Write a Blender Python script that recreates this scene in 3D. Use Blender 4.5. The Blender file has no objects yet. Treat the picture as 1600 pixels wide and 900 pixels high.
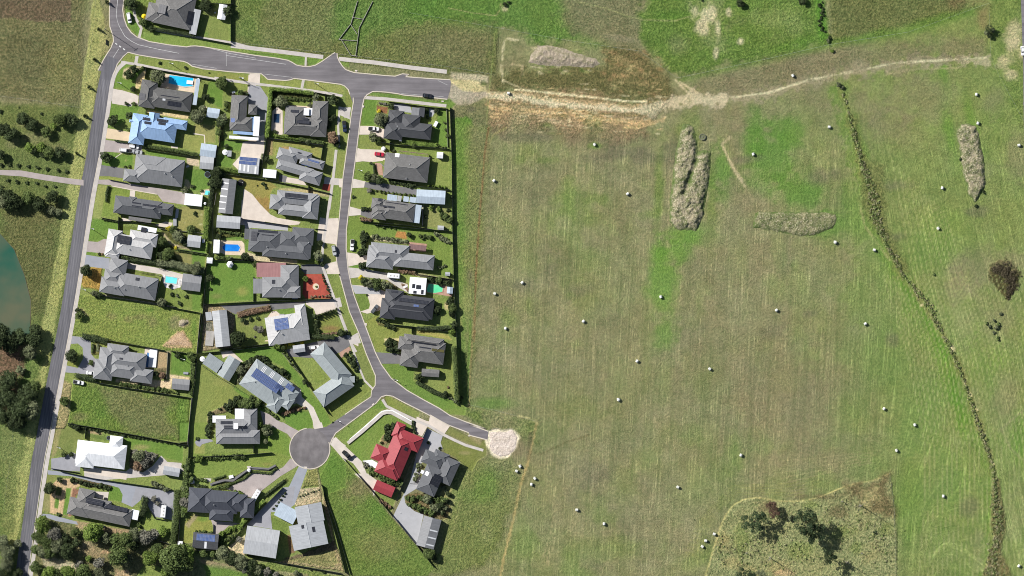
import bpy, math, random
import numpy as np
from mathutils import Vector, Matrix
random.seed(7); rng = np.random.default_rng(7)
SC = bpy.context.scene; COLN = SC.collection
# ---------------------------------------------------------------- camera, sky, sun, exposure
MPP = 0.3                                            # metres of ground per unit of the survey plan (plan is 1600 x 900)
CAMH = 2500.0
cam = bpy.data.cameras.new('camera'); co = bpy.data.objects.new('camera', cam); COLN.objects.link(co)
co.location = (0, 0, CAMH); cam.sensor_width = 36; cam.lens = 36*CAMH/(1600*MPP)
cam.clip_start = 10; cam.clip_end = 20000
SC.camera = co
SUN_AZ = math.atan2(-1.0, 0.66)                      # light comes from the upper left of the plan
SUN_EL = math.radians(35)
w = bpy.data.worlds.new('World'); SC.world = w; w.use_nodes = True
nt = w.node_tree; sky = nt.nodes.new('ShaderNodeTexSky'); sky.sky_type = 'NISHITA'; sky.sun_disc = False
sky.sun_elevation = SUN_EL; sky.sun_rotation = SUN_AZ % (2*math.pi)
bg = nt.nodes['Background']; nt.links.new(sky.outputs[0], bg.inputs[0]); bg.inputs[1].default_value = 0.05
sl = bpy.data.lights.new('sun', 'SUN'); sl.energy = 5.0; sl.angle = math.radians(0.5); sl.color = (1, .975, .94)
so = bpy.data.objects.new('sun', sl); COLN.objects.link(so)
sd = Vector((math.sin(SUN_AZ)*math.cos(SUN_EL), math.cos(SUN_AZ)*math.cos(SUN_EL), math.sin(SUN_EL)))
so.rotation_euler = sd.to_track_quat('Z', 'Y').to_euler(); so.location = sd*300
SC.view_settings.view_transform = 'Standard'; SC.view_settings.look = 'None'
SC.view_settings.exposure = 0.42; SC.view_settings.gamma = 1; SC.view_settings.use_curve_mapping = False
SC.cycles.filter_width = 1.0

# ---------------------------------------------------------------- plan frames
FR = dict(Z=(0,0,1), A=(150,0,6), B=(150,140,7.5), C=(150,240,7.5), D=(120,340,6.427), E=(100,460,6), F=(80,590,6),
 G=(50,730,5.2923), H=(340,80,6), I=(330,210,7.5), J=(320,310,7.619), K=(300,390,5.623), L=(300,530,6),
 M=(280,660,6.1538), N=(260,760,5.7143), O=(500,620,6.1538), P=(500,740,5.623), Q=(540,120,6.9227),
 R=(530,220,6.427), S=(530,350,6.427), T=(530,470,5.2957), U=(340,0,5.3333), V=(0,0,3.6), W=(0,240,3.6),
 X=(0,480,2.143), ra=(700,0,4), rb=(1000,0,4), rc=(1250,0,4), rd=(980,170,3.914), re=(1280,180,3), rf=(1340,440,3),
 rg=(1080,700,4.5), rh=(1380,640,3.4636), ri=(700,600,3), rj=(700,200,3), rk=(880,420,3.75), rl=(690,100,9),
 rm=(0,780,6.4), rn=(200,800,4.4444))
CUR = [FR['Z']]
def fr(k): CUR[0] = FR[k]
def pp(x, y):
    f = CUR[0]; return (f[0]+x/f[2], f[1]+y/f[2])
def pts(L): return [pp(*p) for p in L]
def ww(p, z=0.0): return Vector(((p[0]-800)*MPP, (450-p[1])*MPP, z))
def um(v): return v/CUR[0][2]*MPP                    # a length in the frame, in metres
def srgb(r, g, b):
    f = lambda c: c/12.92 if c <= .04045 else ((c+.055)/1.055)**2.4
    return (f(r/255), f(g/255), f(b/255))

# ---------------------------------------------------------------- materials
def newmat(name):
    m = bpy.data.materials.new(name); m.use_nodes = True
    n = m.node_tree.nodes; return m, n, m.node_tree.links, n['Principled BSDF']
def mixrgb(n, l, fac, a, b, mode='MIX'):
    x = n.new('ShaderNodeMix'); x.data_type = 'RGBA'; x.blend_type = mode
    for s, v in ((x.inputs[0], fac), (x.inputs[6], a), (x.inputs[7], b)):
        if hasattr(v, 'links') : l.new(v, s)
        elif isinstance(v, (int, float)): s.default_value = v
        else: s.default_value = (*v, 1)
    return x.outputs[2]
def noise(n, l, vec, scale, detail=3, rough=.55):
    t = n.new('ShaderNodeTexNoise'); t.inputs['Scale'].default_value = scale
    t.inputs['Detail'].default_value = detail; t.inputs['Roughness'].default_value = rough
    if vec is not None: l.new(vec, t.inputs['Vector'])
    return t.outputs['Fac']
def mr(n, l, v, a, b, c, d):
    t = n.new('ShaderNodeMapRange'); l.new(v, t.inputs[0])
    for i, q in enumerate((a, b, c, d)): t.inputs[i+1].default_value = q
    return t.outputs[0]
def mth(n, l, op, a, b):
    t = n.new('ShaderNodeMath'); t.operation = op
    for s, v in ((t.inputs[0], a), (t.inputs[1], b)):
        if hasattr(v, 'links'): l.new(v, s)
        else: s.default_value = v
    return t.outputs[0]
def bump(n, l, bs, h, strength, dist):
    b = n.new('ShaderNodeBump'); b.inputs['Strength'].default_value = strength; b.inputs['Distance'].default_value = dist
    l.new(h, b.inputs['Height']); l.new(b.outputs[0], bs.inputs['Normal'])
def geo(n): return n.new('ShaderNodeNewGeometry').outputs['Position']
def vsc(n, l, col, f):
    v = n.new('ShaderNodeVectorMath'); v.operation = 'SCALE'
    if hasattr(col, 'links'): l.new(col, v.inputs[0])
    else: v.inputs[0].default_value = col
    l.new(f, v.inputs['Scale']); return v.outputs[0]
MATS = {}
def mat(key, col, rough=.85, var=.12, scales=(.35, 2.5), bumps=0.0, spec=.3, kind=None, metallic=0.0):
    """general worn surface: large soft blotches + finer mottling of its own colour"""
    if key in MATS: return MATS[key]
    m, n, l, b = newmat(key); P = geo(n)
    a = noise(n, l, P, scales[0], 4); c = noise(n, l, P, scales[1], 3)
    f = mth(n, l, 'MULTIPLY', mr(n, l, a, .3, .7, 1-var, 1+var), mr(n, l, c, .25, .75, 1-var*.7, 1+var*.7))
    if kind == 'roof':                                # ribs or tile courses following the slope, from the UVs
        uv = n.new('ShaderNodeUVMap').outputs[0]
        sp = n.new('ShaderNodeSeparateXYZ'); l.new(uv, sp.inputs[0])
        cx = n.new('ShaderNodeCombineXYZ'); l.new(mth(n, l, 'MULTIPLY', sp.outputs[0], 1.3), cx.inputs[0]); l.new(mth(n, l, 'MULTIPLY', sp.outputs[1], .12), cx.inputs[1])
        st = noise(n, l, cx.outputs[0], 1.0, 2)
        f = mth(n, l, 'MULTIPLY', f, mr(n, l, st, .25, .75, .88, 1.12))
        wv = mth(n, l, 'SINE', mth(n, l, 'MULTIPLY', sp.outputs[0], 9.0), 0)
        f = mth(n, l, 'MULTIPLY', f, mr(n, l, wv, -1, 1, .96, 1.04))
    if kind == 'tile':
        uv = n.new('ShaderNodeUVMap').outputs[0]
        br = n.new('ShaderNodeTexBrick'); l.new(uv, br.inputs['Vector']); br.inputs['Scale'].default_value = 1.0
        br.inputs['Brick Width'].default_value = .55; br.inputs['Row Height'].default_value = .5; br.inputs['Mortar Size'].default_value = .05
        br.inputs['Color1'].default_value = (1.12,)*3+(1,); br.inputs['Color2'].default_value = (.86,)*3+(1,); br.inputs['Mortar'].default_value = (.62,)*3+(1,)
        f = mth(n, l, 'MULTIPLY', f, mth(n, l, 'MULTIPLY', br.outputs['Color'], 1.03))
    l.new(vsc(n, l, col, f), b.inputs['Base Color'])
    b.inputs['Roughness'].default_value = rough; b.inputs['Specular IOR Level'].default_value = spec; b.inputs['Metallic'].default_value = metallic
    if bumps: bump(n, l, b, c, bumps, .05)
    MATS[key] = m; return m
def foliage(key, c1, c2, c3=None):
    if key in MATS: return MATS[key]
    m, n, l, b = newmat(key)
    at = n.new('ShaderNodeAttribute'); at.attribute_name = 'leaf'
    oi = n.new('ShaderNodeObjectInfo')
    col = mixrgb(n, l, at.outputs['Fac'], c1, c2)
    nz = noise(n, l, geo(n), .9, 2)
    col = mixrgb(n, l, mr(n, l, nz, .45, .75, 0, .6), col, c3 or tuple(x*1.5 for x in c2))
    f = mr(n, l, oi.outputs['Random'], 0, 1, .8, 1.25)
    l.new(vsc(n, l, col, f), b.inputs['Base Color'])
    b.inputs['Roughness'].default_value = .65; b.inputs['Specular IOR Level'].default_value = .15
    MATS[key] = m; return m
M_concrete = mat('concrete', (.58,.52,.455), .9, .10, (.3, 3))
M_kerb = mat('kerb_concrete', (.56,.50,.41), .9, .12)
M_path = mat('path_concrete', (.50,.46,.42), .9, .12)
M_plain = mat('pale_concrete', (.62,.54,.46), .9, .09)
M_grey = mat('grey_paving', (.30,.30,.32), .9, .09)
M_blue = mat('blue_grey_paving', (.30,.315,.35), .9, .06)
M_cool = mat('smooth_grey_concrete', (.40,.40,.41), .9, .06)
M_dark = mat('dark_asphalt', (.17,.165,.165), .95, .12)
M_pink = mat('pinkish_paving', (.38,.33,.31), .9, .10)
M_tan = mat('tan_paving', (.64,.51,.34), .9, .09)
M_cream = mat('cream_stone', (.66,.54,.40), .9, .10, (.6, 4))
M_brick = mat('brick_paving', (.42,.26,.19), .9, .15, (.8, 5))
M_red = mat('red_mulch', (.36,.075,.05), .95, .2, (.5, 6))
M_chips = mat('woodchip', (.42,.25,.11), .95, .2, (.5, 6))
M_gravel = mat('white_gravel', (.68,.65,.63), .95, .25, (1.2, 6))
M_dirt = mat('bare_soil', (.40,.30,.22), .95, .22, (.5, 4))
M_bed = mat('garden_soil', (.16,.12,.085), .95, .3, (.8, 5))
M_white = mat('white_paint', (.80,.80,.80), .6, .04)
M_line = mat('road_paint', (.60,.60,.58), .7, .25, (.5, 2))
M_wall = mat('brick_wall', (.33,.25,.20), .9, .12)
M_render = mat('rendered_wall', (.5,.47,.42), .9, .08)
M_fence = mat('dark_metal_fence', (.035,.04,.045), .6, .1)
M_palef = mat('pale_fence', (.36,.34,.31), .8, .15)
M_wood = mat('weathered_wood', (.22,.19,.16), .9, .2)
M_timber = mat('bark', (.12,.09,.07), .95, .25)
M_paleb = mat('pale_bark', (.32,.29,.25), .95, .25)
M_metal = mat('galvanised_steel', (.45,.46,.47), .45, .1, metallic=.4)
M_rail = mat('array_rail', (.16,.16,.17), .5, .05)
M_black = mat('black_rubber', (.02,.02,.02), .8, .1)
M_garage = mat('garage_door_steel', (.42,.40,.36), .6, .05)
def glassmat():
    m, n, l, b = newmat('window_glass'); b.inputs['Base Color'].default_value = (.03,.04,.05,1); b.inputs['Roughness'].default_value = .12
    return m
M_glass = glassmat()
def panelmat(key, c, line):
    m, n, l, b = newmat(key); uv = n.new('ShaderNodeUVMap').outputs[0]
    br = n.new('ShaderNodeTexBrick'); l.new(uv, br.inputs['Vector']); br.offset = 0; br.inputs['Scale'].default_value = 1
    br.inputs['Brick Width'].default_value = .5; br.inputs['Row Height'].default_value = .5; br.inputs['Mortar Size'].default_value = .03
    br.inputs['Color1'].default_value = (*c,1); br.inputs['Color2'].default_value = (*[x*.85 for x in c],1); br.inputs['Mortar'].default_value = (*line,1)
    l.new(br.outputs['Color'], b.inputs['Base Color']); b.inputs['Roughness'].default_value = .3
    return m
M_pan = panelmat('solar_cell_dark', (.025,.027,.035), (.09,.09,.10))
M_panb = panelmat('solar_cell_blue', (.05,.09,.24), (.3,.33,.42))
def water(key, c1, c2, scale=.4, rough=.08):
    m, n, l, b = newmat(key); P = geo(n)
    col = mixrgb(n, l, mr(n, l, noise(n, l, P, scale, 3), .3, .7, 0, 1), c1, c2)
    l.new(col, b.inputs['Base Color']); b.inputs['Roughness'].default_value = rough; b.inputs['Specular IOR Level'].default_value = .4
    bump(n, l, b, noise(n, l, P, 2.5, 3), .25, .05)
    return m
def asphalt(key, c, tone=.12):
    m, n, l, b = newmat(key); P = geo(n)
    f = mth(n, l, 'MULTIPLY', mr(n, l, noise(n, l, P, .07, 4), .3, .7, 1-tone*1.5, 1+tone*1.3), mr(n, l, noise(n, l, P, 3.0, 4), .3, .7, .93, 1.07))
    mp = n.new('ShaderNodeMapping'); l.new(P, mp.inputs[0]); mp.inputs['Scale'].default_value = (.9,.03,.1); mp.inputs['Rotation'].default_value = (0,0,.16 if key.startswith('rural') else .0)
    if key.startswith('suburban'): mp.inputs['Scale'].default_value = (.05,.6,.1); mp.inputs['Rotation'].default_value = (0,0,.14)
    if key.startswith('turning'): mp.inputs['Scale'].default_value = (.3,.22,.1)
    f = mth(n, l, 'MULTIPLY', f, mr(n, l, noise(n, l, mp.outputs[0], 1.0, 3), .35, .65, .82, 1.13))
    l.new(vsc(n, l, c, f), b.inputs['Base Color']); b.inputs['Roughness'].default_value = .95; b.inputs['Specular IOR Level'].default_value = .2
    return m
M_road = asphalt('suburban_asphalt', (.178,.165,.172)); M_watson = asphalt('rural_asphalt', (.138,.135,.148), .1)
FOL = dict(dark=foliage('foliage_dark', (.018,.028,.012), (.065,.088,.034)), mid=foliage('foliage_mid', (.035,.056,.018), (.125,.165,.05)),
 bright=foliage('foliage_bright', (.055,.095,.018), (.19,.26,.055)), olive=foliage('foliage_olive', (.055,.068,.034), (.20,.22,.115)),
 gum=foliage('foliage_gum', (.016,.028,.012), (.045,.07,.028), (.06,.085,.04)), reed=foliage('foliage_reed', (.03,.026,.014), (.12,.10,.06)), grey=foliage('foliage_grey', (.09,.09,.07), (.24,.23,.18)), yellow=foliage('foliage_yellow', (.35,.30,.02), (.62,.55,.05)),
 brown=foliage('foliage_brown', (.12,.075,.045), (.28,.19,.12)), red=foliage('foliage_reddish', (.07,.045,.028), (.16,.10,.065)),
 straw=foliage('foliage_straw', (.16,.15,.07), (.38,.36,.2)), marsh=foliage('foliage_marsh', (.085,.12,.035), (.22,.28,.095)))
LOOK = dict(gum='dark', reed='dark brown', dark='dark green', mid='mid green', bright='bright green', olive='olive green', grey='grey green', yellow='yellow',
 brown='brown', red='reddish', straw='straw coloured', marsh='marsh green')

# ---------------------------------------------------------------- object helpers
def mesh_obj(name, V, F, m=None, parent=None, uvs=None, smooth=False, mats=None, mi=None):
    me = bpy.data.meshes.new(name); me.from_pydata([tuple(v) for v in V], [], F)
    for q in (mats or ([m] if m else [])): me.materials.append(q)
    if uvs is not None:
        ul = me.uv_layers.new(name='UVMap'); ul.data.foreach_set('uv', np.array(uvs, dtype=np.float32).ravel())
    if mi is not None: me.polygons.foreach_set('material_index', mi)
    if smooth: me.polygons.foreach_set('use_smooth', [True]*len(F))
    o = bpy.data.objects.new(name, me); COLN.objects.link(o)
    if parent: o.parent = parent
    return o
ALL = []          # (object, base label, position, auto?)
LM = []           # landmarks (x, y, phrase)
def tag(o, label, cat, group=None, at=None):
    o['label'] = label; o['category'] = cat
    if group: o['group'] = group
    if at: ALL.append((o, label, at))
    return o
def empty(name, loc, rz=0.0):
    o = bpy.data.objects.new(name, None); COLN.objects.link(o); o.location = loc; o.rotation_euler = (0,0,rz); o.empty_display_size = .5; return o
class MB:
    def __init__(s): s.V = []; s.F = []; s.U = []
    def quad(s, a, b, c, d, uv=None):
        i = len(s.V); s.V += [a, b, c, d]; s.F.append((i, i+1, i+2, i+3)); s.U += uv or [(0,0),(1,0),(1,1),(0,1)]
    def poly(s, P, uv=None):
        i = len(s.V); s.V += P; s.F.append(tuple(range(i, i+len(P)))); s.U += uv or [(0,0)]*len(P)
    def prism(s, P, z0, z1, bottom=False):
        """P: list of (x,y) counter-clockwise"""
        A = sum(P[i][0]*P[(i+1)%len(P)][1]-P[(i+1)%len(P)][0]*P[i][1] for i in range(len(P)))
        if A < 0: P = P[::-1]
        s.poly([(x, y, z1) for x, y in P], [(x, y) for x, y in P])
        for i in range(len(P)):
            a = P[i]; b = P[(i+1)%len(P)]
            s.quad((a[0],a[1],z0),(b[0],b[1],z0),(b[0],b[1],z1),(a[0],a[1],z1))
        if bottom: s.poly([(x, y, z0) for x, y in P[::-1]])
    def box(s, cx, cy, cz, sx, sy, sz, ang=0.0):
        c, q = math.cos(ang), math.sin(ang)
        P = [(cx+u*c-v*q, cy+u*q+v*c) for u, v in ((-sx/2,-sy/2),(sx/2,-sy/2),(sx/2,sy/2),(-sx/2,sy/2))]
        s.prism(P, cz-sz/2, cz+sz/2, True)
    def bar(s, a, b, r, n=6, r2=None):
        a = Vector(a); b = Vector(b); d = (b-a)
        if d.length < 1e-6: return
        q = d.to_track_quat('Z', 'Y'); r2 = r if r2 is None else r2
        A = [a+q@Vector((r*math.cos(t), r*math.sin(t), 0)) for t in [2*math.pi*i/n for i in range(n)]]
        B = [b+q@Vector((r2*math.cos(t), r2*math.sin(t), 0)) for t in [2*math.pi*i/n for i in range(n)]]
        for i in range(n): s.quad(tuple(A[i]), tuple(A[(i+1)%n]), tuple(B[(i+1)%n]), tuple(B[i]))
        s.poly([tuple(v) for v in B]); s.poly([tuple(v) for v in A[::-1]])
    def build(s, name, m, parent=None, smooth=False): return mesh_obj(name, s.V, s.F, m, parent, s.U, smooth)
def rect(ax, ay, bx, by, ang):
    """rotated rectangle from two diagonal corners (frame) and its clockwise angle on the plan -> centre, half sizes (m), world angle"""
    p = ww(pp(ax, ay)); q = ww(pp(bx, by)); t = -math.radians(ang); d = q-p
    c, s = math.cos(t), math.sin(t); w_ = abs(d.x*c+d.y*s); h_ = abs(-d.x*s+d.y*c)
    m_ = (p+q)/2; return m_.x, m_.y, w_/2, h_/2, t
def loc2w(R, u, v): c, s = math.cos(R[4]), math.sin(R[4]); return (R[0]+u*c-v*s, R[1]+u*s+v*c)

SHEETZ = [0.010]
def sheet(name, P, m, z=None, kerb=0.0):
    """flat sheet of paving on the ground (frame points)"""
    W = [ww(pp(*p)) for p in P]
    if z is None: z = SHEETZ[0]; SHEETZ[0] += .0004
    b = MB(); b.prism([(p.x, p.y) for p in W], -.02, z)
    o = b.build(name, m); o['kind'] = 'structure'; return o
def pathstrip(name, P, wid, m, z=None):
    W = [ww(pp(*p)) for p in P]; r = wid/CUR[0][2]*MPP/2
    L, Rr = [], []
    for i, p in enumerate(W):
        t = (W[min(i+1, len(W)-1)]-W[max(i-1, 0)]).normalized(); nn = Vector((-t.y, t.x, 0))
        L.append((p.x+nn.x*r, p.y+nn.y*r)); Rr.append((p.x-nn.x*r, p.y-nn.y*r))
    if z is None: z = SHEETZ[0]; SHEETZ[0] += .0004
    b = MB()
    for i in range(len(W)-1): b.prism([L[i], Rr[i], Rr[i+1], L[i+1]], -.02, z)
    o = b.build(name, m); o['kind'] = 'structure'; return o
def smooth_path(P, n=4):
    out = []
    for i in range(len(P)-1):
        p0 = P[max(i-1,0)]; p1 = P[i]; p2 = P[i+1]; p3 = P[min(i+2, len(P)-1)]
        for k in range(n):
            t = k/n
            out.append(tuple(.5*((2*p1[j])+(-p0[j]+p2[j])*t+(2*p0[j]-5*p1[j]+4*p2[j]-p3[j])*t*t+(-p0[j]+3*p1[j]-3*p2[j]+p3[j])*t**3) for j in (0,1)))
    out.append(P[-1]); return out
# ---------------------------------------------------------------- the ground: one sheet, its own soil and grass colours per area
gx = np.concatenate([[-60000,-8000,-1500,-300,-90], np.arange(-30, 770, 1.5), np.arange(770, 1640, 2.5), [1700,1900,3000,9000,60000]])
gy = np.concatenate([[-60000,-8000,-1500,-300,-90], np.arange(-30, 931, 1.5), [990,1200,2500,9000,60000]])
GX, GY = np.meshgrid(gx, gy); NX, NY = len(gx), len(gy)
def vn(x, y, s, seed, oct=3):
    """layered value noise, 0..1"""
    r = np.random.default_rng(seed); T = r.random((256, 256)); out = 0; a = 1; tot = 0
    for k in range(oct):
        u = x/s*(2**k)+k*17.3; v = y/s*(2**k)+k*9.1
        iu = np.floor(u).astype(int); iv = np.floor(v).astype(int); fu = u-iu; fv = v-iv
        fu = fu*fu*(3-2*fu); fv = fv*fv*(3-2*fv)
        g = lambda i, j: T[(iu+i) % 256, (iv+j) % 256]
        out = out+a*((g(0,0)*(1-fu)+g(1,0)*fu)*(1-fv)+(g(0,1)*(1-fu)+g(1,1)*fu)*fv); tot += a; a *= .55
    return out/tot
N_A = vn(GX, GY, 70, 1, 4); N_B = vn(GX, GY, 24, 2, 4); N_C = vn(GX, GY, 7, 3, 3); N_D = vn(GX, GY, 3.2, 4, 2); N_E = vn(GX, GY, 150, 5, 3)
GC = np.zeros((NY, NX, 3)); STR = np.zeros((NY, NX)); TUF = np.full((NY, NX), .5)
def sm(a, b, x): t = np.clip((x-a)/(b-a), 0, 1); return t*t*(3-2*t)
def boxsel(x0, y0, x1, y1):
    i0, i1 = np.searchsorted(gx, [x0, x1]); j0, j1 = np.searchsorted(gy, [y0, y1]); return slice(j0, j1), slice(i0, i1)
def sdist(P, sel):
    X = GX[sel]; Y = GY[sel]; D = np.full(X.shape, 1e9); ins = np.zeros(X.shape, bool); n = len(P)
    for i in range(n):
        ax, ay = P[i]; bx, by = P[(i+1) % n]; dx, dy = bx-ax, by-ay
        t = np.clip(((X-ax)*dx+(Y-ay)*dy)/(dx*dx+dy*dy+1e-9), 0, 1)
        D = np.minimum(D, np.hypot(X-ax-t*dx, Y-ay-t*dy))
        c = ((ay > Y) != (by > Y)) & (X < (bx-ax)*(Y-ay)/(by-ay+1e-12)+ax); ins ^= c
    return np.where(ins, -D, D)
def apply(sel, A, c, stripe=None, tuft=None):
    c = np.array(c); GC[sel] = GC[sel]*(1-A[..., None])+c*A[..., None]
    if stripe is not None: STR[sel] = STR[sel]*(1-A)+stripe*A
    if tuft is not None: TUF[sel] = TUF[sel]*(1-A)+tuft*A
def area(P, c, a=1.0, soft=1.0, rag=0.0, stripe=None, tuft=None):
    if soft >= 2.5: soft *= 2.2; rag *= 1.5
    P = pts(P); m = soft+rag+4; xs = [p[0] for p in P]; ys = [p[1] for p in P]
    s = boxsel(min(xs)-m, min(ys)-m, max(xs)+m, max(ys)+m); d = sdist(P, s)
    if rag: d = d+(N_B[s]-.5)*2*rag+(N_C[s]-.5)*rag
    apply(s, a*sm(soft, -soft, d), c, stripe, tuft)
def blob(x, y, rx, ry, c, a=.8, ang=0, ragged=.5, stripe=None, tuft=None):
    x, y = pp(x, y); k = CUR[0][2]; rx /= k; ry /= k; R = max(rx, ry)*1.6
    s = boxsel(x-R, y-R, x+R, y+R); t = math.radians(ang); X = GX[s]-x; Y = GY[s]-y
    d = np.hypot((X*math.cos(t)+Y*math.sin(t))/rx, (-X*math.sin(t)+Y*math.cos(t))/ry)+(N_B[s]-.5)*ragged*1.4+(N_C[s]-.5)*ragged*.6
    apply(s, a*sm(1.25, .25, d), c, stripe, tuft)
def trail(P, wid, c, a=.8, rag=.5, gaps=0.0, soft=None, stripe=None, tuft=None):
    P = pts(P); k = CUR[0][2]; wid = wid/k; m = wid*2+6; xs = [p[0] for p in P]; ys = [p[1] for p in P]
    s = boxsel(min(xs)-m, min(ys)-m, max(xs)+m, max(ys)+m); X = GX[s]; Y = GY[s]; D = np.full(X.shape, 1e9)
    for i in range(len(P)-1):
        ax, ay = P[i]; bx, by = P[i+1]; dx, dy = bx-ax, by-ay
        t = np.clip(((X-ax)*dx+(Y-ay)*dy)/(dx*dx+dy*dy+1e-9), 0, 1); D = np.minimum(D, np.hypot(X-ax-t*dx, Y-ay-t*dy))
    D = D+(N_C[s]-.5)*wid*rag*2
    A = sm(wid/2+(soft or wid*.3), wid/2-(soft or wid*.3), D)
    if gaps: A = A*sm(gaps-.12, gaps+.12, N_B[s]*.5+N_C[s]*.5)
    apply(s, a*A, c, stripe, tuft)

c_pad = np.array(srgb(122,117,88)); c_pad2 = np.array(srgb(112,124,68)); c_green = np.array(srgb(92,113,52)); c_bright = np.array(srgb(92,132,36))
c_lawn = srgb(116,134,62); c_lawn2 = srgb(95,125,47); c_dry = srgb(142,138,86); c_straw = srgb(150,138,100); c_sand = srgb(196,164,122); c_pale = srgb(188,176,152)
c_brown = srgb(98,84,60); c_grey = srgb(112,106,94); c_dirt = srgb(172,146,118)
def mixc(a, b, t): return np.array(a)[None, None, :]*(1-t[..., None])+np.array(b)[None, None, :]*t[..., None]
# paddock: brown stubble in the west, greener to the east, mixed by the large noise
east = sm(1150, 1500, GX+90*(N_A-.5)); t = np.clip(.14+.9*east+(N_A-.5)*1.1+(N_B-.5)*.5, 0, 1)
GC[:] = mixc(c_pad, c_pad2, t); GC[:] = GC*(1-(sm(.55,.8,N_E)*.35*east)[..., None])+np.array(c_green)*(sm(.55,.8,N_E)*.35*east)[..., None]
GC *= (.80+.42*vn(GX, GY, 12, 9, 3))[..., None]
STR[:] = .9*sm(745, 770, GX)*sm(200, 230, GY)
fr('Z')
# west side of the rural road
area([(-400,-400),(150,-400),(124,160),(0,150),(-400,150)], srgb(110,106,74), 1, 3, 3, 0, 1)
area([(-400,-400),(113,-400),(112,36),(0,28),(-400,28)], srgb(104,86,74), .85, 2, 4, 0, 1)
area([(-400,150),(125,168),(118,520),(100,900),(-400,900)], srgb(98,108,60), 1, 4, 6, 0, .7)
area([(10,265),(0,330),(85,330),(88,400),(75,490),(30,500),(0,430)], srgb(98,96,62), .8, 8, 10, 0, 1)
for q in ((55,215,26,14),(90,235,20,12),(20,225,14,10),(48,195,22,7)): blob(*q, srgb(130,122,92), .5)
blob(60,330,40,22, srgb(104,102,68), .6, 0, .9); blob(95,110,30,60, srgb(128,122,72), .45, 10); blob(40,90,60,45, srgb(90,88,62), .5)
area([(150,-30),(168,60),(152,120),(133,250),(106,400),(78,560),(30,830),(-20,960),(-60,960),(-10,880),(15,700),(68,490),(92,380),(125,170),(133,100),(150,-30)], srgb(152,152,92), .85, 1.8, 4, 0, .7)
area([(-400,560),(68,560),(48,640),(20,800),(-10,960),(-400,960)], srgb(88,108,52), .85, 3, 8, 0, .9)
area([(0,650),(40,650),(30,760),(15,830),(0,830)], srgb(122,126,78), .6, 6, 8)
area([(-400,486),(40,480),(36,560),(30,655),(-400,660)], srgb(112,88,74), 1, 4, 9, 0, 1)
area([(152,30),(172,38),(174,80),(162,90),(150,100),(158,60)], c_straw, .4, 3, 4)
# town block base lawn
fr('Z')
area([(160,88),(175,78),(540,128),(560,150),(703,164),(712,470),(722,638),(596,612),(545,790),(545,895),(290,858),(60,840),(85,640),(130,330)], srgb(118,130,66), 1, 1.5, 0, 0, .35)
area([(190,-30),(362,-30),(365,66),(250,60),(205,50)], srgb(112,126,58), 1, 1.5, 0, 0, .6)
# verges
area([(206,50),(365,62),(500,82),(545,92),(546,105),(480,96),(400,84),(240,72)], c_lawn, 1, 1, 0, 0, .5)
area([(365,-30),(782,-30),(782,-30),(775,115),(700,116),(560,100),(365,68)], srgb(104,108,64), 1, 2, 0, 0, 1.0)
area([(365,-30),(530,-30),(522,75),(470,78),(368,58)], srgb(108,113,72), .7, 4, 9)
area([(365,-30),(420,-30),(400,72),(367,58)], srgb(92,116,50), .6, 6, 9)
area([(530,-30),(700,-30),(700,20),(570,60),(555,90),(522,60)], srgb(88,118,52), .8, 8, 16)
area([(645,-30),(870,-30),(900,45),(960,78),(880,62),(760,48),(690,36),(640,20)], srgb(84,118,46), .9, 6, 14, 0, .9)
area([(700,42),(772,44),(766,112),(700,104),(640,90),(650,60)], srgb(112,108,78), .7, 8, 12)
area([(865,-30),(1010,-30),(1012,40),(1000,78),(960,70),(900,45)], srgb(112,110,82), .9, 8, 14, 0, .9)
area([(1010,-30),(1280,-30),(1290,62),(1180,95),(1060,122),(1030,95),(1000,55)], srgb(90,116,46), .95, 4, 12, 0, 1)
area([(1290,-30),(1480,-30),(1530,10),(1400,48),(1300,66)], srgb(100,104,62), .95, 3, 6, 0, 1)
area([(1080,-30),(1130,-30),(1140,30),(1130,80),(1100,70),(1085,20)], srgb(136,142,96), .5, 8, 18)
for q in ((1112,18,9,22),(1100,22,8,10),(1122,45,6,18),(1138,18,5,9),(1157,65,6,6),(1085,22,10,16),(1118,85,5,10),(1095,40,12,16)): blob(*q, srgb(196,182,156), .75, 0, 1.1)
blob(1220,30,40,32, srgb(128,140,84), .55, 0, .9); blob(1060,70,22,18, srgb(118,122,84), .6); blob(1058,25,40,8, srgb(82,118,38), .6); blob(1250,70,50,12, srgb(86,124,40), .7, -15)
area([(1270,-30),(1284,-30),(1293,62),(1282,68)], srgb(80,124,34), .9, 3, 4)
area([(1300,62),(1400,42),(1530,8),(1532,22),(1420,56),(1300,76),(1180,104),(1060,130),(1058,122)], srgb(92,122,46), .8, 3, 4)
area([(1470,-30),(1545,-30),(1545,6),(1490,12)], srgb(118,96,70), .6, 5, 8); area([(1525,18),(1546,8),(1546,50),(1532,45)], srgb(124,106,74), .7, 4, 5)
area([(1548,-30),(1596,-30),(1598,220),(1560,118),(1548,90)], srgb(104,122,58), .8, 4, 8, 0, .8)
for q in ((1580,65,18,14),(1575,95,22,14),(1585,50,14,26),(1578,115,12,12),(1597,85,12,12)): blob(*q, srgb(186,168,138), .7, 0, 1)
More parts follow.
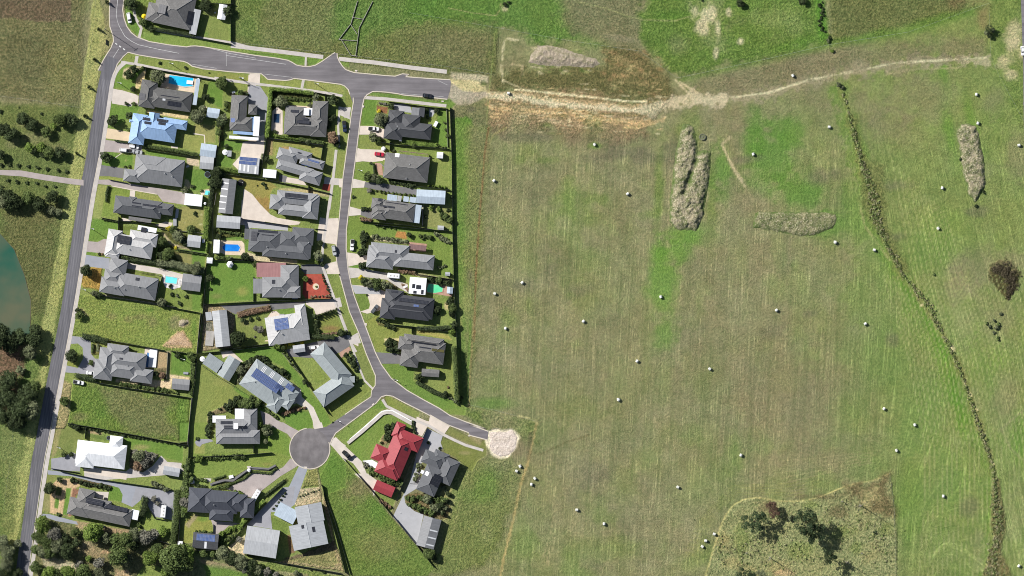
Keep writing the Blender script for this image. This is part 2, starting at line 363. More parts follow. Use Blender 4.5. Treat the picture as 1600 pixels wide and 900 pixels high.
# stub, sandy track and the scraped strip
fr('ra')
area([(250,470),(500,430),(980,400),(960,300),(1100,300),(1210,330),(1360,470),(1420,590),(1330,640),(1100,640),(800,560),(400,560),(260,560)], srgb(98,92,58), .9, 4, 7, 0, 1)
area([(990,310),(1210,330),(1350,470),(1300,560),(1000,540)], srgb(118,104,74), .35, 8, 12)
for q in ((1060,380,60,40),(1160,430,50,50),(1230,520,90,20),(1080,480,70,20)): blob(*q, srgb(146,126,88), .6, 0, 1.1)
area([(250,560),(700,565),(1200,640),(1350,640),(1300,720),(1250,800),(1180,900),(900,860),(600,800),(240,810)], srgb(138,116,90), .95, 4, 8, 0, 1)
trail([(250,595),(470,600),(640,630),(900,650),(1100,675),(1290,690)], 46, srgb(178,152,120), .95, .6)
trail([(420,560),(700,585),(900,605),(1100,635),(1240,632)], 12, srgb(212,192,158), .9, .8)
trail([(260,660),(450,690),(650,700),(900,735),(1150,765),(1250,760)], 44, srgb(205,166,122), .85, .9, .42)
trail([(560,730),(700,765),(850,790),(980,800)], 30, srgb(196,168,138), .7, 1, .5)
trail([(1100,800),(1230,790),(1290,770),(1360,735)], 16, srgb(206,170,124), .8, .9, .4)
trail([(700,680),(860,700),(1000,715),(1200,720),(1300,700)], 12, srgb(118,106,66), .7, .8)
trail([(480,560),(640,580),(900,625),(1200,655)], 8, srgb(110,98,62), .6, .8)
blob(330,560,60,22, srgb(84,92,52), .8); blob(720,725,45,18, srgb(92,92,54), .8, 5); blob(620,780,40,24, srgb(100,112,60), .7); blob(290,650,50,30, srgb(104,98,74), .7); blob(640,835,40,14, srgb(92,122,44), .7)
area([(240,800),(600,800),(900,860),(1180,880),(1250,820),(1300,880),(1000,900),(600,880),(240,840)], srgb(118,102,84), .7, 5, 8)
trail([(345,520),(335,400),(350,260),(370,240),(440,250)], 12, srgb(196,180,150), .75, 1, .35)
trail([(470,470),(460,410),(400,400)], 16, srgb(180,160,130), .5, 1); trail([(340,500),(480,560),(520,575)], 9, srgb(190,172,140), .6, .8, .3)
for a_, b_ in (((370,30),(330,70)),((350,160),(300,180))): pass
trail([(0,50),(150,80),(300,98),(325,60),(335,10)], 7, srgb(150,146,98), .7); trail([(800,10),(980,50),(1120,100),(1230,125),(1420,130),(1530,95)], 8, srgb(146,146,98), .6, .5)
blob(355,55,24,22, srgb(176,160,130), .8); blob(345,175,18,10, srgb(166,150,122), .8); blob(950,180,150,60, srgb(120,116,88), .5, -10); blob(1080,240,130,24, srgb(132,124,104), .6, 8)
trail([(300,180),(270,460),(245,700),(235,880)], 9, srgb(128,140,74), .5, .6)
for k_ in range(420):
    x_ = random.gauss(800, 330); f_ = (x_-250)/1080; y_ = 590+f_*60+8*math.sin(f_*3)+random.gauss(60, 62); x_ = min(max(x_, 262), 1300); L_ = random.uniform(14, 90); s_ = .07+random.uniform(-.1,.1)
    c_ = random.choice([srgb(208,174,130), srgb(196,176,146), srgb(112,100,66), srgb(216,200,168), srgb(98,92,60), srgb(150,122,90), srgb(206,166,118)])
    trail([(x_, y_), (x_+L_, y_+L_*s_)], random.uniform(4, 9), c_, .5, 1.3)
for k_ in range(70):
    x_ = random.uniform(520, 900); y_ = random.uniform(300, 470); blob(x_, y_, random.uniform(8,26), random.uniform(5,12), random.choice([srgb(176,162,134), srgb(98,116,56), srgb(150,150,96)]), .7, 10)
for k_ in range(60):
    x_ = random.uniform(960, 1330); y_ = random.uniform(320, 600); blob(x_, y_, random.uniform(10,34), random.uniform(6,16), random.choice([srgb(150,118,84), srgb(92,90,54), srgb(128,104,72), srgb(162,146,104)]), .6, 20)
trail([(250,600),(470,612),(640,645),(900,668),(1100,688),(1290,695)], 34, srgb(202,184,160), .9, .6); trail([(480,560),(700,590),(900,612),(1240,640)], 7, srgb(218,202,172), .8, .9, .3)
fr('rl')
area([(130,110),(350,130),(660,170),(665,260),(500,290),(350,240),(150,225)], srgb(178,162,142), .85, 2, 3, 0, .9)
area([(120,210),(450,225),(640,320),(640,400),(500,420),(300,400),(120,300)], srgb(190,172,132), .9, 2, 3, 0, .7)
area([(20,250),(200,300),(300,380),(620,380),(660,440),(560,500),(420,570),(330,590),(200,560),(100,500),(20,490)], srgb(162,148,136), 1, 2, 3, 0, .6)
area([(-40,500),(120,490),(200,560),(140,640),(60,620),(-40,540)], c_lawn2, .9, 1.5, 2)
area([(120,640),(300,570),(420,560),(650,480),(650,900),(120,900)], srgb(112,110,78), .85, 3, 4, 0, .9); blob(420,640,90,60, srgb(98,94,80), .7); blob(590,275,60,50, srgb(86,98,52), .8)
area([(150,760),(420,760),(460,900),(130,900)], srgb(88,124,40), .9, 2, 4)
# strip between the town fence and the old fence line
fr('Z')
area([(706,190),(765,200),(758,330),(745,500),(735,640),(722,635),(712,470)], srgb(112,118,68), .9, 3, 5, 0, .8)
area([(706,190),(730,190),(728,480),(730,640),(723,636),(712,460)], srgb(92,122,46), .85, 4, 6, 0, .6)
area([(738,200),(762,205),(756,330),(745,330)], srgb(116,112,82), .6, 5, 9); blob(728,470,9,24, srgb(142,142,84), .6)
area([(733,500),(738,500),(733,640),(728,640)], srgb(88,120,42), .8, 2, 2)
area([(722,638),(838,657),(838,690),(800,680),(770,676),(722,648)], srgb(94,112,48), .95, 3, 4, 0, 1)
blob(770,630,42,14, srgb(84,122,40), .8); trail([(725,634),(780,646),(830,655)], 2.4, srgb(142,134,90), .6)
area([(700,755),(720,716),(800,718),(818,730),(805,790),(770,880),(690,900),(630,900),(690,860)], srgb(108,116,64), .95, 4, 8, .35, .9)
blob(765,755,26,38, srgb(90,124,42), .8, 20, .9); blob(700,800,8,70, srgb(136,134,88), .7, 22, .4); blob(812,700,18,24, srgb(110,98,80), .75, 15)
trail([(735,725),(700,860),(660,900)], 3, srgb(140,138,88), .5); blob(735,775,50,14, srgb(96,122,50), .5, 10)
# vacant block and wedge south of the cul-de-sac
area([(500,745),(520,705),(680,885),(668,900),(546,900)], srgb(98,116,52), 1, 1, 0, 0, .8)
blob(560,765,26,26, srgb(126,114,84), .75, 30, .9); blob(600,850,50,30, srgb(116,116,72), .6); blob(520,735,14,24, srgb(84,116,40), .8); blob(590,800,16,30, srgb(84,118,42), .6, -30)
# paddock greens, stains and scalds
for k_ in range(420):
    x_ = random.uniform(750, 1620); y_ = random.uniform(190, 910); e_ = (x_-750)/870
    c_ = random.choice([srgb(144,138,106), srgb(134,128,98), srgb(106,120,62), srgb(142,134,104), srgb(100,98,74), srgb(112,128,66)] if random.random() > e_ else [srgb(106,128,58), srgb(118,138,72), srgb(96,114,54), srgb(128,128,90), srgb(110,118,72)])
    blob(x_, y_, random.uniform(6, 30), random.uniform(8, 44), c_, random.uniform(.2,.5), random.uniform(-15,15), 1.1)
for q in ((1035,450,30,70,0,.9),(1032,400,22,30,0,.95),(1060,395,26,22,0,.8),(1038,520,20,35,5,.8),(1078,220,26,120,3,.5),(1030,290,10,70,2,.75),(1112,300,9,110,0,.7),(1080,370,45,20,0,.8)):
    blob(q[0],q[1],q[2],q[3], srgb(88,132,34) if q[5] > .75 else srgb(98,118,52), q[5], q[4], .8, .3)
for q in ((1200,250,55,60),(1250,300,50,30),(1180,200,25,40),(1290,350,40,22),(1230,200,40,30),(1130,260,20,60)): blob(*q, srgb(84,122,42), .8, 0, .9, .4)
for q in ((1350,320,40,70),(1400,420,60,70),(1380,560,60,90),(1440,640,60,80),(1330,640,40,50),(1480,760,60,90),(1550,180,30,60),(1470,380,60,60),(1450,500,24,70),(1420,760,22,120),(1340,470,40,40),(1560,560,30,70),(1360,720,34,26)):
    blob(*q, srgb(100,126,54), .75, 0, .9)
for q in ((1330,175,12,60),(1345,230,14,50),(1470,100,10,60),(1482,200,12,55),(1520,200,12,60),(1486,600,10,60),(1502,660,14,40),(1470,560,14,60),(1420,480,16,20),(1600,700,20,60),(1555,800,8,40)): blob(*q, srgb(92,128,40), .7, -12, .6)
for q in ((1170,325,36,30),(1115,400,30,60),(1330,160,60,24),(1440,150,60,45),(1380,200,50,34),(1530,420,60,40),(1500,440,30,40),(1550,160,26,34),(1590,250,24,50),(1570,620,24,60),(1290,720,90,30),(1150,200,14,80),(1560,500,40,60)): blob(*q, srgb(124,115,90), .55, 0, .9)
for q in ((905,455,34,14,-12),(960,240,60,12,-8),(1000,245,30,16,0),(815,445,26,14,-10),(930,740,34,26,-20),(1265,490,18,8,-10),(1160,250,30,8,-5),(1290,275,36,14,-12),(1395,530,12,14,0),(1400,370,20,10,-15),(1515,790,22,22,-30),(1205,520,30,14,-15),(735,430,8,20,0),(1525,330,20,10,0),(1400,290,30,10,0),(830,215,40,10,0),(1050,240,20,30,0)):
    blob(q[0],q[1],q[2],q[3], srgb(98,92,80), .55, q[4], .7)
for q in ((800,500,14,14),(790,500,10,16),(920,340,22,16),(1095,600,16,30),(930,310,30,10),(890,460,12,8),(770,600,30,30),(850,680,40,30),(900,640,50,24),(800,860,60,30),(1130,730,20,20),(950,860,90,20),(860,250,20,8),(810,250,12,10)): blob(*q, srgb(100,118,56), .5, 0, .9)
blob(930,228,14,8, srgb(92,122,44), .7); blob(1115,585,30,60, srgb(104,114,62), .4); blob(1110,440,16,20, srgb(84,86,54), .5)
area([(760,500),(1000,420),(1400,430),(1400,700),(1100,760),(760,760)], srgb(120,114,88), .35, 60, 30)
blob(1235,610,110,110, srgb(124,114,88), .5, 0, .8)
trail([(1140,215),(1128,225),(1145,262),(1163,290)], 4.5, srgb(186,166,138), .75, .7); blob(1128,200,12,60, srgb(132,122,92), .6, -18)
trail([(1163,290),(1180,318)], 2.5, srgb(150,138,104), .6, .6)
# sandy farm track to the east
trail([(1010,176),(1040,165),(1085,155),(1130,156),(1200,146),(1260,126),(1330,112),(1400,98),(1480,93),(1540,92)], 13, srgb(168,156,132), .8, 1.1, .2); trail([(1010,176),(1085,155),(1200,146),(1330,112),(1480,93)], 20, srgb(130,120,98), .6, .9); trail([(1140,152),(1200,145),(1260,126),(1330,112),(1400,98),(1540,90)], 3.2, srgb(206,194,166), .8, .9, .35)
trail([(1085,150),(1110,160),(1140,152)], 14, srgb(166,150,130), .8, .8); trail([(1055,125),(1080,150)], 3, srgb(198,178,148), .8, .6); trail([(1062,128),(1090,145)], 3, srgb(198,178,148), .7, .6, .2)
area([(1090,120),(1180,100),(1300,78),(1500,55),(1540,60),(1540,90),(1400,96),(1260,122),(1140,148),(1095,148)], srgb(118,108,86), .65, 6, 10, 0, .8)
trail([(1385,116),(1430,108),(1500,106)], 3, srgb(152,142,108), .6, .6, .3)
blob(1340,105,16,12, srgb(140,130,108), .7)
trail([(1004,172),(1030,167),(1060,160),(1095,154),(1130,154)], 15, srgb(186,170,146), .85, .8)
fr('Z')
CRK = [(1312,140),(1324,170),(1335,215),(1348,265),(1366,320),(1386,385),(1412,436),(1452,480),(1482,540),(1510,605),(1528,660),(1550,725),(1556,800),(1552,865),(1548,920)]
trail([(x-7, y) for x, y in CRK], 20, srgb(96,124,46), .7, .7); trail(CRK, 11, srgb(112,120,62), .8, .8)
# edges of the fenced corner at the bottom
fr('rg')
P_corner = [(100,900),(160,700),(220,520),(290,410),(380,360),(480,350),(620,372),(770,372),(900,345),(1100,265),(1290,225),(1390,178),(1410,250),(1440,540),(1450,900),(1450,1400),(60,1400)]
area(P_corner, srgb(134,134,94), 1, 1.2, 1, 0, 1); trail(smooth_path(P_corner[:12]), 9, srgb(160,148,98), .85, .3)
area([(1100,270),(1390,185),(1430,480),(1300,470),(1200,400),(1130,330)], srgb(110,96,68), .9, 5, 9, 0, 1)
for q in ((1260,330,80,60),(1230,380,50,40),(1300,280,30,30)): blob(*q, srgb(170,156,110), .75, 0, 1.2)
for q in ((1020,450,90,50),(900,340,140,30),(560,400,60,30)): blob(*q, srgb(106,92,68), .7, 0, .9)
for q in ((850,400,80,50),(1060,600,110,60),(360,640,70,120),(1370,560,60,50),(760,720,130,70),(1150,700,60,50)): blob(*q, srgb(112,124,60), .6, 0, 1)
for q in ((230,650,50,90),(280,800,70,60),(620,840,90,60),(420,860,100,50),(1280,760,80,80)): blob(*q, srgb(150,136,92), .65, 0, 1.1)
blob(660,880,80,30, srgb(184,150,116), .8); blob(520,420,100,50, srgb(122,104,80), .6)
for r in range(5): trail([(60-r*26,760),(120-r*22,560),(210-r*18,420),(330-r*10,330-r*16),(480,322-r*16),(700,340-r*22),(900,300-r*26)], 5, srgb(128,130,72), .5, .5, .2)
for r in range(5): trail([(640,250-r*40),(900,190-r*30),(1100,140-r*24),(1280,100-r*16)], 6, srgb(146,136,100), .5, .5, .3)
# reed bed, swale beside the creek
fr('re')
area([(790,700),(840,672),(900,680),(940,740),(930,800),(885,872),(850,840),(800,770)], srgb(74,66,42), .92, 1.5, 3, 0, 1); blob(870,690,150,60, srgb(130,120,92), .5)
area([(140,0),(175,0),(215,200),(300,240),(315,470),(380,640),(410,730),(380,740),(300,600),(190,430),(175,200)], srgb(108,110,64), .85, 3, 5, 0, 1)
trail([(190,420),(215,520),(330,680)], 8, srgb(156,146,100), .6); blob(630,770,10,8, srgb(180,160,120), .4)
fr('rf')
area([(200,0),(260,40),(350,200),(420,320),(450,400),(500,600),(520,660),(470,660),(440,500),(400,340),(300,140),(190,20)], srgb(82,120,34), .85, 3, 5)
trail([(270,60),(370,190),(440,310),(500,440),(540,560),(590,720),(630,850)], 22, srgb(118,118,68), .8, .5)
for q in ((300,110,12,7),(445,313,12,18),(526,530,10,16),(635,855,6,10),(500,470,6,12),(560,600,5,14)): blob(*q, srgb(206,186,146), .9, -30, .5)
fr('rh')
area([(590,370),(625,380),(655,560),(660,640),(640,760),(680,860),(700,900),(540,900),(560,800),(600,700),(580,560)], srgb(112,102,68), .95, 2, 3, 0, 1); blob(580,870,30,40, srgb(150,138,114), .8)
fr('Z')
for x in range(1440, 1660, 7): trail([(x-60,430),(x-20,560),(x+6,700),(x+4,800),(x-4,900)], 1.6, srgb(146,146,98) , .55, .4, .25)
for x in range(1395, 1480, 8): trail([(x,250+(x-1395)),(x+30,420),(x+70,520)], 1.6, srgb(146,146,96), .5, .4, .3)
trail([(1600,640),(1565,670),(1578,700),(1600,720)], 3, srgb(140,134,98), .5)
# overgrown old fence lines with long straw
fr('ri'); trail([(415,185),(400,260),(378,345),(375,370),(340,470),(305,640),(270,780),(245,900),(215,1040)], 10, srgb(164,144,96), .95, .35, 0, None, 0)
trail([(395,230),(380,300),(375,345)], 22, srgb(102,92,72), .6); trail([(430,330),(560,270),(660,240)], 9, srgb(96,90,62), .6); trail([(330,150),(380,160),(415,180)], 10, srgb(176,164,116), .7, 1, .3)
for P_ in ([(505,580),(480,700),(445,820)],[(480,740),(460,850)],[(500,720),(470,850)]): trail(P_, 5, srgb(160,148,110), .75, .5, .3)
trail([(480,330),(560,500),(590,540)], 40, srgb(120,112,86), .3); blob(255,285,90,30, srgb(120,108,88), .5)
fr('rj'); trail([(190,0),(172,120),(158,300),(145,450),(130,700),(126,880),(122,1000)], 8, srgb(128,104,70), 1, .4); trail([(270,0),(215,30),(185,90)], 8, srgb(150,140,90), .5); trail([(190,60),(170,240)], 16, srgb(130,118,86), .4)
fr('T'); trail([(1130,0),(1110,180),(1085,560),(1075,880)], 14, srgb(146,128,88), .7, .6, .25)
# ---------------------------------------------------------------- lawns, worn patches and garden beds of every lot
LW = lambda P, c=c_lawn, a=.9, tuft=.26: area(P, c, a, .8, .4, 0, tuft)
BED = lambda P, c=srgb(74,66,50), a=.9: area(P, c, a, .8, 1.2, 0, .9)
fr('A')
LW([(260,10),(290,240),(390,330),(420,270),(350,160),(330,40)], c_lawn2); LW([(440,290),(900,360),(1270,415),(1240,450),(980,430),(850,440),(500,385),(430,350)])
LW([(1000,110),(1250,60),(1250,400),(960,350)], srgb(120,128,66)); blob(1080,90,60,60, srgb(120,110,80), .6); blob(1030,320,30,40, c_lawn2, .6)
LW([(250,540),(300,495),(420,540),(640,560),(820,580),(900,640),(1150,665),(1430,710),(1430,760),(1100,740),(700,640),(430,600),(240,575)], srgb(122,130,64))
LW([(235,600),(340,600),(270,640),(250,740),(380,790),(350,850),(170,820),(180,700)], c_lawn2); area([(340,620),(440,620),(400,660),(280,740),(250,720),(260,650)], srgb(186,168,142), .9, 1, 1)
area([(380,740),(410,700),(450,660),(470,660),(455,740),(400,830),(370,830)], srgb(206,178,140), .9, 1, 1); LW([(360,660),(450,655),(400,700),(350,770),(300,760)], c_lawn2)
LW([(1050,770),(1140,750),(1140,900),(1040,900)], c_lawn2); LW([(1260,790),(1430,780),(1430,850),(1290,840)], srgb(118,128,62)); BED([(1250,870),(1420,850),(1430,900),(1250,900)])
fr('B')
LW([(180,135),(340,130),(520,190),(480,280),(420,290),(330,380),(140,450)], c_lawn2); LW([(105,570),(220,580),(390,630),(380,600),(200,590)], c_lawn); area([(215,580),(390,600),(390,635),(210,615)], srgb(70,92,38), .9, .8)
LW([(80,725),(200,735),(290,760),(430,775),(430,900),(60,900)], c_lawn2); blob(350,830,14,24, srgb(150,150,88), .8); blob(270,170,40,20, c_straw, .4)
LW([(590,700),(1040,800),(1040,830),(780,800),(590,750)], c_lawn2); LW([(1160,400),(1400,420),(1400,620),(1270,620),(1270,530),(1140,510)], srgb(140,134,80)); LW([(1010,520),(1270,540),(1270,640),(1200,740),(980,670)], srgb(134,136,72))
LW([(1310,0),(1490,0),(1480,220),(1400,180),(1300,120)], c_lawn2); BED([(1110,300),(1290,200),(1290,330),(1190,400)], srgb(110,112,66)); BED([(1420,350),(1500,340),(1500,640),(1430,600)], srgb(96,92,52))
area([(590,240),(1090,305),(1090,340),(1040,345),(780,300),(600,275)], srgb(206,178,142), .95, 1, .5)
fr('C')
LW([(20,270),(150,265),(310,295),(310,325),(160,300),(30,295)], srgb(136,142,66)); LW([(20,370),(120,370),(100,760),(60,740),(-30,900),(-60,800)], srgb(138,142,80)); LW([(160,390),(390,430),(390,500),(230,480),(200,700),(260,740),(60,740),(90,560)], srgb(112,130,54))
LW([(470,440),(720,490),(760,560),(590,545),(465,515)], srgb(136,136,72)); LW([(1070,180),(1260,190),(1340,330),(1330,400),(1230,430),(1100,440),(1010,400),(1050,300)], c_lawn2); area([(1040,300),(1080,310),(1110,370),(1100,410),(1030,410)], srgb(190,170,142), .9, 1, 1)
LW([(990,620),(1330,620),(1310,900),(950,900)], srgb(138,132,80)); LW([(0,760),(260,800),(260,900),(-60,900)], c_lawn2); LW([(280,850),(480,860),(480,900),(280,900)], srgb(92,104,48)); area([(1060,45),(1210,70),(1210,150),(1070,130)], srgb(190,166,150), .95, .8)
for q in ((1040,810,8,6),(1235,715,20,10),(1230,830,26,14)): blob(*q, srgb(188,178,140), .8)
blob(1330,500,30,50, srgb(110,120,60), .6)
fr('D')
LW([(140,0),(250,30),(410,60),(410,110),(330,150),(320,210),(220,235),(110,230)], c_lawn2); LW([(430,80),(610,110),(600,125),(430,115)], srgb(100,112,50)); area([(800,70),(900,40),(960,70),(930,100),(800,80)], srgb(206,186,166), .95, .8)
LW([(90,345),(200,350),(190,378),(90,370)], c_lawn2); area([(50,560),(150,500),(262,505),(240,540),(240,640),(230,730),(60,700),(40,640)], srgb(160,124,58), .95, 1.5, 2, 0, .8); blob(100,640,60,70, srgb(150,128,56), .5)
BED([(800,300),(960,270),(1000,340),(1060,460),(850,540),(790,440)], srgb(70,76,40)); LW([(980,340),(1300,370),(1290,510),(1080,480),(1000,400)], srgb(138,128,80)); blob(1240,410,30,40, srgb(176,146,114), .7)
LW([(810,640),(1000,760),(1120,780),(1240,790),(1240,900),(800,900)], srgb(110,124,56)); LW([(1310,440),(1414,440),(1414,860),(1300,870)], c_lawn2); BED([(840,130),(1100,160),(1130,290),(1000,300),(930,220)], srgb(86,84,48))
area([(850,150),(880,160),(960,260),(1150,310),(1150,325),(980,300),(930,260)], srgb(172,152,130), .9, .8); BED([(560,540),(790,560),(780,600),(760,780),(800,820),(820,600)], srgb(40,44,30), .5)
LW([(30,720),(250,780),(900,900),(0,900)], srgb(128,134,70)); area([(270,770),(790,850),(790,880),(270,800)], srgb(150,140,120), .9, .8, 1.5)
fr('E')
LW([(140,0),(400,20),(1280,170),(1250,550),(960,520),(410,420),(180,380),(70,390)], srgb(118,130,60), .9, .8)
for q in ((450,200,60,40),(600,230,60,40),(830,260,60,70),(720,210,80,30)): blob(*q, srgb(124,112,80), .6)
for r in range(9): trail([(150+r*4,80+r*34),(520,110+r*36),(900,160+r*34)], 8, srgb(140,142,76), .45, .6, .3)
area([(100,100),(180,120),(230,200),(140,200),(110,160)], srgb(158,140,104), .7, 2, 3); blob(800,140,60,30, c_lawn2, .7); blob(1220,330,30,120, c_lawn2, .8); blob(1040,260,60,90, srgb(130,124,92), .8)
area([(1060,350),(1120,340),(1200,460),(1200,500),(1010,500),(930,480)], srgb(186,152,120), .95, 1.5, 2, 0, 1); blob(1130,270,60,40, srgb(128,112,90), .9); area([(1080,250),(1110,230),(1120,310),(1080,300)], srgb(176,160,134), .8, 1, 1)
LW([(1010,540),(1220,570),(1210,770),(1000,740)], c_lawn2); LW([(60,470),(150,480),(130,560),(50,560)], c_lawn); LW([(30,600),(120,620),(120,700),(20,660)], srgb(124,130,60)); area([(870,530),(970,540),(960,720),(860,690)], srgb(166,138,110), .95, .8, 1)
BED([(830,700),(960,680),(960,800),(850,760)], srgb(96,84,66)); area([(960,530),(1000,530),(980,790),(960,800)], srgb(140,126,104), .8, .8, 1); BED([(250,460),(330,460),(330,560),(250,560)], srgb(120,116,70))
area([(490,790),(1010,810),(1000,890),(700,850),(480,820)], srgb(206,178,152), .95, .8); area([(990,750),(1190,780),(1180,800),(1020,790),(1000,890),(990,820)], srgb(206,178,152), .95, .8)
fr('F')
LW([(200,30),(300,50),(1300,200),(1270,600),(700,530),(160,430),(180,300)], srgb(96,116,48), .95, 1)
area([(340,70),(430,100),(540,300),(700,430),(760,510),(1000,540),(1180,560),(1100,350),(1180,170),(700,100)], srgb(110,110,74), .85, 5, 8, 0, 1); blob(260,370,90,50, srgb(118,110,80), .6); blob(900,160,60,40, srgb(112,132,56), .6); blob(1220,350,50,180, c_lawn2, .7); blob(470,330,60,90, c_lawn2, .6)
area([(110,20),(200,60),(160,420),(60,560),(20,560),(60,300)], srgb(152,136,104), .85, 2, 4, 0, 1); LW([(40,480),(300,480),(310,560),(240,700),(90,740),(0,750)], srgb(112,120,66)); area([(20,520),(90,470),(60,700),(0,760)], srgb(150,136,96), .7, 2, 3)
LW([(350,530),(560,560),(560,600),(360,560)], srgb(96,112,56)); area([(350,490),(480,520),(470,540),(350,520)], srgb(168,140,112), .9, 1, 1); LW([(680,560),(1240,640),(1230,790),(1060,750),(900,690),(730,650)], c_lawn2); blob(840,650,90,30, srgb(150,138,94), .7)
area([(740,670),(1010,720),(980,760),(930,840),(860,890),(740,850)], srgb(104,92,80), .95, 1.5, 2, 0, 1); LW([(1340,200),(1440,200),(1440,740),(1310,740)], srgb(140,140,76))
fr('G')
LW([(130,60),(210,70),(170,130),(100,180),(120,80)], srgb(122,126,70)); LW([(95,190),(170,240),(150,380),(80,360)], srgb(130,126,80)); blob(130,300,24,50, c_straw, .5)
area([(150,160),(210,100),(330,90),(400,150),(340,190),(320,410),(150,380)], srgb(196,160,130), .95, .8); LW([(190,250),(228,260),(215,345),(185,335)], c_lawn2, 1); LW([(283,170),(325,175),(295,400),(253,395)], c_lawn2, 1); area([(200,160),(252,170),(240,240),(190,230)], srgb(70,86,40), .9, .8)
area([(340,170),(400,190),(370,230),(330,300),(330,400),(300,405),(335,180)], srgb(140,96,84), .95, .8); LW([(640,160),(700,155),(745,200),(750,290),(630,265)], c_lawn2, 1)
LW([(960,370),(1020,420),(1110,440),(1170,470),(1160,580),(1040,560),(920,500),(920,410)], srgb(122,136,60)); BED([(330,80),(660,150),(640,180),(480,160),(330,120)], srgb(96,80,66)); area([(0,400),(380,470),(900,540),(1376,640),(1376,1000),(0,1000)], srgb(112,108,76), 1, 4, 8, 0, 1)
area([(330,590),(480,600),(560,650),(650,680),(650,740),(540,760),(420,740),(380,660)], srgb(150,130,104), .9, 3, 5, 0, 1); area([(80,740),(300,780),(420,800),(430,860),(100,830)], srgb(178,162,140), .9, 2, 4, 0, 1); area([(690,850),(800,850),(820,900),(690,900)], srgb(178,148,120), .9, 2, 3); blob(610,700,50,24, srgb(190,150,124), .7); blob(450,640,80,40, srgb(150,132,112), .8)
LW([(940,790),(1120,840),(1160,900),(860,900)], srgb(118,132,62)); area([(350,440),(470,460),(460,520),(600,490),(830,520),(800,560),(360,510)], srgb(160,132,110), .85, 1, 2)
fr('H')
LW([(0,205),(290,230),(290,290),(110,280),(0,255)], srgb(130,132,66)); LW([(140,295),(285,305),(280,360),(170,350)], srgb(124,132,64)); LW([(400,225),(460,270),(640,280),(720,265),(790,270),(775,340),(420,300)], srgb(130,136,70)); LW([(825,275),(1150,315),(1190,370),(1190,400),(820,345)], srgb(136,136,74)); LW([(400,330),(490,340),(470,430)], srgb(122,132,64))
LW([(0,320),(40,380),(40,520),(0,520)], c_lawn2); LW([(660,460),(840,480),(830,515),(660,500)], srgb(108,122,56)); LW([(510,770),(760,830),(760,860),(500,810)], c_lawn2); LW([(30,840),(230,860),(220,900),(30,900)], c_lawn2); LW([(1150,620),(1200,640),(1200,900),(1130,820)], srgb(124,130,66)); LW([(1060,650),(1130,620),(1120,770),(1050,740)], srgb(120,128,62)); BED([(500,350),(900,400),(960,440),(640,460),(560,560),(500,560)], srgb(66,66,40)); area([(480,820),(530,830),(480,900),(470,900)], srgb(146,126,92), .8, 1)
LW([(840,70),(960,75),(920,125),(850,135)], c_lawn2); LW([(80,5),(810,50),(815,130),(740,125),(660,80),(400,40),(80,-5)], c_lawn2); LW([(1040,410),(1110,420),(1190,500),(1190,540),(1050,480)], srgb(100,104,56))
fr('I')
LW([(140,70),(370,90),(340,190),(200,190),(120,160)], c_lawn2); LW([(110,230),(240,260),(260,310),(230,390),(90,380)], c_lawn2); LW([(730,60),(1290,130),(1290,280),(1160,240),(1160,180),(930,130),(770,150),(740,260),(720,240)], srgb(138,136,72)); area([(660,60),(730,70),(720,250),(650,240)], srgb(150,126,92), .85, 1, 1.5)
area([(830,140),(920,140),(930,200),(850,215),(790,190)], srgb(160,130,92), .9, 1, 1.5); LW([(1330,140),(1440,160),(1410,500),(1320,480)], srgb(126,130,68)); LW([(1490,190),(1530,190),(1500,520),(1440,510)], srgb(128,134,70)); LW([(1430,600),(1500,620),(1490,900),(1400,900)], srgb(114,130,62)); LW([(170,470),(560,520),(700,560),(780,620),(720,640),(690,700),(640,880),(480,740),(390,640),(360,560)], srgb(138,128,66), 1)
blob(640,830,40,90, srgb(160,104,62), .6); blob(540,760,60,60, srgb(150,118,70), .4); area([(780,630),(1110,640),(1380,690),(1380,740),(1240,710),(800,650)], srgb(176,158,124), .9, 1, 1.5)
fr('J')
LW([(600,0),(770,0),(770,170),(700,120)], srgb(142,116,66)); LW([(1440,100),(1480,0),(1590,0),(1570,230),(1380,230)], srgb(116,128,64)); LW([(1330,510),(1400,520),(1380,700),(1300,640)], srgb(132,132,74)); LW([(1430,520),(1540,540),(1560,740),(1420,790),(1400,740)], srgb(120,124,66)); LW([(60,740),(260,740),(560,760),(600,838),(50,838)], c_lawn2); LW([(200,430),(450,440),(450,490),(180,480)], c_lawn2)
LW([(480,500),(520,490),(520,640),(470,600)], c_lawn2); area([(500,640),(640,680),(1100,740),(1090,775),(700,760),(560,730)], srgb(196,176,150), .95, .8, 1); BED([(120,360),(430,370),(440,440),(150,480)], srgb(84,80,46))
fr('K')
LW([(160,110),(540,110),(560,240),(540,440),(130,470)], c_lawn2); blob(440,370,70,50, srgb(138,136,70), .8); blob(330,250,120,80, srgb(94,124,44), .5); blob(220,410,60,30, srgb(120,118,70), .6); LW([(1180,220),(1240,230),(1300,420),(1260,410)], srgb(112,124,62)); LW([(1280,500),(1330,520),(1450,740),(1380,770)], srgb(120,126,70)); LW([(1160,0),(1270,0),(1270,90),(1170,140),(1140,100)], srgb(124,126,70)); LW([(1370,140),(1462,120),(1462,170)], c_lawn2); LW([(1380,250),(1462,240),(1462,300)], srgb(120,128,66))
area([(100,480),(330,500),(380,600),(350,860),(80,890)], srgb(150,130,106), 1, 1, 2, 0, 1); area([(390,520),(690,490),(690,545),(400,600)], srgb(104,84,66), .9, 1, 2, 0, 1); LW([(390,610),(690,560),(690,600),(620,620),(640,820),(480,850),(360,740)], srgb(114,122,62)); LW([(740,530),(890,500),(900,560),(790,580)], c_lawn2); blob(470,640,60,40, srgb(136,120,88), .6)
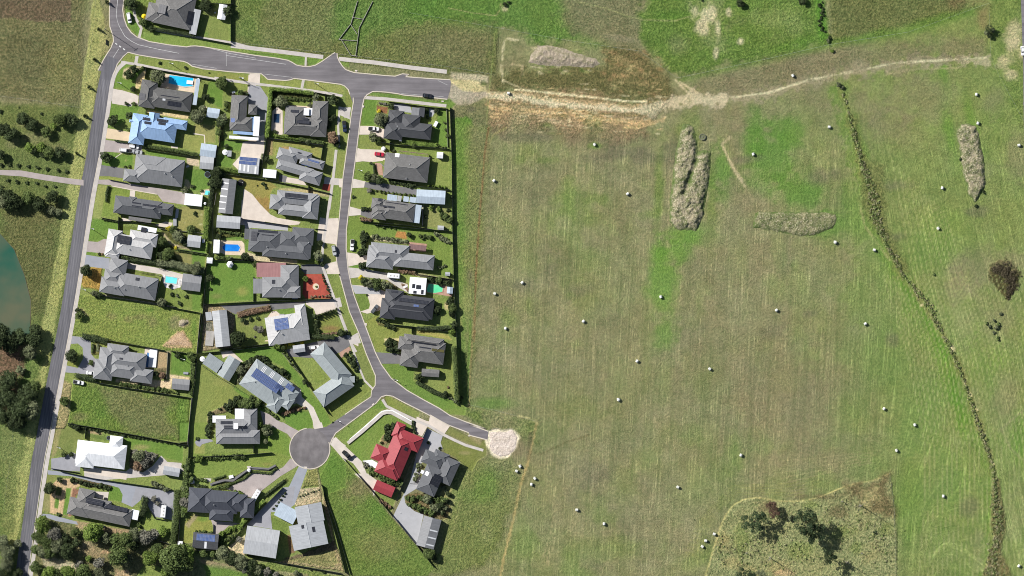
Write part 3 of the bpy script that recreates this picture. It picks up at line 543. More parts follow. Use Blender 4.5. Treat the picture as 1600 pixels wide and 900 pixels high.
LW([(1080,600),(1260,550),(1330,720),(1180,740),(1070,680)], srgb(118,122,56)); blob(1220,690,100,30, srgb(136,104,72), .8); LW([(350,880),(700,840),(800,900),(350,900)], c_lawn2); LW([(0,0),(120,0),(100,440),(70,540),(0,530)], c_lawn2)
area([(120,640),(180,640),(180,740),(110,740)], srgb(112,108,104), .9, .8, 1)
fr('L')
LW([(380,110),(640,70),(820,50),(870,130),(900,220),(990,320),(880,340),(860,260),(640,160),(470,210)], c_lawn2); LW([(840,130),(900,220),(1060,400),(1130,520),(1210,600),(1310,780),(1220,830),(1140,640),(1020,530),(1010,460),(900,330)], c_lawn2)
LW([(90,260),(380,440),(560,560),(440,545),(280,620),(150,680),(150,900),(0,900),(10,600)], srgb(122,130,66)); blob(280,400,120,60, srgb(136,134,76), .5); LW([(950,150),(1110,160),(1180,260),(1100,340),(1130,420),(1000,320),(930,210)], srgb(122,134,66)); LW([(1110,330),(1170,280),(1240,350),(1180,400),(1130,380)], srgb(118,130,58))
LW([(860,720),(1000,670),(1100,680),(1135,760),(1130,830),(990,850),(880,790)], c_lawn2, 1); LW([(750,820),(890,900),(740,900)], c_lawn2); LW([(1260,660),(1350,520),(1560,420),(1560,600),(1300,780)], srgb(118,126,60)); LW([(1410,180),(1470,140),(1530,290),(1500,350)], srgb(126,130,64)); LW([(1480,50),(1560,40),(1560,260)], srgb(122,126,70))
BED([(480,210),(640,160),(770,260),(890,340),(880,380),(600,200),(460,420),(400,420)], srgb(70,70,42)); BED([(150,690),(440,550),(620,620),(620,650),(420,650),(200,720),(150,900),(130,900)], srgb(120,104,84)); area([(480,230),(570,200),(600,210),(450,430),(420,410)], srgb(178,156,128), .8, 1, 1.5); BED([(830,700),(980,620),(1070,650),(900,700)], srgb(110,84,66)); LW([(390,440),(500,500),(700,650),(760,720),(620,660),(400,480)], c_lawn2)
fr('M')
LW([(140,0),(280,0),(280,160),(150,200),(150,300),(700,290),(890,280),(1060,340),(1060,400),(930,420),(450,520),(130,520),(120,330)], srgb(114,130,56)); LW([(0,0),(90,0),(80,180),(0,180)], c_lawn2); LW([(720,180),(900,40),(1060,160),(1070,330),(890,280),(730,260)], srgb(104,128,48)); blob(840,400,60,20, srgb(130,122,70), .6)
LW([(800,650),(1090,430),(1140,430),(1030,530),(830,690)], srgb(118,130,66)); BED([(880,640),(1030,530),(1050,560),(860,700)], srgb(60,60,40)); area([(1240,440),(1330,430),(1360,610),(1210,610),(1130,760),(1180,620)], srgb(132,128,78), .95, 1, 2, 0, 1); area([(1160,640),(1350,620),(1370,680),(1360,770),(1130,810),(1100,780)], srgb(180,160,138), .95, 1, 2, 0, 1); area([(1330,430),(1360,600),(1400,760),(1450,862),(1420,862),(1350,700)], srgb(158,146,116), .9, 1, 1.5)
BED([(300,580),(440,500),(450,530),(560,500),(700,420),(690,500),(450,620)], srgb(92,94,56)); LW([(150,560),(250,570),(250,590),(150,590)], c_lawn); LW([(1330,420),(1450,230),(1600,380),(1600,620),(1400,700)], srgb(90,120,44), .6)
fr('N')
LW([(210,260),(260,250),(410,290),(410,400),(250,400),(230,500),(150,510),(160,330)], srgb(134,134,62)); blob(330,290,60,30, c_lawn2, .8); area([(165,340),(250,250),(280,260),(200,370)], srgb(150,136,110), .85, 1, 1); BED([(460,440),(560,360),(680,330),(640,400),(520,520),(480,540)], srgb(96,104,56)); LW([(940,270),(1090,340),(1080,430),(950,380)], srgb(98,116,50)); area([(540,540),(700,440),(700,620),(560,590)], srgb(196,174,148), .95, 1, 2, 0, 1)
area([(1400,100),(1440,220),(1500,480),(1590,760),(1000,680),(1240,600),(1480,500),(1420,250)], srgb(152,134,104), 1, 1, 2, 0, 1); area([(1080,660),(1300,560),(1450,540),(1540,680),(1500,730),(1200,690)], srgb(134,128,82), .85, 2, 5, 0, 1); area([(1040,650),(1250,580),(1460,500),(1510,470),(1500,560),(1320,620),(1130,650)], srgb(104,88,74), .9, 1.5, 3, 0, 1); area([(1080,430),(1110,440),(1150,590),(1100,600)], srgb(124,90,76), .9, 1, 1)
area([(260,640),(560,690),(600,720),(340,700)], srgb(146,126,102), .9, 2, 3); area([(330,700),(700,760),(800,900),(360,900)], srgb(92,120,46), .95, 2, 4); area([(700,640),(960,690),(1600,800),(1600,900),(800,900)], srgb(112,126,62), .95, 2, 4, 0, .9); trail([(1000,770),(1140,790),(1250,800)], 30, srgb(150,138,110), .8)
area([(180,560),(480,590),(480,640),(180,620)], srgb(100,110,56), .9, 2, 3)
fr('O')
LW([(540,60),(590,25),(640,100),(600,130),(400,270),(270,440),(150,380)], srgb(112,130,60)); LW([(270,490),(400,360),(610,170),(700,170),(880,270),(860,320),(740,260),(640,360),(600,420),(560,450),(500,600),(400,620)], srgb(104,128,50)); LW([(620,0),(720,20),(960,150),(940,210),(650,90)], srgb(122,130,62)); LW([(930,0),(1400,0),(1400,180),(1240,170)], srgb(108,128,54))
for r in range(6): trail([(330+r*34,520+r*20),(500+r*34,350+r*14)], 7, srgb(130,138,76), .4, .5, .2)
LW([(1245,285),(1540,440),(1600,420),(1600,520),(1200,350)], srgb(116,118,66)); area([(1380,330),(1600,420),(1600,500),(1480,440)], srgb(150,132,98), .6, 2, 4); LW([(1180,390),(1330,440),(1560,530),(1460,720),(1300,580),(1200,540),(1160,440)], srgb(110,116,54)); blob(1400,540,80,24, srgb(150,136,100), .6); BED([(600,370),(730,260),(720,320),(640,460),(560,450)], srgb(140,120,92)); area([(320,610),(400,620),(540,800),(470,790)], srgb(110,124,66), .8, 1); LW([(1560,420),(1600,420),(1600,560),(1480,640)], srgb(112,116,62))
fr('P')
LW([(470,150),(620,210),(700,140),(620,350),(480,190)], srgb(112,126,60)); BED([(750,190),(850,170),(1050,220),(1150,290),(1120,390),(1060,400),(930,370),(760,290)], srgb(108,92,66)); area([(1080,100),(1180,100),(1130,230),(1050,210)], srgb(150,142,90), .7, 1, 2)
fr('Q')
LW([(220,240),(350,250),(330,300),(310,530),(170,520),(190,300)], srgb(92,122,44)); LW([(270,165),(560,190),(1060,270),(1100,260),(1060,300),(550,240),(250,195)], srgb(96,122,50)); LW([(1010,340),(1090,350),(1110,760),(950,740),(930,690),(980,540)], c_lawn2); LW([(150,630),(270,640),(400,700),(470,730),(490,790),(400,760),(150,780)], srgb(122,130,64)); blob(280,750,60,24, srgb(160,138,104), .7); LW([(540,740),(1110,800),(1110,900),(900,900),(880,830),(560,790)], srgb(112,126,58))
LW([(0,120),(40,150),(75,220),(70,330),(0,330)], srgb(120,124,62)); area([(340,310),(460,330),(450,400),(340,380)], srgb(138,88,66), .95, 1, 1.5)
fr('R')
LW([(160,215),(240,205),(320,220),(360,330),(270,410),(150,390)], srgb(110,128,58)); LW([(140,480),(250,470),(480,510),(470,560),(340,560),(320,640),(230,700),(110,650)], srgb(116,128,60)); LW([(90,760),(210,750),(200,800),(700,850),(950,900),(80,900)], srgb(104,124,50)); LW([(940,200),(1100,90),(1100,480),(930,440)], srgb(124,134,68)); LW([(850,650),(1110,640),(1120,880),(840,860)], srgb(130,130,78)); LW([(370,40),(500,50),(540,90),(200,70),(200,30)], srgb(120,128,66)); BED([(340,480),(770,540),(770,560),(480,530),(340,500)], srgb(90,90,50)); LW([(900,490),(1100,500),(1100,520),(800,480)], srgb(130,128,76)); LW([(0,480),(20,480),(0,700)], srgb(118,128,66)); LW([(0,100),(80,110),(40,360),(0,360)], srgb(124,130,66))
fr('S')
LW([(85,10),(340,10),(700,50),(1110,80),(1130,540),(1000,500),(950,300),(700,180),(300,110),(230,120),(200,290),(75,280)], srgb(106,126,52)); area([(580,70),(670,80),(680,150),(560,130)], srgb(180,118,64), .9, 1, 1.5); LW([(90,430),(190,395),(180,440)], c_lawn2); LW([(120,560),(200,530),(230,560),(230,610),(130,600)], srgb(118,128,58)); LW([(170,700),(270,700),(310,820),(290,860),(210,880)], srgb(98,118,50)); area([(320,120),(690,170),(690,200),(340,170)], srgb(196,178,152), .9, .8, 1.5, 0, 1); LW([(1000,750),(1110,740),(1120,900),(980,900)], srgb(114,130,60)); blob(1090,820,40,40, srgb(176,156,116), .85); BED([(430,570),(690,590),(680,650),(470,650)], srgb(124,108,86)); BED([(590,450),(780,470),(780,520),(590,480)], srgb(120,86,54)); area([(560,440),(1140,560),(1120,590),(780,520)], srgb(160,146,120), .8, 1, 1); blob(850,640,20,60, srgb(80,76,54), .5)
fr('T')
LW([(210,170),(320,120),(330,190),(590,230),(600,270),(530,270),(490,310),(370,320),(390,420),(310,420)], srgb(126,130,60)); LW([(640,230),(900,280),(940,330),(860,310),(640,270)], srgb(156,144,78)); area([(370,310),(500,310),(500,400),(400,420)], srgb(196,176,138), .95, .8, 1); LW([(350,520),(520,525),(620,570),(610,660),(700,720),(960,830),(1000,895),(860,895),(560,740),(430,630)], srgb(98,124,50)); LW([(620,580),(900,560),(940,500),(960,820),(900,790),(700,680)], srgb(124,132,68)); LW([(800,110),(940,100),(930,200),(800,170)], srgb(124,134,68)); blob(900,40,30,40, srgb(180,160,116), .8); LW([(30,60),(150,260),(90,300)], srgb(112,124,64)); LW([(110,360),(190,360),(300,640),(280,710),(190,630)], srgb(116,122,66)); LW([(0,640),(180,700),(270,730),(100,860),(0,895)], srgb(118,128,60)); LW([(380,790),(430,785),(480,895),(400,860)], srgb(118,128,58)); LW([(220,895),(340,810),(400,895)], c_lawn2); LW([(960,380),(1000,400),(1030,895),(960,870)], srgb(112,126,58)); blob(1000,130,24,160, srgb(140,140,80), .7); BED([(640,210),(940,210),(940,260),(700,230)], srgb(64,66,40)); BED([(300,150),(370,170),(440,220),(320,200)], srgb(110,100,64))
fr('Z')

area([(186,225),(230,218),(300,212),(334,250),(320,300),(290,334),(245,346),(206,328),(182,290)] if False else [(757,675),(777,672),(800,671),(811,683),(807,700),(797,711),(782,715),(769,709),(761,697)], srgb(216,200,186), 1, 2, 4, 0, .5)
# slight unevenness outside the town, none under the lots
fld = np.clip(sm(745, 800, GX)+sm(150, 100, GX)*0, 0, 1)
HZ = fld*(N_B*.10+N_C*.07-.14)-.0
HZ = np.where((GX < -40) | (GX > 1650) | (GY < -40) | (GY > 940), -.1, HZ)
idx = np.arange(NX*NY).reshape(NY, NX)
quads = np.stack([idx[1:, :-1], idx[1:, 1:], idx[:-1, 1:], idx[:-1, :-1]], -1).reshape(-1, 4)
V = np.stack([(GX-800)*MPP, (450-GY)*MPP, HZ], -1).reshape(-1, 3).astype(np.float32)
lum = (GC@np.array([.25,.65,.10]))[..., None]; GC = (lum+(GC-lum)*.86)*(.98+.50*(N_C-.5)*TUF+.30*(N_D-.5)*TUF)[..., None]*np.array([1.07,1.13,.96]); GC = np.clip(GC, .004, .8)
me = bpy.data.meshes.new('ground'); me.vertices.add(len(V)); me.vertices.foreach_set('co', V.ravel())
me.loops.add(quads.size); me.loops.foreach_set('vertex_index', quads.ravel().astype(np.int32))
me.polygons.add(len(quads)); me.polygons.foreach_set('loop_start', np.arange(0, quads.size, 4, dtype=np.int32)); me.update(calc_edges=True)
me.polygons.foreach_set('use_smooth', np.ones(len(quads), bool))
a = me.attributes.new('soil', 'FLOAT_COLOR', 'POINT'); a.data.foreach_set('color', np.concatenate([GC, np.ones((NY, NX, 1))], -1).astype(np.float32).ravel())
# row coordinate: mower and baler rows run nearly north-south, swinging over to the south-east in the east
swing = sm(1330, 1480, GX-.25*(GY-450)); ROW = (GX+.055*(GY-450))*(1-swing)+(GX-.22*(GY-450)+.0*GX)*swing
a = me.attributes.new('rows', 'FLOAT_VECTOR', 'POINT'); a.data.foreach_set('vector', np.stack([ROW, GY, STR], -1).astype(np.float32).ravel())
a = me.attributes.new('tuft', 'FLOAT', 'POINT'); a.data.foreach_set('value', TUF.astype(np.float32).ravel())
ground = bpy.data.objects.new('ground', me); COLN.objects.link(ground); ground['kind'] = 'structure'
m, n, l, b = newmat('ground_cover'); P = geo(n)
ac = n.new('ShaderNodeAttribute'); ac.attribute_name = 'soil'; ar = n.new('ShaderNodeAttribute'); ar.attribute_name = 'rows'; at = n.new('ShaderNodeAttribute'); at.attribute_name = 'tuft'
sp = n.new('ShaderNodeSeparateXYZ'); l.new(ar.outputs['Vector'], sp.inputs[0])
def rown(su, sv, det):
    cx = n.new('ShaderNodeCombineXYZ'); l.new(mth(n, l, 'MULTIPLY', sp.outputs[0], su), cx.inputs[0]); l.new(mth(n, l, 'MULTIPLY', sp.outputs[1], sv), cx.inputs[1])
    return noise(n, l, cx.outputs[0], 1.0, det, .6)
s1 = rown(.58, .010, 3); s2 = rown(.12, .004, 2)
n1 = noise(n, l, P, .9, 4, .65); n2 = noise(n, l, P, .22, 3, .6); n3 = noise(n, l, P, .045, 4, .6); n4 = noise(n, l, P, 2.2, 2, .6)
col = ac.outputs['Color']
col = mixrgb(n, l, mr(n, l, n3, .42, .62, 0, .5), col, mixrgb(n, l, 1.0, col, (1.12,1.0,.95), 'MULTIPLY'))
straw = mixrgb(n, l, 1.0, col, (1.62,1.52,1.45), 'MULTIPLY'); green = mixrgb(n, l, 1.0, col, (.60,.74,.62), 'MULTIPLY')
tf = at.outputs['Fac']
col = mixrgb(n, l, mth(n, l, 'MULTIPLY', mr(n, l, n1, .48, .64, 0, .85), tf), col, straw)
col = mixrgb(n, l, mth(n, l, 'MULTIPLY', mr(n, l, n1, .50, .36, 0, .9), tf), col, green)
col = mixrgb(n, l, mr(n, l, n2, .52, .68, 0, .40), col, green)
streak = mth(n, l, 'MULTIPLY', mth(n, l, 'MULTIPLY', mr(n, l, s1, .53, .62, 0, .95), sp.outputs[2]), mr(n, l, n2, .42, .56, .08, 1))
col = mixrgb(n, l, streak, col, mixrgb(n, l, 1.0, col, (1.75,1.65,1.7), 'MULTIPLY'))
col = mixrgb(n, l, mth(n, l, 'MULTIPLY', mr(n, l, s2, .5, .38, 0, .4), sp.outputs[2]), col, green)
g4 = mth(n, l, 'MULTIPLY', mth(n, l, 'SUBTRACT', mr(n, l, n4, .3, .7, .72, 1.30), 1.0), mth(n, l, 'ADD', .3, mth(n, l, 'MULTIPLY', tf, .7)))
col = vsc(n, l, col, mth(n, l, 'ADD', 1.0, g4))
l.new(col, b.inputs['Base Color']); b.inputs['Roughness'].default_value = 1; b.inputs['Specular IOR Level'].default_value = .05
hgt = mth(n, l, 'MULTIPLY', mth(n, l, 'ADD', n1, mth(n, l, 'MULTIPLY', n4, .5)), tf)
bump(n, l, b, hgt, .8, 1.3)
me.materials.append(m)

# ---------------------------------------------------------------- roads
def road(name, F, m, z):
    b = MB(); b.prism([(q.x, q.y) for q in (ww(p) for p in F)], -.03, z); o = b.build(name, m); o['kind'] = 'structure'; return o
def G(k, L): fr(k); return pts(L)
up_edge = G('A', [(265,-30),(250,90),(262,170),(290,250),(330,305),(380,345),(500,390),(680,420),(850,440),(885,432),(930,430),(1000,437),(1250,480),(1500,520)])+G('H', [(400,45),(560,66),(660,85),(700,105),(740,130),(800,142),(860,145),(920,130),(980,95),(1040,52),(1100,12)])
up_edge2 = G('H', [(1120,20),(1122,50),(1140,95),(1170,140),(1200,172)])+G('U', [(1100,592),(1140,605),(1250,615),(1400,630),(1480,635),(1540,615),(1600,620)])+G('Q', [(640,-2),(900,18),(1130,32)])
low_edge = G('Q', [(1100,243),(850,215),(700,205),(620,196),(560,182),(440,166),(340,158),(290,160),(230,195),(200,235),(185,300)])
west_low = G('H', [(1240,405),(1225,360),(1190,325),(1150,310),(1000,290),(720,255),(680,268),(640,275),(470,264),(440,235),(410,212),(300,205)])+G('A', [(1250,672),(1150,660),(1000,645),(900,620),(860,590),(820,575),(650,555),(500,532),(400,515),(300,490),(255,530),(200,600),(165,700)])
west_up = G('A', [(130,-30),(125,150),(130,250),(160,340),(165,385),(140,450),(100,510),(70,560),(20,660)])
road('road', up_edge+up_edge2+G('Q', [(1140,60),(1130,150)])+low_edge+[(552,163)]+west_low+west_up[::-1], M_road, .030)
wc = [(28,960),(33,905),(40,853),(57.5,730),(66,685),(84,590),(104,490),(118,400),(132,310),(144.5,245),(158,160),(168,112),(176,90)]
ang = lambda a, b: math.atan2(b[1]-a[1], b[0]-a[0])
def offs(L, d):
    out = []
    for i, p in enumerate(L):
        a = L[max(i-1,0)]; c = L[min(i+1,len(L)-1)]; t = ang(a, c); out.append((p[0]-math.sin(t)*d, p[1]+math.cos(t)*d))
    return out
wcs = smooth_path(wc, 3); road('road', offs(wcs, -9.6)+offs(wcs, 9.6)[::-1], M_watson, .034)
wpath = [(42,960),(47,905),(55,853),(72,730),(80.5,685),(97.5,590),(116,490),(131,400),(145.5,310),(157.5,245),(170,165),(176,126),(184,108),(196,97)]
M_wheel = asphalt('rural_asphalt_worn', (.168,.164,.174), .12)
for d_ in (-5.2, -1.6, 2.4, 5.6): fr('Z'); pathstrip('road', offs(wcs, d_)[:-4], 1.5, M_wheel, .037)
fr('Z'); o = pathstrip('roadside_path', smooth_path(wpath, 3), 6.2, M_path, .040)
ash_r = G('Q', [(185,300),(160,450),(130,700),(105,900)])+G('R', [(140,350),(95,700)])+G('S', [(72,60),(70,250),(90,460),(118,600),(150,720),(210,880)])+G('T', [(210,190),(300,430),(350,530),(430,640),(560,740),(700,820),(830,890)])+G('O', [(1250,180),(1400,240),(1600,310)])+G('ri', [(100,190),(190,222)])
ash_l = G('ri', [(185,262),(100,240)])+G('O', [(1430,345),(1230,270),(960,130),(790,45),(700,-5),(640,-15),(590,0)])+G('O', [(540,60),(150,350),(115,410)])
ash_w = G('O', [(240,170),(400,60),(490,0)])+G('T', [(270,740),(298,700),(300,620),(220,430),(160,260),(85,90)])+G('S', [(0,500)])+G('K', [(1300,230),(1275,130),(1262,20)])+G('R', [(0,780),(40,350),(80,60)])+G('Q', [(60,420),(85,270),(82,225)])
road('road', ash_r+ash_l+G('O', [(100,460)])+G('M', [(1440,230),(1300,400),(1100,350),(1080,200),(1180,80),(1300,60)])+G('O', [(60,290)])+ash_w, M_road, .0325)
cc = (484, 700.8); circ = [(cc[0]+31*math.cos(t), cc[1]+31.5*math.sin(t)) for t in [2*math.pi*i/40 for i in range(40)]]
o = road('turning_circle', circ, asphalt('turning_asphalt', (.185,.170,.170)), .036)
# kerbs: real steps with a pale concrete top
def kerb(L, wid=1.5, h=.11):
    W = [ww(p) for p in L]; b = MB(); r = wid*MPP/2; A = []; B = []
    for i, p in enumerate(W):
        t = (W[min(i+1, len(W)-1)]-W[max(i-1, 0)]).normalized(); A.append((p.x-t.y*r, p.y+t.x*r)); B.append((p.x+t.y*r, p.y-t.x*r))
    for i in range(len(W)-1): b.prism([A[i], B[i], B[i+1], A[i+1]], -.02, h)
    o = b.build('kerb', M_kerb); o['kind'] = 'structure'
for L in (up_edge, up_edge2, low_edge+ash_r[1:], west_low[::-1], [(p[0], p[1]) for p in west_up], ash_l[:7][::-1], ash_l[6:]+G('O', [(100,450)]), ash_w): kerb(L)
t0 = math.radians; kerb([(cc[0]+31.5*math.cos(t0(t)), cc[1]+32*math.sin(t0(t))) for t in range(-18, 270, 9)]); kerb(offs(wcs, 9.9)[:-9], 1.0, .06)
# painted lines
def paint(L, wid, frame='Z', dash=None):
    fr(frame); P = [Vector(ww(p)) for p in pts(L)]; b = MB(); r = wid/2
    segs = []
    for i in range(len(P)-1):
        if not dash: segs.append((P[i], P[i+1]))
        else:
            d = (P[i+1]-P[i]); k = max(1, int(d.length/dash)); 
            for j in range(0, k): segs.append((P[i]+d*(j/k), P[i]+d*((j+.5)/k)))
    for a, c in segs:
        t = (c-a).normalized(); q = Vector((-t.y, t.x, 0))*r
        z = .0405 if True else 0
        b.quad((a.x+q.x,a.y+q.y,z),(a.x-q.x,a.y-q.y,z),(c.x-q.x,c.y-q.y,z),(c.x+q.x,c.y+q.y,z))
    o = b.build('road_marking', M_line); o['kind'] = 'structure'
paint([(205,-20),(190,130),(200,200),(220,250),(270,340),(330,385),(400,420),(600,465),(780,500)], .16, 'A')
paint([(180,405),(290,480)], .5, 'A', 2.0); paint([(215,455),(160,540)], .14, 'A'); paint([(1010,437),(1250,500),(1500,545)], .12, 'A'); paint([(860,595),(1130,640)], .10, 'A')
paint([(80,40),(640,122)], .12, 'H'); paint([(440,215),(700,245)], .10, 'H'); paint([(82,5),(82,140)], .10, 'H'); paint([(600,180),(1060,215)], .10, 'Q'); paint([(1000,40),(1105,90)], .10, 'Q')
# ---------------------------------------------------------------- builders: buildings
def wing_h(R, typ, tp, eave, x, y):
    c, s = math.cos(R[4]), math.sin(R[4]); dx, dy = x-R[0], y-R[1]; u = dx*c+dy*s; v = -dx*s+dy*c
    if abs(u) > R[2]+.02 or abs(v) > R[3]+.02: return None
    if typ == 'h': return eave+tp*min(R[2]-abs(u), R[3]-abs(v))
    if typ == 'g': return eave+tp*(R[3]-abs(v) if R[2] >= R[3] else R[2]-abs(u))
    if typ == 'G': return eave+tp*(R[3]-abs(v) if R[2] < R[3] else R[2]-abs(u))
    return eave+.04*(v+R[3])
def add_wing(rf, rc, wl, R, typ, tp, e, O, under=.5):
    cx, cy, a, b_, t = R
    sw = (b_ > a) if typ in 'hg' else (b_ <= a) if typ == 'G' else False
    if sw: a, b_, t = b_, a, t+math.pi/2
    c, s = math.cos(t), math.sin(t)
    L = lambda u, v, z: (cx+u*c-v*s-O[0], cy+u*s+v*c-O[1], z)
    k = 1/math.cos(math.atan(tp)); zr = e+tp*b_
    if typ == 'f':
        z0 = e; z1 = e+.08*b_
        rf.quad(L(-a,-b_,z0), L(a,-b_,z0), L(a,b_,z1), L(-a,b_,z1), [(-a,-b_),(a,-b_),(a,b_),(-a,b_)])
        P = [(-a,-b_,z0),(a,-b_,z0),(a,b_,z1),(-a,b_,z1)]
    elif typ == 'h':
        r = a-b_
        rf.quad(L(-a,-b_,e), L(a,-b_,e), L(r,0,zr), L(-r,0,zr), [(-a,0),(a,0),(r,b_*k),(-r,b_*k)])
        rf.quad(L(a,b_,e), L(-a,b_,e), L(-r,0,zr), L(r,0,zr), [(a,40),(-a,40),(-r,40+b_*k),(r,40+b_*k)])
        rf.poly([L(a,-b_,e), L(a,b_,e), L(r,0,zr)], [(-b_,80),(b_,80),(0,80+b_*k)])
        rf.poly([L(-a,b_,e), L(-a,-b_,e), L(-r,0,zr)], [(-b_,120),(b_,120),(0,120+b_*k)])
        if rc is not None:
            q = lambda u, v, z: L(u, v, z+.03)
            rc.bar(q(-r,0,zr), q(r,0,zr), .13, 4)
            for u, v in ((a,b_),(a,-b_),(-a,b_),(-a,-b_)): rc.bar(q(u*.995, v*.995, e), q(math.copysign(r,u), 0, zr), .11, 4)
        P = [(-a,-b_,e),(a,-b_,e),(a,b_,e),(-a,b_,e)]
    else:
        rf.quad(L(-a,-b_,e), L(a,-b_,e), L(a,0,zr), L(-a,0,zr), [(-a,0),(a,0),(a,b_*k),(-a,b_*k)])
        rf.quad(L(a,b_,e), L(-a,b_,e), L(-a,0,zr), L(a,0,zr), [(a,40),(-a,40),(-a,40+b_*k),(a,40+b_*k)])
        if rc is not None: rc.bar(L(-a,0,zr+.03), L(a,0,zr+.03), .12, 4)
        for sg in (-1, 1):
            g = [L(sg*(a-.25),-b_+.3,e-.05), L(sg*(a-.25),b_-.3,e-.05), L(sg*(a-.25),0,zr-.12)]
            wl.poly(g if sg > 0 else g[::-1])
        P = [(-a,-b_,e),(a,-b_,e),(a,b_,e),(-a,b_,e)]
    for i in range(4):                                  # fascia, then soffit
        p, q = P[i], P[(i+1) % 4]
        rf.quad(L(p[0],p[1],p[2]-.2), L(q[0],q[1],q[2]-.2), L(*q), L(*p))
    rf.poly([L(p[0],p[1],p[2]-.2) for p in P[::-1]])
    ins = min(under, b_*.4)
    if typ == 'f':
        for sx in (-1,1):
            for sy in (-1,1): wl.bar(L(sx*(a-.15), sy*(b_-.15), 0), L(sx*(a-.15), sy*(b_-.15), e-.19), .07, 6)
    else:
        W = [L(u, v, 0)[:2] for u, v in ((-a+ins,-b_+ins),(a-ins,-b_+ins),(a-ins,b_-ins),(-a+ins,b_-ins))]
        wl.prism(W, 0, e-.21)
    return (a, b_, t, ins)
def house(label, cat, short, ang, wings, roof, name='house', eave=3.0, pitch=25, panels=(), pvm=None, glass=(), vents=(), wall=None, group=None, caps=True, patio=(), patio_m=None, windows=True, strips=(), under=.5):
    Rs = []
    for q in wings:
        typ = q[4] if len(q) > 4 else 'h'; a_ = ang+(q[5] if len(q) > 5 else 0); Rs.append((rect(*q[:4], a_), typ))
    big = max(Rs, key=lambda r: r[0][2]*r[0][3])[0]; O = (big[0], big[1]); root = empty(name, (O[0], O[1], 0), 0)
    tp = math.tan(math.radians(pitch)); rf, rc, wl = MB(), (MB() if caps else None), MB(); info = []
    for i, (R, typ) in enumerate(Rs):
        e = eave+.013*i-(.25 if typ == 'f' else 0); info.append((R, typ, e)); w_ = add_wing(rf, rc, wl, R, typ, tp, e, O, under)
        if windows and typ == 'h' and R[2]*R[3] > 8:
            a, b_, t, ins = w_; c, s = math.cos(t), math.sin(t)
            for sg in (-1, 1):
                for fu in (-.45, .4):
                    u, v = fu*a, sg*(b_-ins+.03); X, Y = R[0]+u*c-v*s, R[1]+u*s+v*c; v2 = sg*(b_+.3); X2, Y2 = R[0]+u*c-v2*s, R[1]+u*s+v2*c
                    if any(wing_h(r2, 'f', 0, 1, X2, Y2) is not None for r2, _ in Rs if r2 is not R): continue
                    wb = MB(); wb.box(X-O[0], Y-O[1], 1.45, 1.7, .08, 1.2, t); fw = wb.build('window', M_white, root)
                    gb = MB(); v3 = sg*(b_-ins+.075); gb.box(R[0]+u*c-v3*s-O[0], R[1]+u*s+v3*c-O[1], 1.45, 1.5, .05, 1.0, t); gb.build('pane', M_glass, fw)
    def H(x, y):
        z = [wing_h(R, ty, tp, e, x, y) for R, ty, e in info]; z = [k for k in z if k is not None]; return max(z) if z else eave
    rf.build('roof', roof, root)
    if rc is not None and rc.V:
        base = roof.name+'_capping'
        if base not in MATS:
            m = roof.copy(); m.name = base; MATS[base] = m
            cm = m.node_tree.nodes['Principled BSDF']; 
            for nd in m.node_tree.nodes:
                if nd.type == 'VECT_MATH' and nd.operation == 'SCALE': nd.inputs[0].default_value = tuple(min(.9, x*1.25+.02) for x in nd.inputs[0].default_value)
        rc.build('ridge_capping', MATS[base], root)
    wl.build('wall', wall or M_wall, root)
    for q in patio:
        b1, b2, b3 = MB(), None, MB(); R = rect(*q[:4], ang+(q[4] if len(q) > 4 else 0)); add_wing(b1, None, b3, R, 'f', tp, eave-.3-.01*len(q), O)
        pr = b1.build('patio_roof', q[5] if len(q) > 5 else (patio_m or roof), root)
        for su in (-1,1):
            for sv in (-1,1): X, Y = loc2w(R, su*(R[2]-.15), sv*(R[3]-.15)); pb = MB(); pb.bar((X-O[0], Y-O[1], 0), (X-O[0], Y-O[1], eave-.55), .07, 6); pb.build('post', M_white, pr)
    def plate(nm, q, m, lift, rails=True, nxy=None, par=root, a0=None, single=False):
        R = rect(*q[:4], ang if a0 is None else a0); cx, cy = R[0], R[1]; h0 = H(cx, cy); d = .15; gs = []
        for gi in (-.7,-.35,0,.35,.7):
            for gj in (-.6,0,.6):
                qx, qy = loc2w(R, R[2]*gi, R[3]*gj); gs.append((round((H(qx+d, qy)-H(qx-d, qy))/(2*d), 2), round((H(qx, qy+d)-H(qx, qy-d))/(2*d), 2)))
        gbest = max(set(gs), key=gs.count)
        gxx, gyy = gbest; Z0 = lambda x, y: h0+gxx*(x-cx)+gyy*(y-cy)
        ex = max([0]+[H(*loc2w(R, R[2]*.97*i, R[3]*.97*j))-Z0(*loc2w(R, R[2]*.97*i, R[3]*.97*j)) for i in (-1,-.5,0,.5,1) for j in (-1,0,1)]); Z = lambda x, y: Z0(x, y)+lift+min(ex, .75)
        def slab(u0, v0, u1, v1, nm, m, par, th=.05, up=0):
            Q = [loc2w(R, u, v) for u, v in ((u0,v0),(u1,v0),(u1,v1),(u0,v1))]; top = [(x-O[0], y-O[1], Z(x, y)+up) for x, y in Q]; bot = [(x, y, z-th) for x, y, z in top]
            b = MB(); W_, H_ = abs(u1-u0), abs(v1-v0); b.quad(*top, [(0,0),(max(1,round(W_/.5))*.5,0),(max(1,round(W_/.5))*.5,max(1,round(H_/.5))*.5),(0,max(1,round(H_/.5))*.5)])
            for i in range(4): b.quad(bot[i], bot[(i+1)%4], top[(i+1)%4], top[i])
            return b.build(nm, m, par)
        if single: return slab(-R[2], -R[3], R[2], R[3], nm, m, par)
        arr = slab(-R[2]+.05, -R[3]+.05, R[2]-.05, R[3]-.05, 'solar_array', M_rail, root, .04, -.05)
        nx = max(1, round(2*R[2]/1.25)); ny = max(1, round(2*R[3]/1.7))
        while nx*ny > 60: nx -= 1
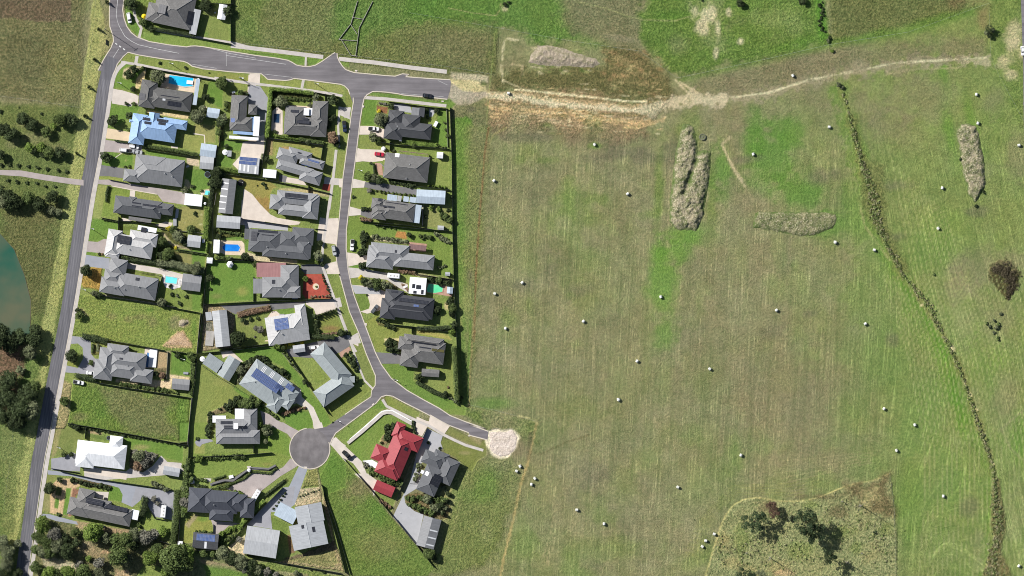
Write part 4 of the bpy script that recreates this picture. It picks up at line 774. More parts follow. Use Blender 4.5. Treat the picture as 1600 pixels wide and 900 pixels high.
        for i in range(nx):
            for j in range(ny):
                u0 = -R[2]+2*R[2]*i/nx; v0 = -R[3]+2*R[3]*j/ny; slab(u0+.03, v0+.04, u0+2*R[2]/nx-.03, v0+2*R[3]/ny-.04, 'solar_panel', m, arr, .04, .03)
    for q in panels: plate('solar_array', q, q[5] if len(q) > 5 else (pvm or M_pan), .09, a0=(ang+q[4]) if len(q) > 4 else None)
    for q in glass: plate('skylight', q, q[5] if len(q) > 5 and q[5] else M_white, .07, single=True, a0=(ang+q[4]) if len(q) > 4 else None)
    for q in strips: plate('skylight_strip', q, M_white, .05, single=True)
    for q in vents:
        p = ww(pp(q[0], q[1])); z = H(p.x, p.y); b = MB(); x, y = p.x-O[0], p.y-O[1]
        b.bar((x,y,z-.1), (x,y,z+.35), .16, 8); b.bar((x,y,z+.35), (x,y,z+.6), .30, 8, .14); b.build('roof_vent', q[2] if len(q) > 2 else M_metal, root)
    fx, fy = (O[0]/MPP+800, 450-O[1]/MPP)
    if short: root['label'] = label; root['category'] = cat; LM.append((fx, fy, short)); (root.__setitem__('group', group) if group else None); ALL.append((root, label, (fx, fy), False))
    else: tag(root, label, cat, group, (fx, fy))
    return root
def shed(label, ang, q, m, eave=2.7, pitch=17, typ='g', panels=(), strips=(), glass=(), pvm=None, vents=(), cat='shed', name='shed', more=(), group='sheds and garages behind the houses', caps=False):
    return house(label, cat, None, ang, [(*q, typ)]+list(more), m, name, eave, pitch, panels, pvm, glass, vents, wall=m, group=group, caps=caps, windows=False, strips=strips, under=.12)

# ---------------------------------------------------------------- fences, walls, poles
def fence(P, label='dark sheet metal fence', h=1.8, m=None, name='fence', th=.07, post=2.4, cat='fence', group='fences between the lots', frame=None):
    if frame: fr(frame)
    W = [ww(pp(*p)) for p in P]; b = MB(); O = W[0]
    for i in range(len(W)-1):
        a, c = W[i]-O, W[i+1]-O; d = c-a; L = d.length; t = math.atan2(d.y, d.x); mid = (a+c)/2
        b.box(mid.x, mid.y, h/2, L, th*.4, h-.06, t); b.box(mid.x, mid.y, h-.02, L, th, .05, t); b.box(mid.x, mid.y, .1, L, th, .05, t)
        k = max(1, int(L/post))
        for j in range(k+1): p = a+d*(j/k); b.box(p.x, p.y, (h+.04)/2, th*1.5, th*1.5, h+.04, t)
    o = b.build(name, m or M_fence); o.location = O; mid = P[len(P)//2] if len(P) > 2 else ((P[0][0]+P[1][0])/2, (P[0][1]+P[1][1])/2)
    return tag(o, label, cat, group, pp(*mid))
def wire_fence(P, label, step=4.0, frame='Z', m=None, h=1.25):
    fr(frame); W = [ww(pp(*p)) for p in P]; O = W[0]; root = empty('farm_fence', O); wb = MB(); n_ = 0
    pb = MB(); pb.bar((0,0,-.2), (0,0,h), .09, 6); pm = None
    for i in range(len(W)-1):
        a, c = W[i]-O, W[i+1]-O; d = c-a; k = max(1, int(d.length/step))
        for z in (.35,.7,1.05): wb.bar((a.x,a.y,z), (c.x,c.y,z), .008, 3)
        for j in range(k+(i == len(W)-2)):
            if n_ >= 96: break
            p = a+d*(j/k); n_ += 1
            if pm is None: pm = pb.build('post', m or M_wood, root); pm.location = p
            else: q = pm.copy(); COLN.objects.link(q); q.location = p
    wb.build('wire', M_metal, root); x, y = pp(*P[len(P)//2]); return tag(root, label, 'fence', 'post and wire farm fences', (x, y))
def low_wall(P, h, wid, m, label, name, frame):
    fr(frame); W = [ww(pp(*p)) for p in P]; O = W[0]; b = MB(); r = wid/2; A, B = [], []
    for i, p in enumerate(W):
        t = (W[min(i+1, len(W)-1)]-W[max(i-1, 0)]).normalized(); q = p-O; A.append((q.x-t.y*r, q.y+t.x*r)); B.append((q.x+t.y*r, q.y-t.x*r))
    for i in range(len(W)-1): b.prism([A[i], B[i], B[i+1], A[i+1]], 0, h)
    o = b.build(name, m); o.location = O; tag(o, label, 'wall'); return o
def lamp_post(x, y, label='tall galvanised street lamp with outreach arm', h=8.2, arm=(1, -.3), wood=False):
    p = ww(pp(x, y)); root = empty('power_pole' if wood else 'street_lamp', p)
    b = MB(); b.bar((0,0,-.1), (0,0,h), .15, 8, .09); b.build('pole', M_wood if wood else M_metal, root)
    if wood:
        b = MB(); b.box(0, 0, h-.5, 2.2, .12, .12, .6); b.build('crossarm', M_wood, root)
        for s in (-.9,-.3,.3,.9): b = MB(); b.bar((s*math.cos(.6), s*math.sin(.6), h-.44), (s*math.cos(.6), s*math.sin(.6), h-.24), .05, 6); b.build('insulator', M_white, root)
    else:
        a = Vector((arm[0], arm[1], 0)).normalized()*1.8; b = MB(); b.bar((0,0,h-.1), (a.x, a.y, h+.3), .05, 6); ar_ = b.build('arm', M_metal, root)
        b = MB(); b.box(a.x, a.y, h+.3, .7, .3, .14, math.atan2(a.y, a.x)); b.build('lamp_head', M_white, ar_)
    return tag(root, label, 'power pole' if wood else 'street lamp', 'poles along the roads', pp(x, y))

# ---------------------------------------------------------------- foliage
def leaf_mesh(name, P, Nn, size, val, core=None):
    n_ = len(P); r = rng.normal(size=(n_, 3)); Nn = Nn+.55*r; Nn /= np.linalg.norm(Nn, axis=1)[:, None]+1e-9
    T = np.cross(Nn, rng.normal(size=(n_, 3))); T /= np.linalg.norm(T, axis=1)[:, None]+1e-9; B = np.cross(Nn, T)
    s = (size*(.6+.8*rng.random(n_)))[:, None]; k = s*(.5+.4*rng.random((n_, 1)))
    V = np.stack([P-T*s, P-B*k, P+T*s, P+B*k], 1).reshape(-1, 3); F = np.arange(n_*4).reshape(-1, 4); vals = val
    if core is not None:
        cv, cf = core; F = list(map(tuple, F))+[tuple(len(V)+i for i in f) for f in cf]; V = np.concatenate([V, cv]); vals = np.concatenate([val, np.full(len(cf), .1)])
    me = bpy.data.meshes.new(name); me.from_pydata(V.tolist(), [], [tuple(map(int, f)) for f in F])
    at = me.attributes.new('leaf', 'FLOAT', 'FACE'); at.data.foreach_set('value', np.asarray(vals, dtype=np.float32)); me.materials.append(None); return me
def ico(scale, sub=2):
    import bmesh
    bm = bmesh.new(); bmesh.ops.create_icosphere(bm, subdivisions=sub, radius=1); V = np.array([v.co[:] for v in bm.verts])*scale; F = [[v.index for v in f.verts] for f in bm.faces]; bm.free(); return V, F
def crown(kind, seed, nclump, nleaf, lsize):
    global rng
    rng = np.random.default_rng(seed); C = []; 
    for i in range(nclump):
        t = rng.random()*2*math.pi; 
        if kind == 'cone': z = rng.random()**1.4; r = (1-z)*.75*math.sqrt(rng.random()*.5+.5); C.append((r*math.cos(t), r*math.sin(t), z*1.9-.9, .30*(1-z)+.12))
        elif kind == 'open': r = math.sqrt(rng.random())*.9; C.append((r*math.cos(t), r*math.sin(t), rng.uniform(-.5,.9)*(1-r*.5), rng.uniform(.14,.28)))
        else:
            z = rng.uniform(-.35, 1); rr = math.sqrt(max(0, 1-z*z)); k = rng.uniform(.45,.78); q = rng.uniform(.24,.40)
            C.append((rr*k*math.cos(t)*1.05, rr*k*math.sin(t)*.95, z*k, q))
    C = np.array(C); idx_ = rng.integers(0, len(C), nleaf); D = rng.normal(size=(nleaf, 3)); D /= np.linalg.norm(D, axis=1)[:, None]
    P = C[idx_, :3]+D*C[idx_, 3:4]*(.8+.3*rng.random((nleaf, 1))); cv = rng.random(len(C))
    val = np.clip(.6*cv[idx_]+.4*rng.random(nleaf), 0, 1)
    core = None
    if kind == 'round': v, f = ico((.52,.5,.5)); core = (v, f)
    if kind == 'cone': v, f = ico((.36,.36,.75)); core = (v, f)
    return leaf_mesh('crown', P, D, np.full(nleaf, lsize), val, core)
CR = {}
for i in range(4):
    CR['big', i] = crown('round', 100+i, 34, 4200, .062); CR['med', i] = crown('round', 200+i, 20, 1500, .10); CR['small', i] = crown('round', 300+i, 10, 320, .20)
    CR['cone', i] = crown('cone', 400+i, 26, 900, .10); CR['open', i] = crown('open', 500+i, 26, 2100, .055)
def tree(x, y, r, kind='mid', form=None, h=None, label=None, sx=1.0, extra=''):
    p = ww(pp(x, y)); rm = r/CUR[0][2]*MPP; p.z = -.02
    cls = form or ('big' if rm > 2.6 else 'med' if rm > 1.1 else 'small'); v = random.randrange(4)
    hh = h or (rm*1.9 if cls in ('big','med') else rm*1.3); hz = hh*.5 if cls != 'cone' else hh*.5
    nm = 'conifer' if cls == 'cone' else 'tree' if (cls in ('big','med','open')) else 'shrub'
    sizew = {'big':'large','med':'small','open':'tall','cone':'pointed','small':'low'}[cls]
    if cls == 'med' and rm > 1.9: sizew = 'medium'
    if cls == 'big' and rm > 5: sizew = 'very large'
    lab = label or f"{sizew} {LOOK[kind]} {nm}"
    if nm == 'shrub':
        o = bpy.data.objects.new('shrub', CR[cls, v]); COLN.objects.link(o); o.location = (p.x, p.y, hz*.75); o.scale = (rm*1.08*sx, rm*1.08, hh*.6); o.rotation_euler = (0,0,random.random()*6.28)
        o.material_slots[0].link = 'OBJECT'; o.material_slots[0].material = FOL[kind]; return tag(o, lab, 'shrub', 'shrubs in the gardens', pp(x, y))
    root = empty(nm, p); b = MB(); top = hh*.7; tr = max(.06, rm*.045+.03); b.bar((0,0,-.15), (0,0,top*.5), tr, 7, tr*.8)
    for k in range(4 if cls in ('big','open') else 2):
        t = random.random()*6.28; b.bar((0,0,top*.45), (math.cos(t)*rm*.5, math.sin(t)*rm*.5, top), tr*.6, 5, tr*.25)
    b.build('trunk', M_timber, root)
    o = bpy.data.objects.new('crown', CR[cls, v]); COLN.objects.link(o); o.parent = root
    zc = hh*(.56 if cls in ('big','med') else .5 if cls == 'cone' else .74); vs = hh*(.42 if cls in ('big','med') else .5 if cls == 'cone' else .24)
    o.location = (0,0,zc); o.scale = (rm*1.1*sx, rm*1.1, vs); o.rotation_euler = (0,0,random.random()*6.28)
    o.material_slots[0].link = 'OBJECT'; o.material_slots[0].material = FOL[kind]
    return tag(root, lab, nm, {'tree':'trees around the houses','conifer':'conifers'}[nm], pp(x, y))
def dead_tree(x, y, h, label, spread=1.0):
    p = ww(pp(x, y)); root = empty('tree', p); b = MB(); b.bar((0,0,-.2), (.2,.1,h), .24, 8, .06); b.build('trunk', M_paleb, root)
    for k in range(7):
        z = h*random.uniform(.5,.95); t = random.random()*6.28; L = random.uniform(1,2.4)*spread; b = MB(); b.bar((.1,.05,z), (math.cos(t)*L, math.sin(t)*L, z+L*.6), .06, 5, .02); b.build('branch', M_paleb, root)
    return tag(root, label, 'tree', 'trees in the fenced corner', pp(x, y))
def hedge(P, wid, kind='mid', h=1.6, label='clipped', dens=9, frame=None, group='hedges', ls=.20):
    """leafy hedge along a line (frame points), width in frame units"""
    if frame: fr(frame)
    global rng
    rng = np.random.default_rng(int(abs(P[0][0]*7+P[0][1]*3))+5); W = [ww(pp(*p)) for p in P]; O = W[0]; r = um(wid)/2; PP, NN, VV = [], [], []; cv, cf = [], []
    for i in range(len(W)-1):
        a, c = W[i]-O, W[i+1]-O; d = c-a; L = d.length; t = d/L; q = Vector((-t.y, t.x, 0)); n_ = int((L+r)*(2*r+2*h)*dens)
        s = rng.random(n_)*(L+r)-r*.5; th = rng.random(n_)*math.pi*1.15-.24; cl = np.sin(s*1.9+i)*.5+np.sin(s*.83+2)*.5
        cu = np.cos(th); su = np.sin(th); prof = (np.abs(cu)**4+np.abs(su)**4)**-.25*(1+.10*cl)
        off = cu*prof*r; z = h*.45+su*prof*h*.55; z = np.maximum(z, .05)
        PP.append(np.stack([a.x+t.x*s+q.x*off, a.y+t.y*s+q.y*off, z], 1)); NN.append(np.stack([q.x*cu, q.y*cu, su+.25], 1)); VV.append(np.clip(.5+.25*cl+.35*(rng.random(n_)-.5), 0, 1))
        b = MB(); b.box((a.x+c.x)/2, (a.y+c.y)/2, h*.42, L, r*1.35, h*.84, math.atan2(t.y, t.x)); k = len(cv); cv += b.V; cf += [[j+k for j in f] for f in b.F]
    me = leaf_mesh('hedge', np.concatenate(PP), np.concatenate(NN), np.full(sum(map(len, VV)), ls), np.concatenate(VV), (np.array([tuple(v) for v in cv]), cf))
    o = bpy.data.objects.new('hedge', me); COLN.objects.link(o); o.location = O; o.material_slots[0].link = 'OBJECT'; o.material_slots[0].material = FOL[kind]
    mid = P[len(P)//2] if len(P) > 2 else ((P[0][0]+P[1][0])/2, (P[0][1]+P[1][1])/2)
    return tag(o, f"{label} {LOOK[kind]} hedge", 'hedge', group, pp(*mid))
def row(a, b_, n_, r, kind, form=None, jit=.12, frame=None, h=None, skip=()):
    if frame: fr(frame)
    for i in range(n_):
        if i in skip: continue
        f = i/(n_-1) if n_ > 1 else .5; x = a[0]+(b_[0]-a[0])*f+random.uniform(-1,1)*r*jit*3; y = a[1]+(b_[1]-a[1])*f+random.uniform(-1,1)*r*jit*2; tree(x, y, r*random.uniform(.75,1.2), kind, form, h)

# ---------------------------------------------------------------- vehicles, pools, small things
CARM = {}
def carpaint(nm, c):
    if nm not in CARM:
        m, n, l, b = newmat('car_paint_'+nm); b.inputs['Base Color'].default_value = (*c,1); b.inputs['Roughness'].default_value = .32; b.inputs['Coat Weight'].default_value = .4; CARM[nm] = m
    return CARM[nm]
PAINT = dict(white=(.75,.75,.74), silver=(.42,.43,.44), grey=(.10,.11,.12), black=(.02,.02,.025), red=(.45,.02,.05), blue=(.04,.09,.28), navy=(.02,.03,.07))
def loft(S, name, m, parent):
    """S: list of rings, each a list of 3D points of equal count"""
    b = MB(); k = len(S[0])
    for i in range(len(S)-1):
        for j in range(k): b.quad(S[i][j], S[i][(j+1)%k], S[i+1][(j+1)%k], S[i+1][j])
    b.poly(S[-1]); b.poly(S[0][::-1]); return b.build(name, m, parent)
def rring(L0, L1, hw, z, cut=.25):
    c = cut; return [(L0+c,-hw,z),(L1-c,-hw,z),(L1,-hw+c,z),(L1,hw-c,z),(L1-c,hw,z),(L0+c,hw,z),(L0,hw-c,z),(L0,-hw+c,z)]
def vehicle(x, y, deg, typ, paint, label):
    """deg: heading, clockwise on the plan, 0 = pointing right"""
    p = ww(pp(x, y)); p.z = .03; root = empty({'ute':'utility_truck','caravan':'caravan','van':'parked_van'}.get(typ, 'parked_car'), p, -math.radians(deg)); m = carpaint(paint, PAINT[paint])
    def wheel(wx, wy, r=.34):
        b = MB(); b.bar((wx, wy-.11, r), (wx, wy+.11, r), r, 14); w_ = b.build('wheel', M_black, root); b = MB(); s = math.copysign(.115, wy); b.bar((wx, wy+s*.6, r), (wx, wy+s, r), r*.55, 10); b.build('rim', M_metal, w_)
    if typ == 'caravan':
        loft([rring(-2.9,2.9,1.15,.45,.2), rring(-3.0,3.0,1.2,1.4,.2), rring(-2.8,2.8,1.15,2.5,.25), rring(-2.6,2.6,1.0,2.62,.25)], 'body', m, root)
        for hx in (-1.5, .2, 1.6): b = MB(); b.box(hx, 0, 2.68, .5, .5, .12); b.build('roof_hatch', M_garage, root)
        b = MB(); b.bar((2.9,.8,.5), (4.1,0,.5), .05, 5); b.bar((2.9,-.8,.5), (4.1,0,.5), .05, 5); b.build('drawbar', M_black, root)
        for wx in (-.45,.45):
            for s in (-1,1): wheel(wx, 1.02*s, .33)
        for s in (-1,1): b = MB(); b.box(.6, 1.19*s, 1.6, 1.1, .06, .6); b.build('window', M_glass, root)
        return tag(root, label, 'caravan', 'vehicles parked in driveways', pp(x, y))
    Ln = {'car':2.25,'suv':2.35,'ute':2.65,'van':2.5}[typ]; hw = .93; roofz = {'car':1.45,'suv':1.75,'ute':1.78,'van':2.0}[typ]; belt = .95 if typ == 'car' else 1.08
    loft([rring(-Ln,Ln,hw*.95,.28,.3), rring(-Ln,Ln,hw,.6,.3), rring(-Ln+.02,Ln-.05,hw*.98,belt-.12,.34), rring(-Ln+.15,Ln-.25,hw*.88,belt,.34)], 'body', m, root)
    c0, c1 = {'car':(-1.55,.95),'suv':(-2.15,.9),'ute':(-.75,1.15),'van':(-2.3,1.4)}[typ]
    loft([rring(c0,c1,hw*.86,belt-.02,.15), rring(c0+.3,c1-.55,hw*.72,roofz-.06,.15)], 'window_glass', M_glass, root)
    loft([rring(c0+.28,c1-.53,hw*.73,roofz-.10,.15), rring(c0+.36,c1-.62,hw*.68,roofz,.15)], 'cabin_roof', m, root)
    if typ == 'ute': b = MB(); b.box(-1.7, 0, belt+.03, 1.7, 1.5, .1); b.build('tray', M_black if paint != 'grey' else M_metal, root)
    for wx in (-Ln*.62, Ln*.62):
        for s in (-1,1): wheel(wx, (hw-.12)*s)
    for s in (-1,1): b = MB(); b.box(Ln-.08, .6*s, .68, .1, .3, .14); b.build('headlight', M_white, root)
    return tag(root, label, {'ute':'pickup truck','van':'van'}.get(typ, 'car'), 'vehicles parked in driveways', pp(x, y))
M_wblue = water('pool_water_blue', (.01,.42,.75), (.03,.55,.85)); M_wdeep = water('pool_water_deep_blue', (.01,.17,.62), (.02,.25,.75)); M_waqua = water('pool_water_aqua', (.12,.68,.72), (.2,.8,.8))
M_wgreen = water('pool_water_green', (.10,.62,.30), (.16,.72,.36)); M_wdark = water('pool_water_dark', (.012,.03,.07), (.02,.05,.10)); M_cover = mat('blue_pool_cover', (.10,.22,.44), .5, .08)
def pool(P, m, label, short=None, cop=1.1, copm=None, z=.15):
    W = [ww(pp(*p)) for p in P]; O = sum(W, Vector())/len(W); root = empty('swimming_pool', O); A = sum(W[i].x*W[(i+1)%len(W)].y-W[(i+1)%len(W)].x*W[i].y for i in range(len(W)))
    if A < 0: W = W[::-1]
    I = [(w_.x-O.x, w_.y-O.y) for w_ in W]; U = []
    for i in range(len(I)):
        q = Vector(I[i]); U.append(tuple(q*(1+cop*.45/max(q.length,.5))))
    b = MB(); n_ = len(I)
    for i in range(n_):
        j = (i+1) % n_; b.quad((*I[i],z),(*U[i],z),(*U[j],z),(*I[j],z)); b.quad((*U[i],0),(*U[j],0),(*U[j],z),(*U[i],z)); b.quad((*I[j],.02),(*I[i],.02),(*I[i],z),(*I[j],z))
    b.build('coping', copm or M_concrete, root); b = MB(); b.prism(I, .02, z-.045); b.build('water', m, root)
    x, y = O.x/MPP+800, 450-O.y/MPP
    if short: LM.append((x, y, short))
    return tag(root, label, 'swimming pool', 'backyard swimming pools', (x, y))
def bale(x, y, frame=None):
    if frame: fr(frame)
    p = ww(pp(x, y)); rz = random.uniform(0, 3.14); b = MB(); r, L = .66, 1.3; n_ = 18; prof = [(-L/2, r*.8), (-L/2+.05, r*.93), (-L/2+.16, r), (L/2-.16, r), (L/2-.05, r*.93), (L/2, r*.8)]
    R_ = [[(q[0], math.cos(2*math.pi*i/n_)*q[1], r+math.sin(2*math.pi*i/n_)*q[1]*(1 if math.sin(2*math.pi*i/n_) > -.8 else .93)) for i in range(n_)] for q in prof]
    o = loft(R_, 'hay_bale', M_wrap, None); o.location = (p.x, p.y, -.10); o.rotation_euler = (0,0,rz); return tag(o, 'white wrapped round hay bale', 'hay bale', 'wrapped hay bales on the paddock', pp(x, y))
M_wrap = mat('bale_wrap', (.66,.66,.60), .45, .06, (1, 6))
def bin_tank(x, y, r, h, m, label, cat='water tank', name='water_tank'):
    p = ww(pp(x, y)); rm = um(r); root = empty(name, p); b = MB(); b.bar((0,0,0), (0,0,h), rm, 20); b.build('tank_wall', m, root); b = MB(); b.bar((0,0,h), (0,0,h+rm*.22), rm*1.02, 20, rm*.15); t_ = b.build('lid', m, root); b = MB(); b.bar((rm*.5,0,h+rm*.1), (rm*.5,0,h+rm*.1+.12), .22, 10); b.build('hatch', M_metal, t_); return tag(root, label, cat, None, pp(x, y))
def boxy(x, y, wx, wy, h, ang, m, label, cat, name, top=None):
    """small bevelled box-like thing: crate, unit, bench: body with a lid slightly proud"""
    p = ww(pp(x, y)); root = empty(name, p, -math.radians(ang)); b = MB(); b.box(0,0,h*.45,um(wx)*.92,um(wy)*.92,h*.9); b.build('body', m, root); b = MB(); b.box(0,0,h*.95,um(wx),um(wy),h*.1); b.build('lid', top or m, root); return tag(root, label, cat, None, pp(x, y))
def table_set(x, y, label='outdoor table with chairs', m=None):
    p = ww(pp(x, y)); root = empty('outdoor_table', p, .3); b = MB(); b.box(0,0,.73,1.5,.9,.06); b.build('tabletop', m or M_white, root)
    for sx in (-1,1):
        for sy in (-1,1): b = MB(); b.bar((sx*.6,sy*.35,0),(sx*.6,sy*.35,.7),.04,6); b.build('leg', M_metal, root)
    return tag(root, label, 'table', None, pp(x, y))
def trampoline(x, y, r, label='round black trampoline'):
    p = ww(pp(x, y)); rm = um(r); root = empty('trampoline', p); b = MB(); n_ = 24
    ring = lambda q, z: [(math.cos(2*math.pi*i/n_)*q, math.sin(2*math.pi*i/n_)*q, z) for i in range(n_)]
    A_, B_ = ring(rm, .92), ring(rm*.86, .92)
    for i in range(n_): b.quad(A_[i], A_[(i+1)%n_], B_[(i+1)%n_], B_[i])
    b.build('pad', M_pad, root); b = MB(); b.poly(ring(rm*.86, .90)); b.build('mat', M_black, root)
    for i in range(6): t = i*math.pi/3; b = MB(); b.bar((math.cos(t)*rm*.95, math.sin(t)*rm*.95, 0), (math.cos(t)*rm*.95, math.sin(t)*rm*.95, 1.9), .03, 5); b.build('pole', M_metal, root)
    return tag(root, label, 'trampoline', None, pp(x, y))
M_pad = mat('trampoline_pad', (.12,.17,.22), .7, .05)
def mound(P, h, m, label, ridge=.9, frame=None, step=.5, n_scale=3.0, short=None, valley=None):
    if frame: fr(frame)
    Q = pts(P); xs = [q[0] for q in Q]; ys = [q[1] for q in Q]; X, Y = np.meshgrid(np.arange(min(xs)-3, max(xs)+3, 1.3), np.arange(min(ys)-3, max(ys)+3, 1.3)); D = np.full(X.shape, 1e9); ins = np.zeros(X.shape, bool)
    for i in range(len(Q)):
        ax, ay = Q[i]; bx, by = Q[(i+1)%len(Q)]; dx, dy = bx-ax, by-ay; t = np.clip(((X-ax)*dx+(Y-ay)*dy)/(dx*dx+dy*dy+1e-9), 0, 1); D = np.minimum(D, np.hypot(X-ax-t*dx, Y-ay-t*dy)); ins ^= ((ay > Y) != (by > Y)) & (X < (bx-ax)*(Y-ay)/(by-ay+1e-12)+ax)
    D = np.where(ins, D, -D)+(vn(X, Y, 9, 31)-.5)*4; Hh = np.clip(D/ (7/ridge), -.3, 1); Hh = np.where(Hh > 0, np.sin(np.clip(Hh,0,1)*math.pi/2), Hh*.6)*h*(.75+.5*vn(X, Y, 14, 33)) + ((vn(X, Y, n_scale, 35, 3)-.5)*.95*sm(-.1,.4,Hh)+(vn(X, Y, 8, 37, 2)-.5)*.9*sm(.2,.8,Hh))*min(1, h/1.5)**1.3
    if valley:
        vp = pts(valley)
        for i in range(len(vp)-1):
            ax, ay = vp[i]; bx, by = vp[i+1]; dx, dy = bx-ax, by-ay; t = np.clip(((X-ax)*dx+(Y-ay)*dy)/(dx*dx+dy*dy), 0, 1); Hh = Hh*(1-.6*np.exp(-(np.hypot(X-ax-t*dx, Y-ay-t*dy)/5.0)**2))
    keep = (D > -1.8); ny_, nx_ = X.shape; id_ = -np.ones(X.shape, int); id_[keep] = np.arange(keep.sum()); ox, oy = np.mean(xs), np.mean(ys)
    V = np.stack([(X-ox)*MPP, (oy-Y)*MPP, Hh-.12], -1)[keep]; F = [(int(id_[j+1,i]), int(id_[j+1,i+1]), int(id_[j,i+1]), int(id_[j,i])) for j in range(ny_-1) for i in range(nx_-1) if keep[j,i] and keep[j,i+1] and keep[j+1,i] and keep[j+1,i+1]]
    o = mesh_obj('dirt_mound', V.tolist(), F, m, smooth=True); at = o.data.attributes.new('grassy', 'FLOAT', 'POINT'); at.data.foreach_set('value', (sm(.6, .05, Hh/h+(vn(X, Y, 10, 41, 3)-.5)*1.1)*.9+.25*sm(.55,.7,vn(X, Y, 16, 43, 3)))[keep].clip(0, 1).astype(np.float32)); o.location = ww((ox, oy)); tag(o, label, 'mound', None, (ox, oy))
    if short: LM.append((ox, oy, short))
    return o
def soilmat(key, c1, c2, c3):
    m, n, l, b = newmat(key); P = geo(n); a = noise(n, l, P, .4, 5, .7); c = noise(n, l, P, 1.5, 4, .7); col = mixrgb(n, l, mr(n, l, a, .42, .58, 0, 1), c1, c2); col = mixrgb(n, l, mr(n, l, c, .5, .62, 0, .9), col, c3); ga = n.new('ShaderNodeAttribute'); ga.attribute_name = 'grassy'; col = mixrgb(n, l, ga.outputs['Fac'], col, mixrgb(n, l, mr(n, l, c, .4, .6, 0, 1), srgb(98,116,58), srgb(78,96,46))) if 'rock' not in key and 'sand' not in key and 'spoil' not in key else col; l.new(col, b.inputs['Base Color']); b.inputs['Roughness'].default_value = 1; bump(n, l, b, mth(n, l, 'ADD', a, c), .8, .9); return m
M_mound = soilmat('mound_soil', srgb(156,146,118), srgb(100,106,66), srgb(196,186,158)); M_mound2 = soilmat('mound_weeds', srgb(136,132,96), srgb(92,102,58), srgb(186,178,146)); M_spoil = soilmat('spoil_soil', srgb(168,154,134), srgb(140,134,104), srgb(186,172,152))
def merge_small_shrubs(limit=290):
    sh = sorted([o for o in bpy.data.objects if o.get('category') == 'shrub'], key=lambda o: -o.scale.x*o.scale.y)
    rest = sh[limit:]; names = set(o.name for o in rest); mats_ = []; VV, FF, LL, MI = [], [], [], []; base = 0
    for o in rest:
        me = o.data; n_ = len(me.vertices); c = np.empty(n_*3, np.float32); me.vertices.foreach_get('co', c); c = c.reshape(-1, 3)*np.array(o.scale); a = o.rotation_euler.z
        c = np.stack([c[:,0]*math.cos(a)-c[:,1]*math.sin(a), c[:,0]*math.sin(a)+c[:,1]*math.cos(a), c[:,2]], 1)+np.array(o.location); VV.append(c)
        FF += [tuple(v+base for v in p.vertices) for p in me.polygons]; base += n_; lv = np.empty(len(me.polygons), np.float32); me.attributes['leaf'].data.foreach_get('value', lv); LL.append(lv)
        m = o.material_slots[0].material
        if m not in mats_: mats_.append(m)
        MI += [mats_.index(m)]*len(me.polygons)
    for o in rest: bpy.data.objects.remove(o)
    ALL[:] = [e for e in ALL if len(e) == 4 or not alive_gone(e[0])]
    ob = mesh_obj('small_garden_plants', np.concatenate(VV).tolist(), FF, mats=mats_, mi=MI); at = ob.data.attributes.new('leaf', 'FLOAT', 'FACE'); at.data.foreach_set('value', np.concatenate(LL)); ob['kind'] = 'stuff'; ob['label'] = 'small garden plants and low bushes too many to count along beds and fences'
def alive_gone(o):
    try: o.name; return False
    except ReferenceError: return True
# ---------------------------------------------------------------- label finishing: say where each look-alike stands
def finish_labels():
    from collections import defaultdict
    dirs = ['right of','below right of','below','below left of','left of','above left of','above','above right of']
    items = []; cnt = defaultdict(int)
    for e in ALL: cnt[e[1]] += 1
    for e in ALL:
        if len(e) == 4 or (cnt[e[1]] == 1 and len(e[1].split()) >= 6): continue
        o, lab, (x, y) = e; best = min(LM, key=lambda L: (L[0]-x)**2+(L[1]-y)**2 if (abs(L[0]-x)+abs(L[1]-y)) > 1.0 else 1e9)
        d = math.hypot(best[0]-x, best[1]-y); k = dirs[int(((math.degrees(math.atan2(y-best[1], x-best[0]))+22.5) % 360)//45)]
        items.append((o, lab, k, best[2], d))
    g = defaultdict(list)
    for it in items: g[(it[1], it[2], it[3])].append(it)
    ordn = ['nearest','second nearest','third nearest','fourth nearest','fifth nearest','sixth nearest','seventh nearest','eighth nearest','ninth nearest','tenth nearest','eleventh nearest','twelfth nearest','thirteenth nearest']
    for (lab, k, lm), L in g.items():
        L.sort(key=lambda t: t[4])
        for i, it in enumerate(L):
            s = f"{lab} {k} {lm}"
            if len(L) > 1: s = f"{ordn[i] if i < len(L)-1 or len(L) > 13 else 'farthest'} {s}" if i < 13 else s
            w_ = s.split(); it[0]['label'] = ' '.join(w_[:16])
# ---------------------------------------------------------------- driveways, paths, patios
def drive(P, m, name='driveway'): return sheet(name, P, m)
fr('A'); drive([(160,835),(240,845),(390,890),(390,900),(330,1000),(150,970)], M_concrete, 'driveway'); drive([(1430,700),(1500,705),(1500,900),(1420,860)], M_plain, 'driveway'); pathstrip('footpath', [(235,580),(420,610),(700,670),(1100,740),(1430,775)], 24, M_path); pathstrip('footpath', [(385,525),(370,610)], 30, M_path); pathstrip('footpath', [(340,30),(370,170),(425,265),(405,350)], 26, M_path); pathstrip('footpath', [(510,272),(700,310),(1280,400),(1500,455)], 20, M_path)
drive([(650,690),(940,735),(925,870),(600,820)], M_cream, 'pool_deck'); drive([(1000,1000),(1040,1000),(1040,1010),(1000,1010)], M_cream, 'path')
fr('B'); drive([(160,-20),(300,10),(500,70),(490,180),(340,130),(160,130)], M_concrete); drive([(125,450),(380,495),(410,505),(395,610),(200,582),(95,568)], M_tan); drive([(95,590),(215,600),(540,660),(540,720),(300,740),(80,725)], M_pink); pathstrip('garden_path', [(1140,515),(1270,535),(1275,630)], 14, M_plain); pathstrip('garden_path', [(880,670),(960,680)], 24, M_plain); pathstrip('garden_path', [(300,745),(215,805)], 8, M_plain)
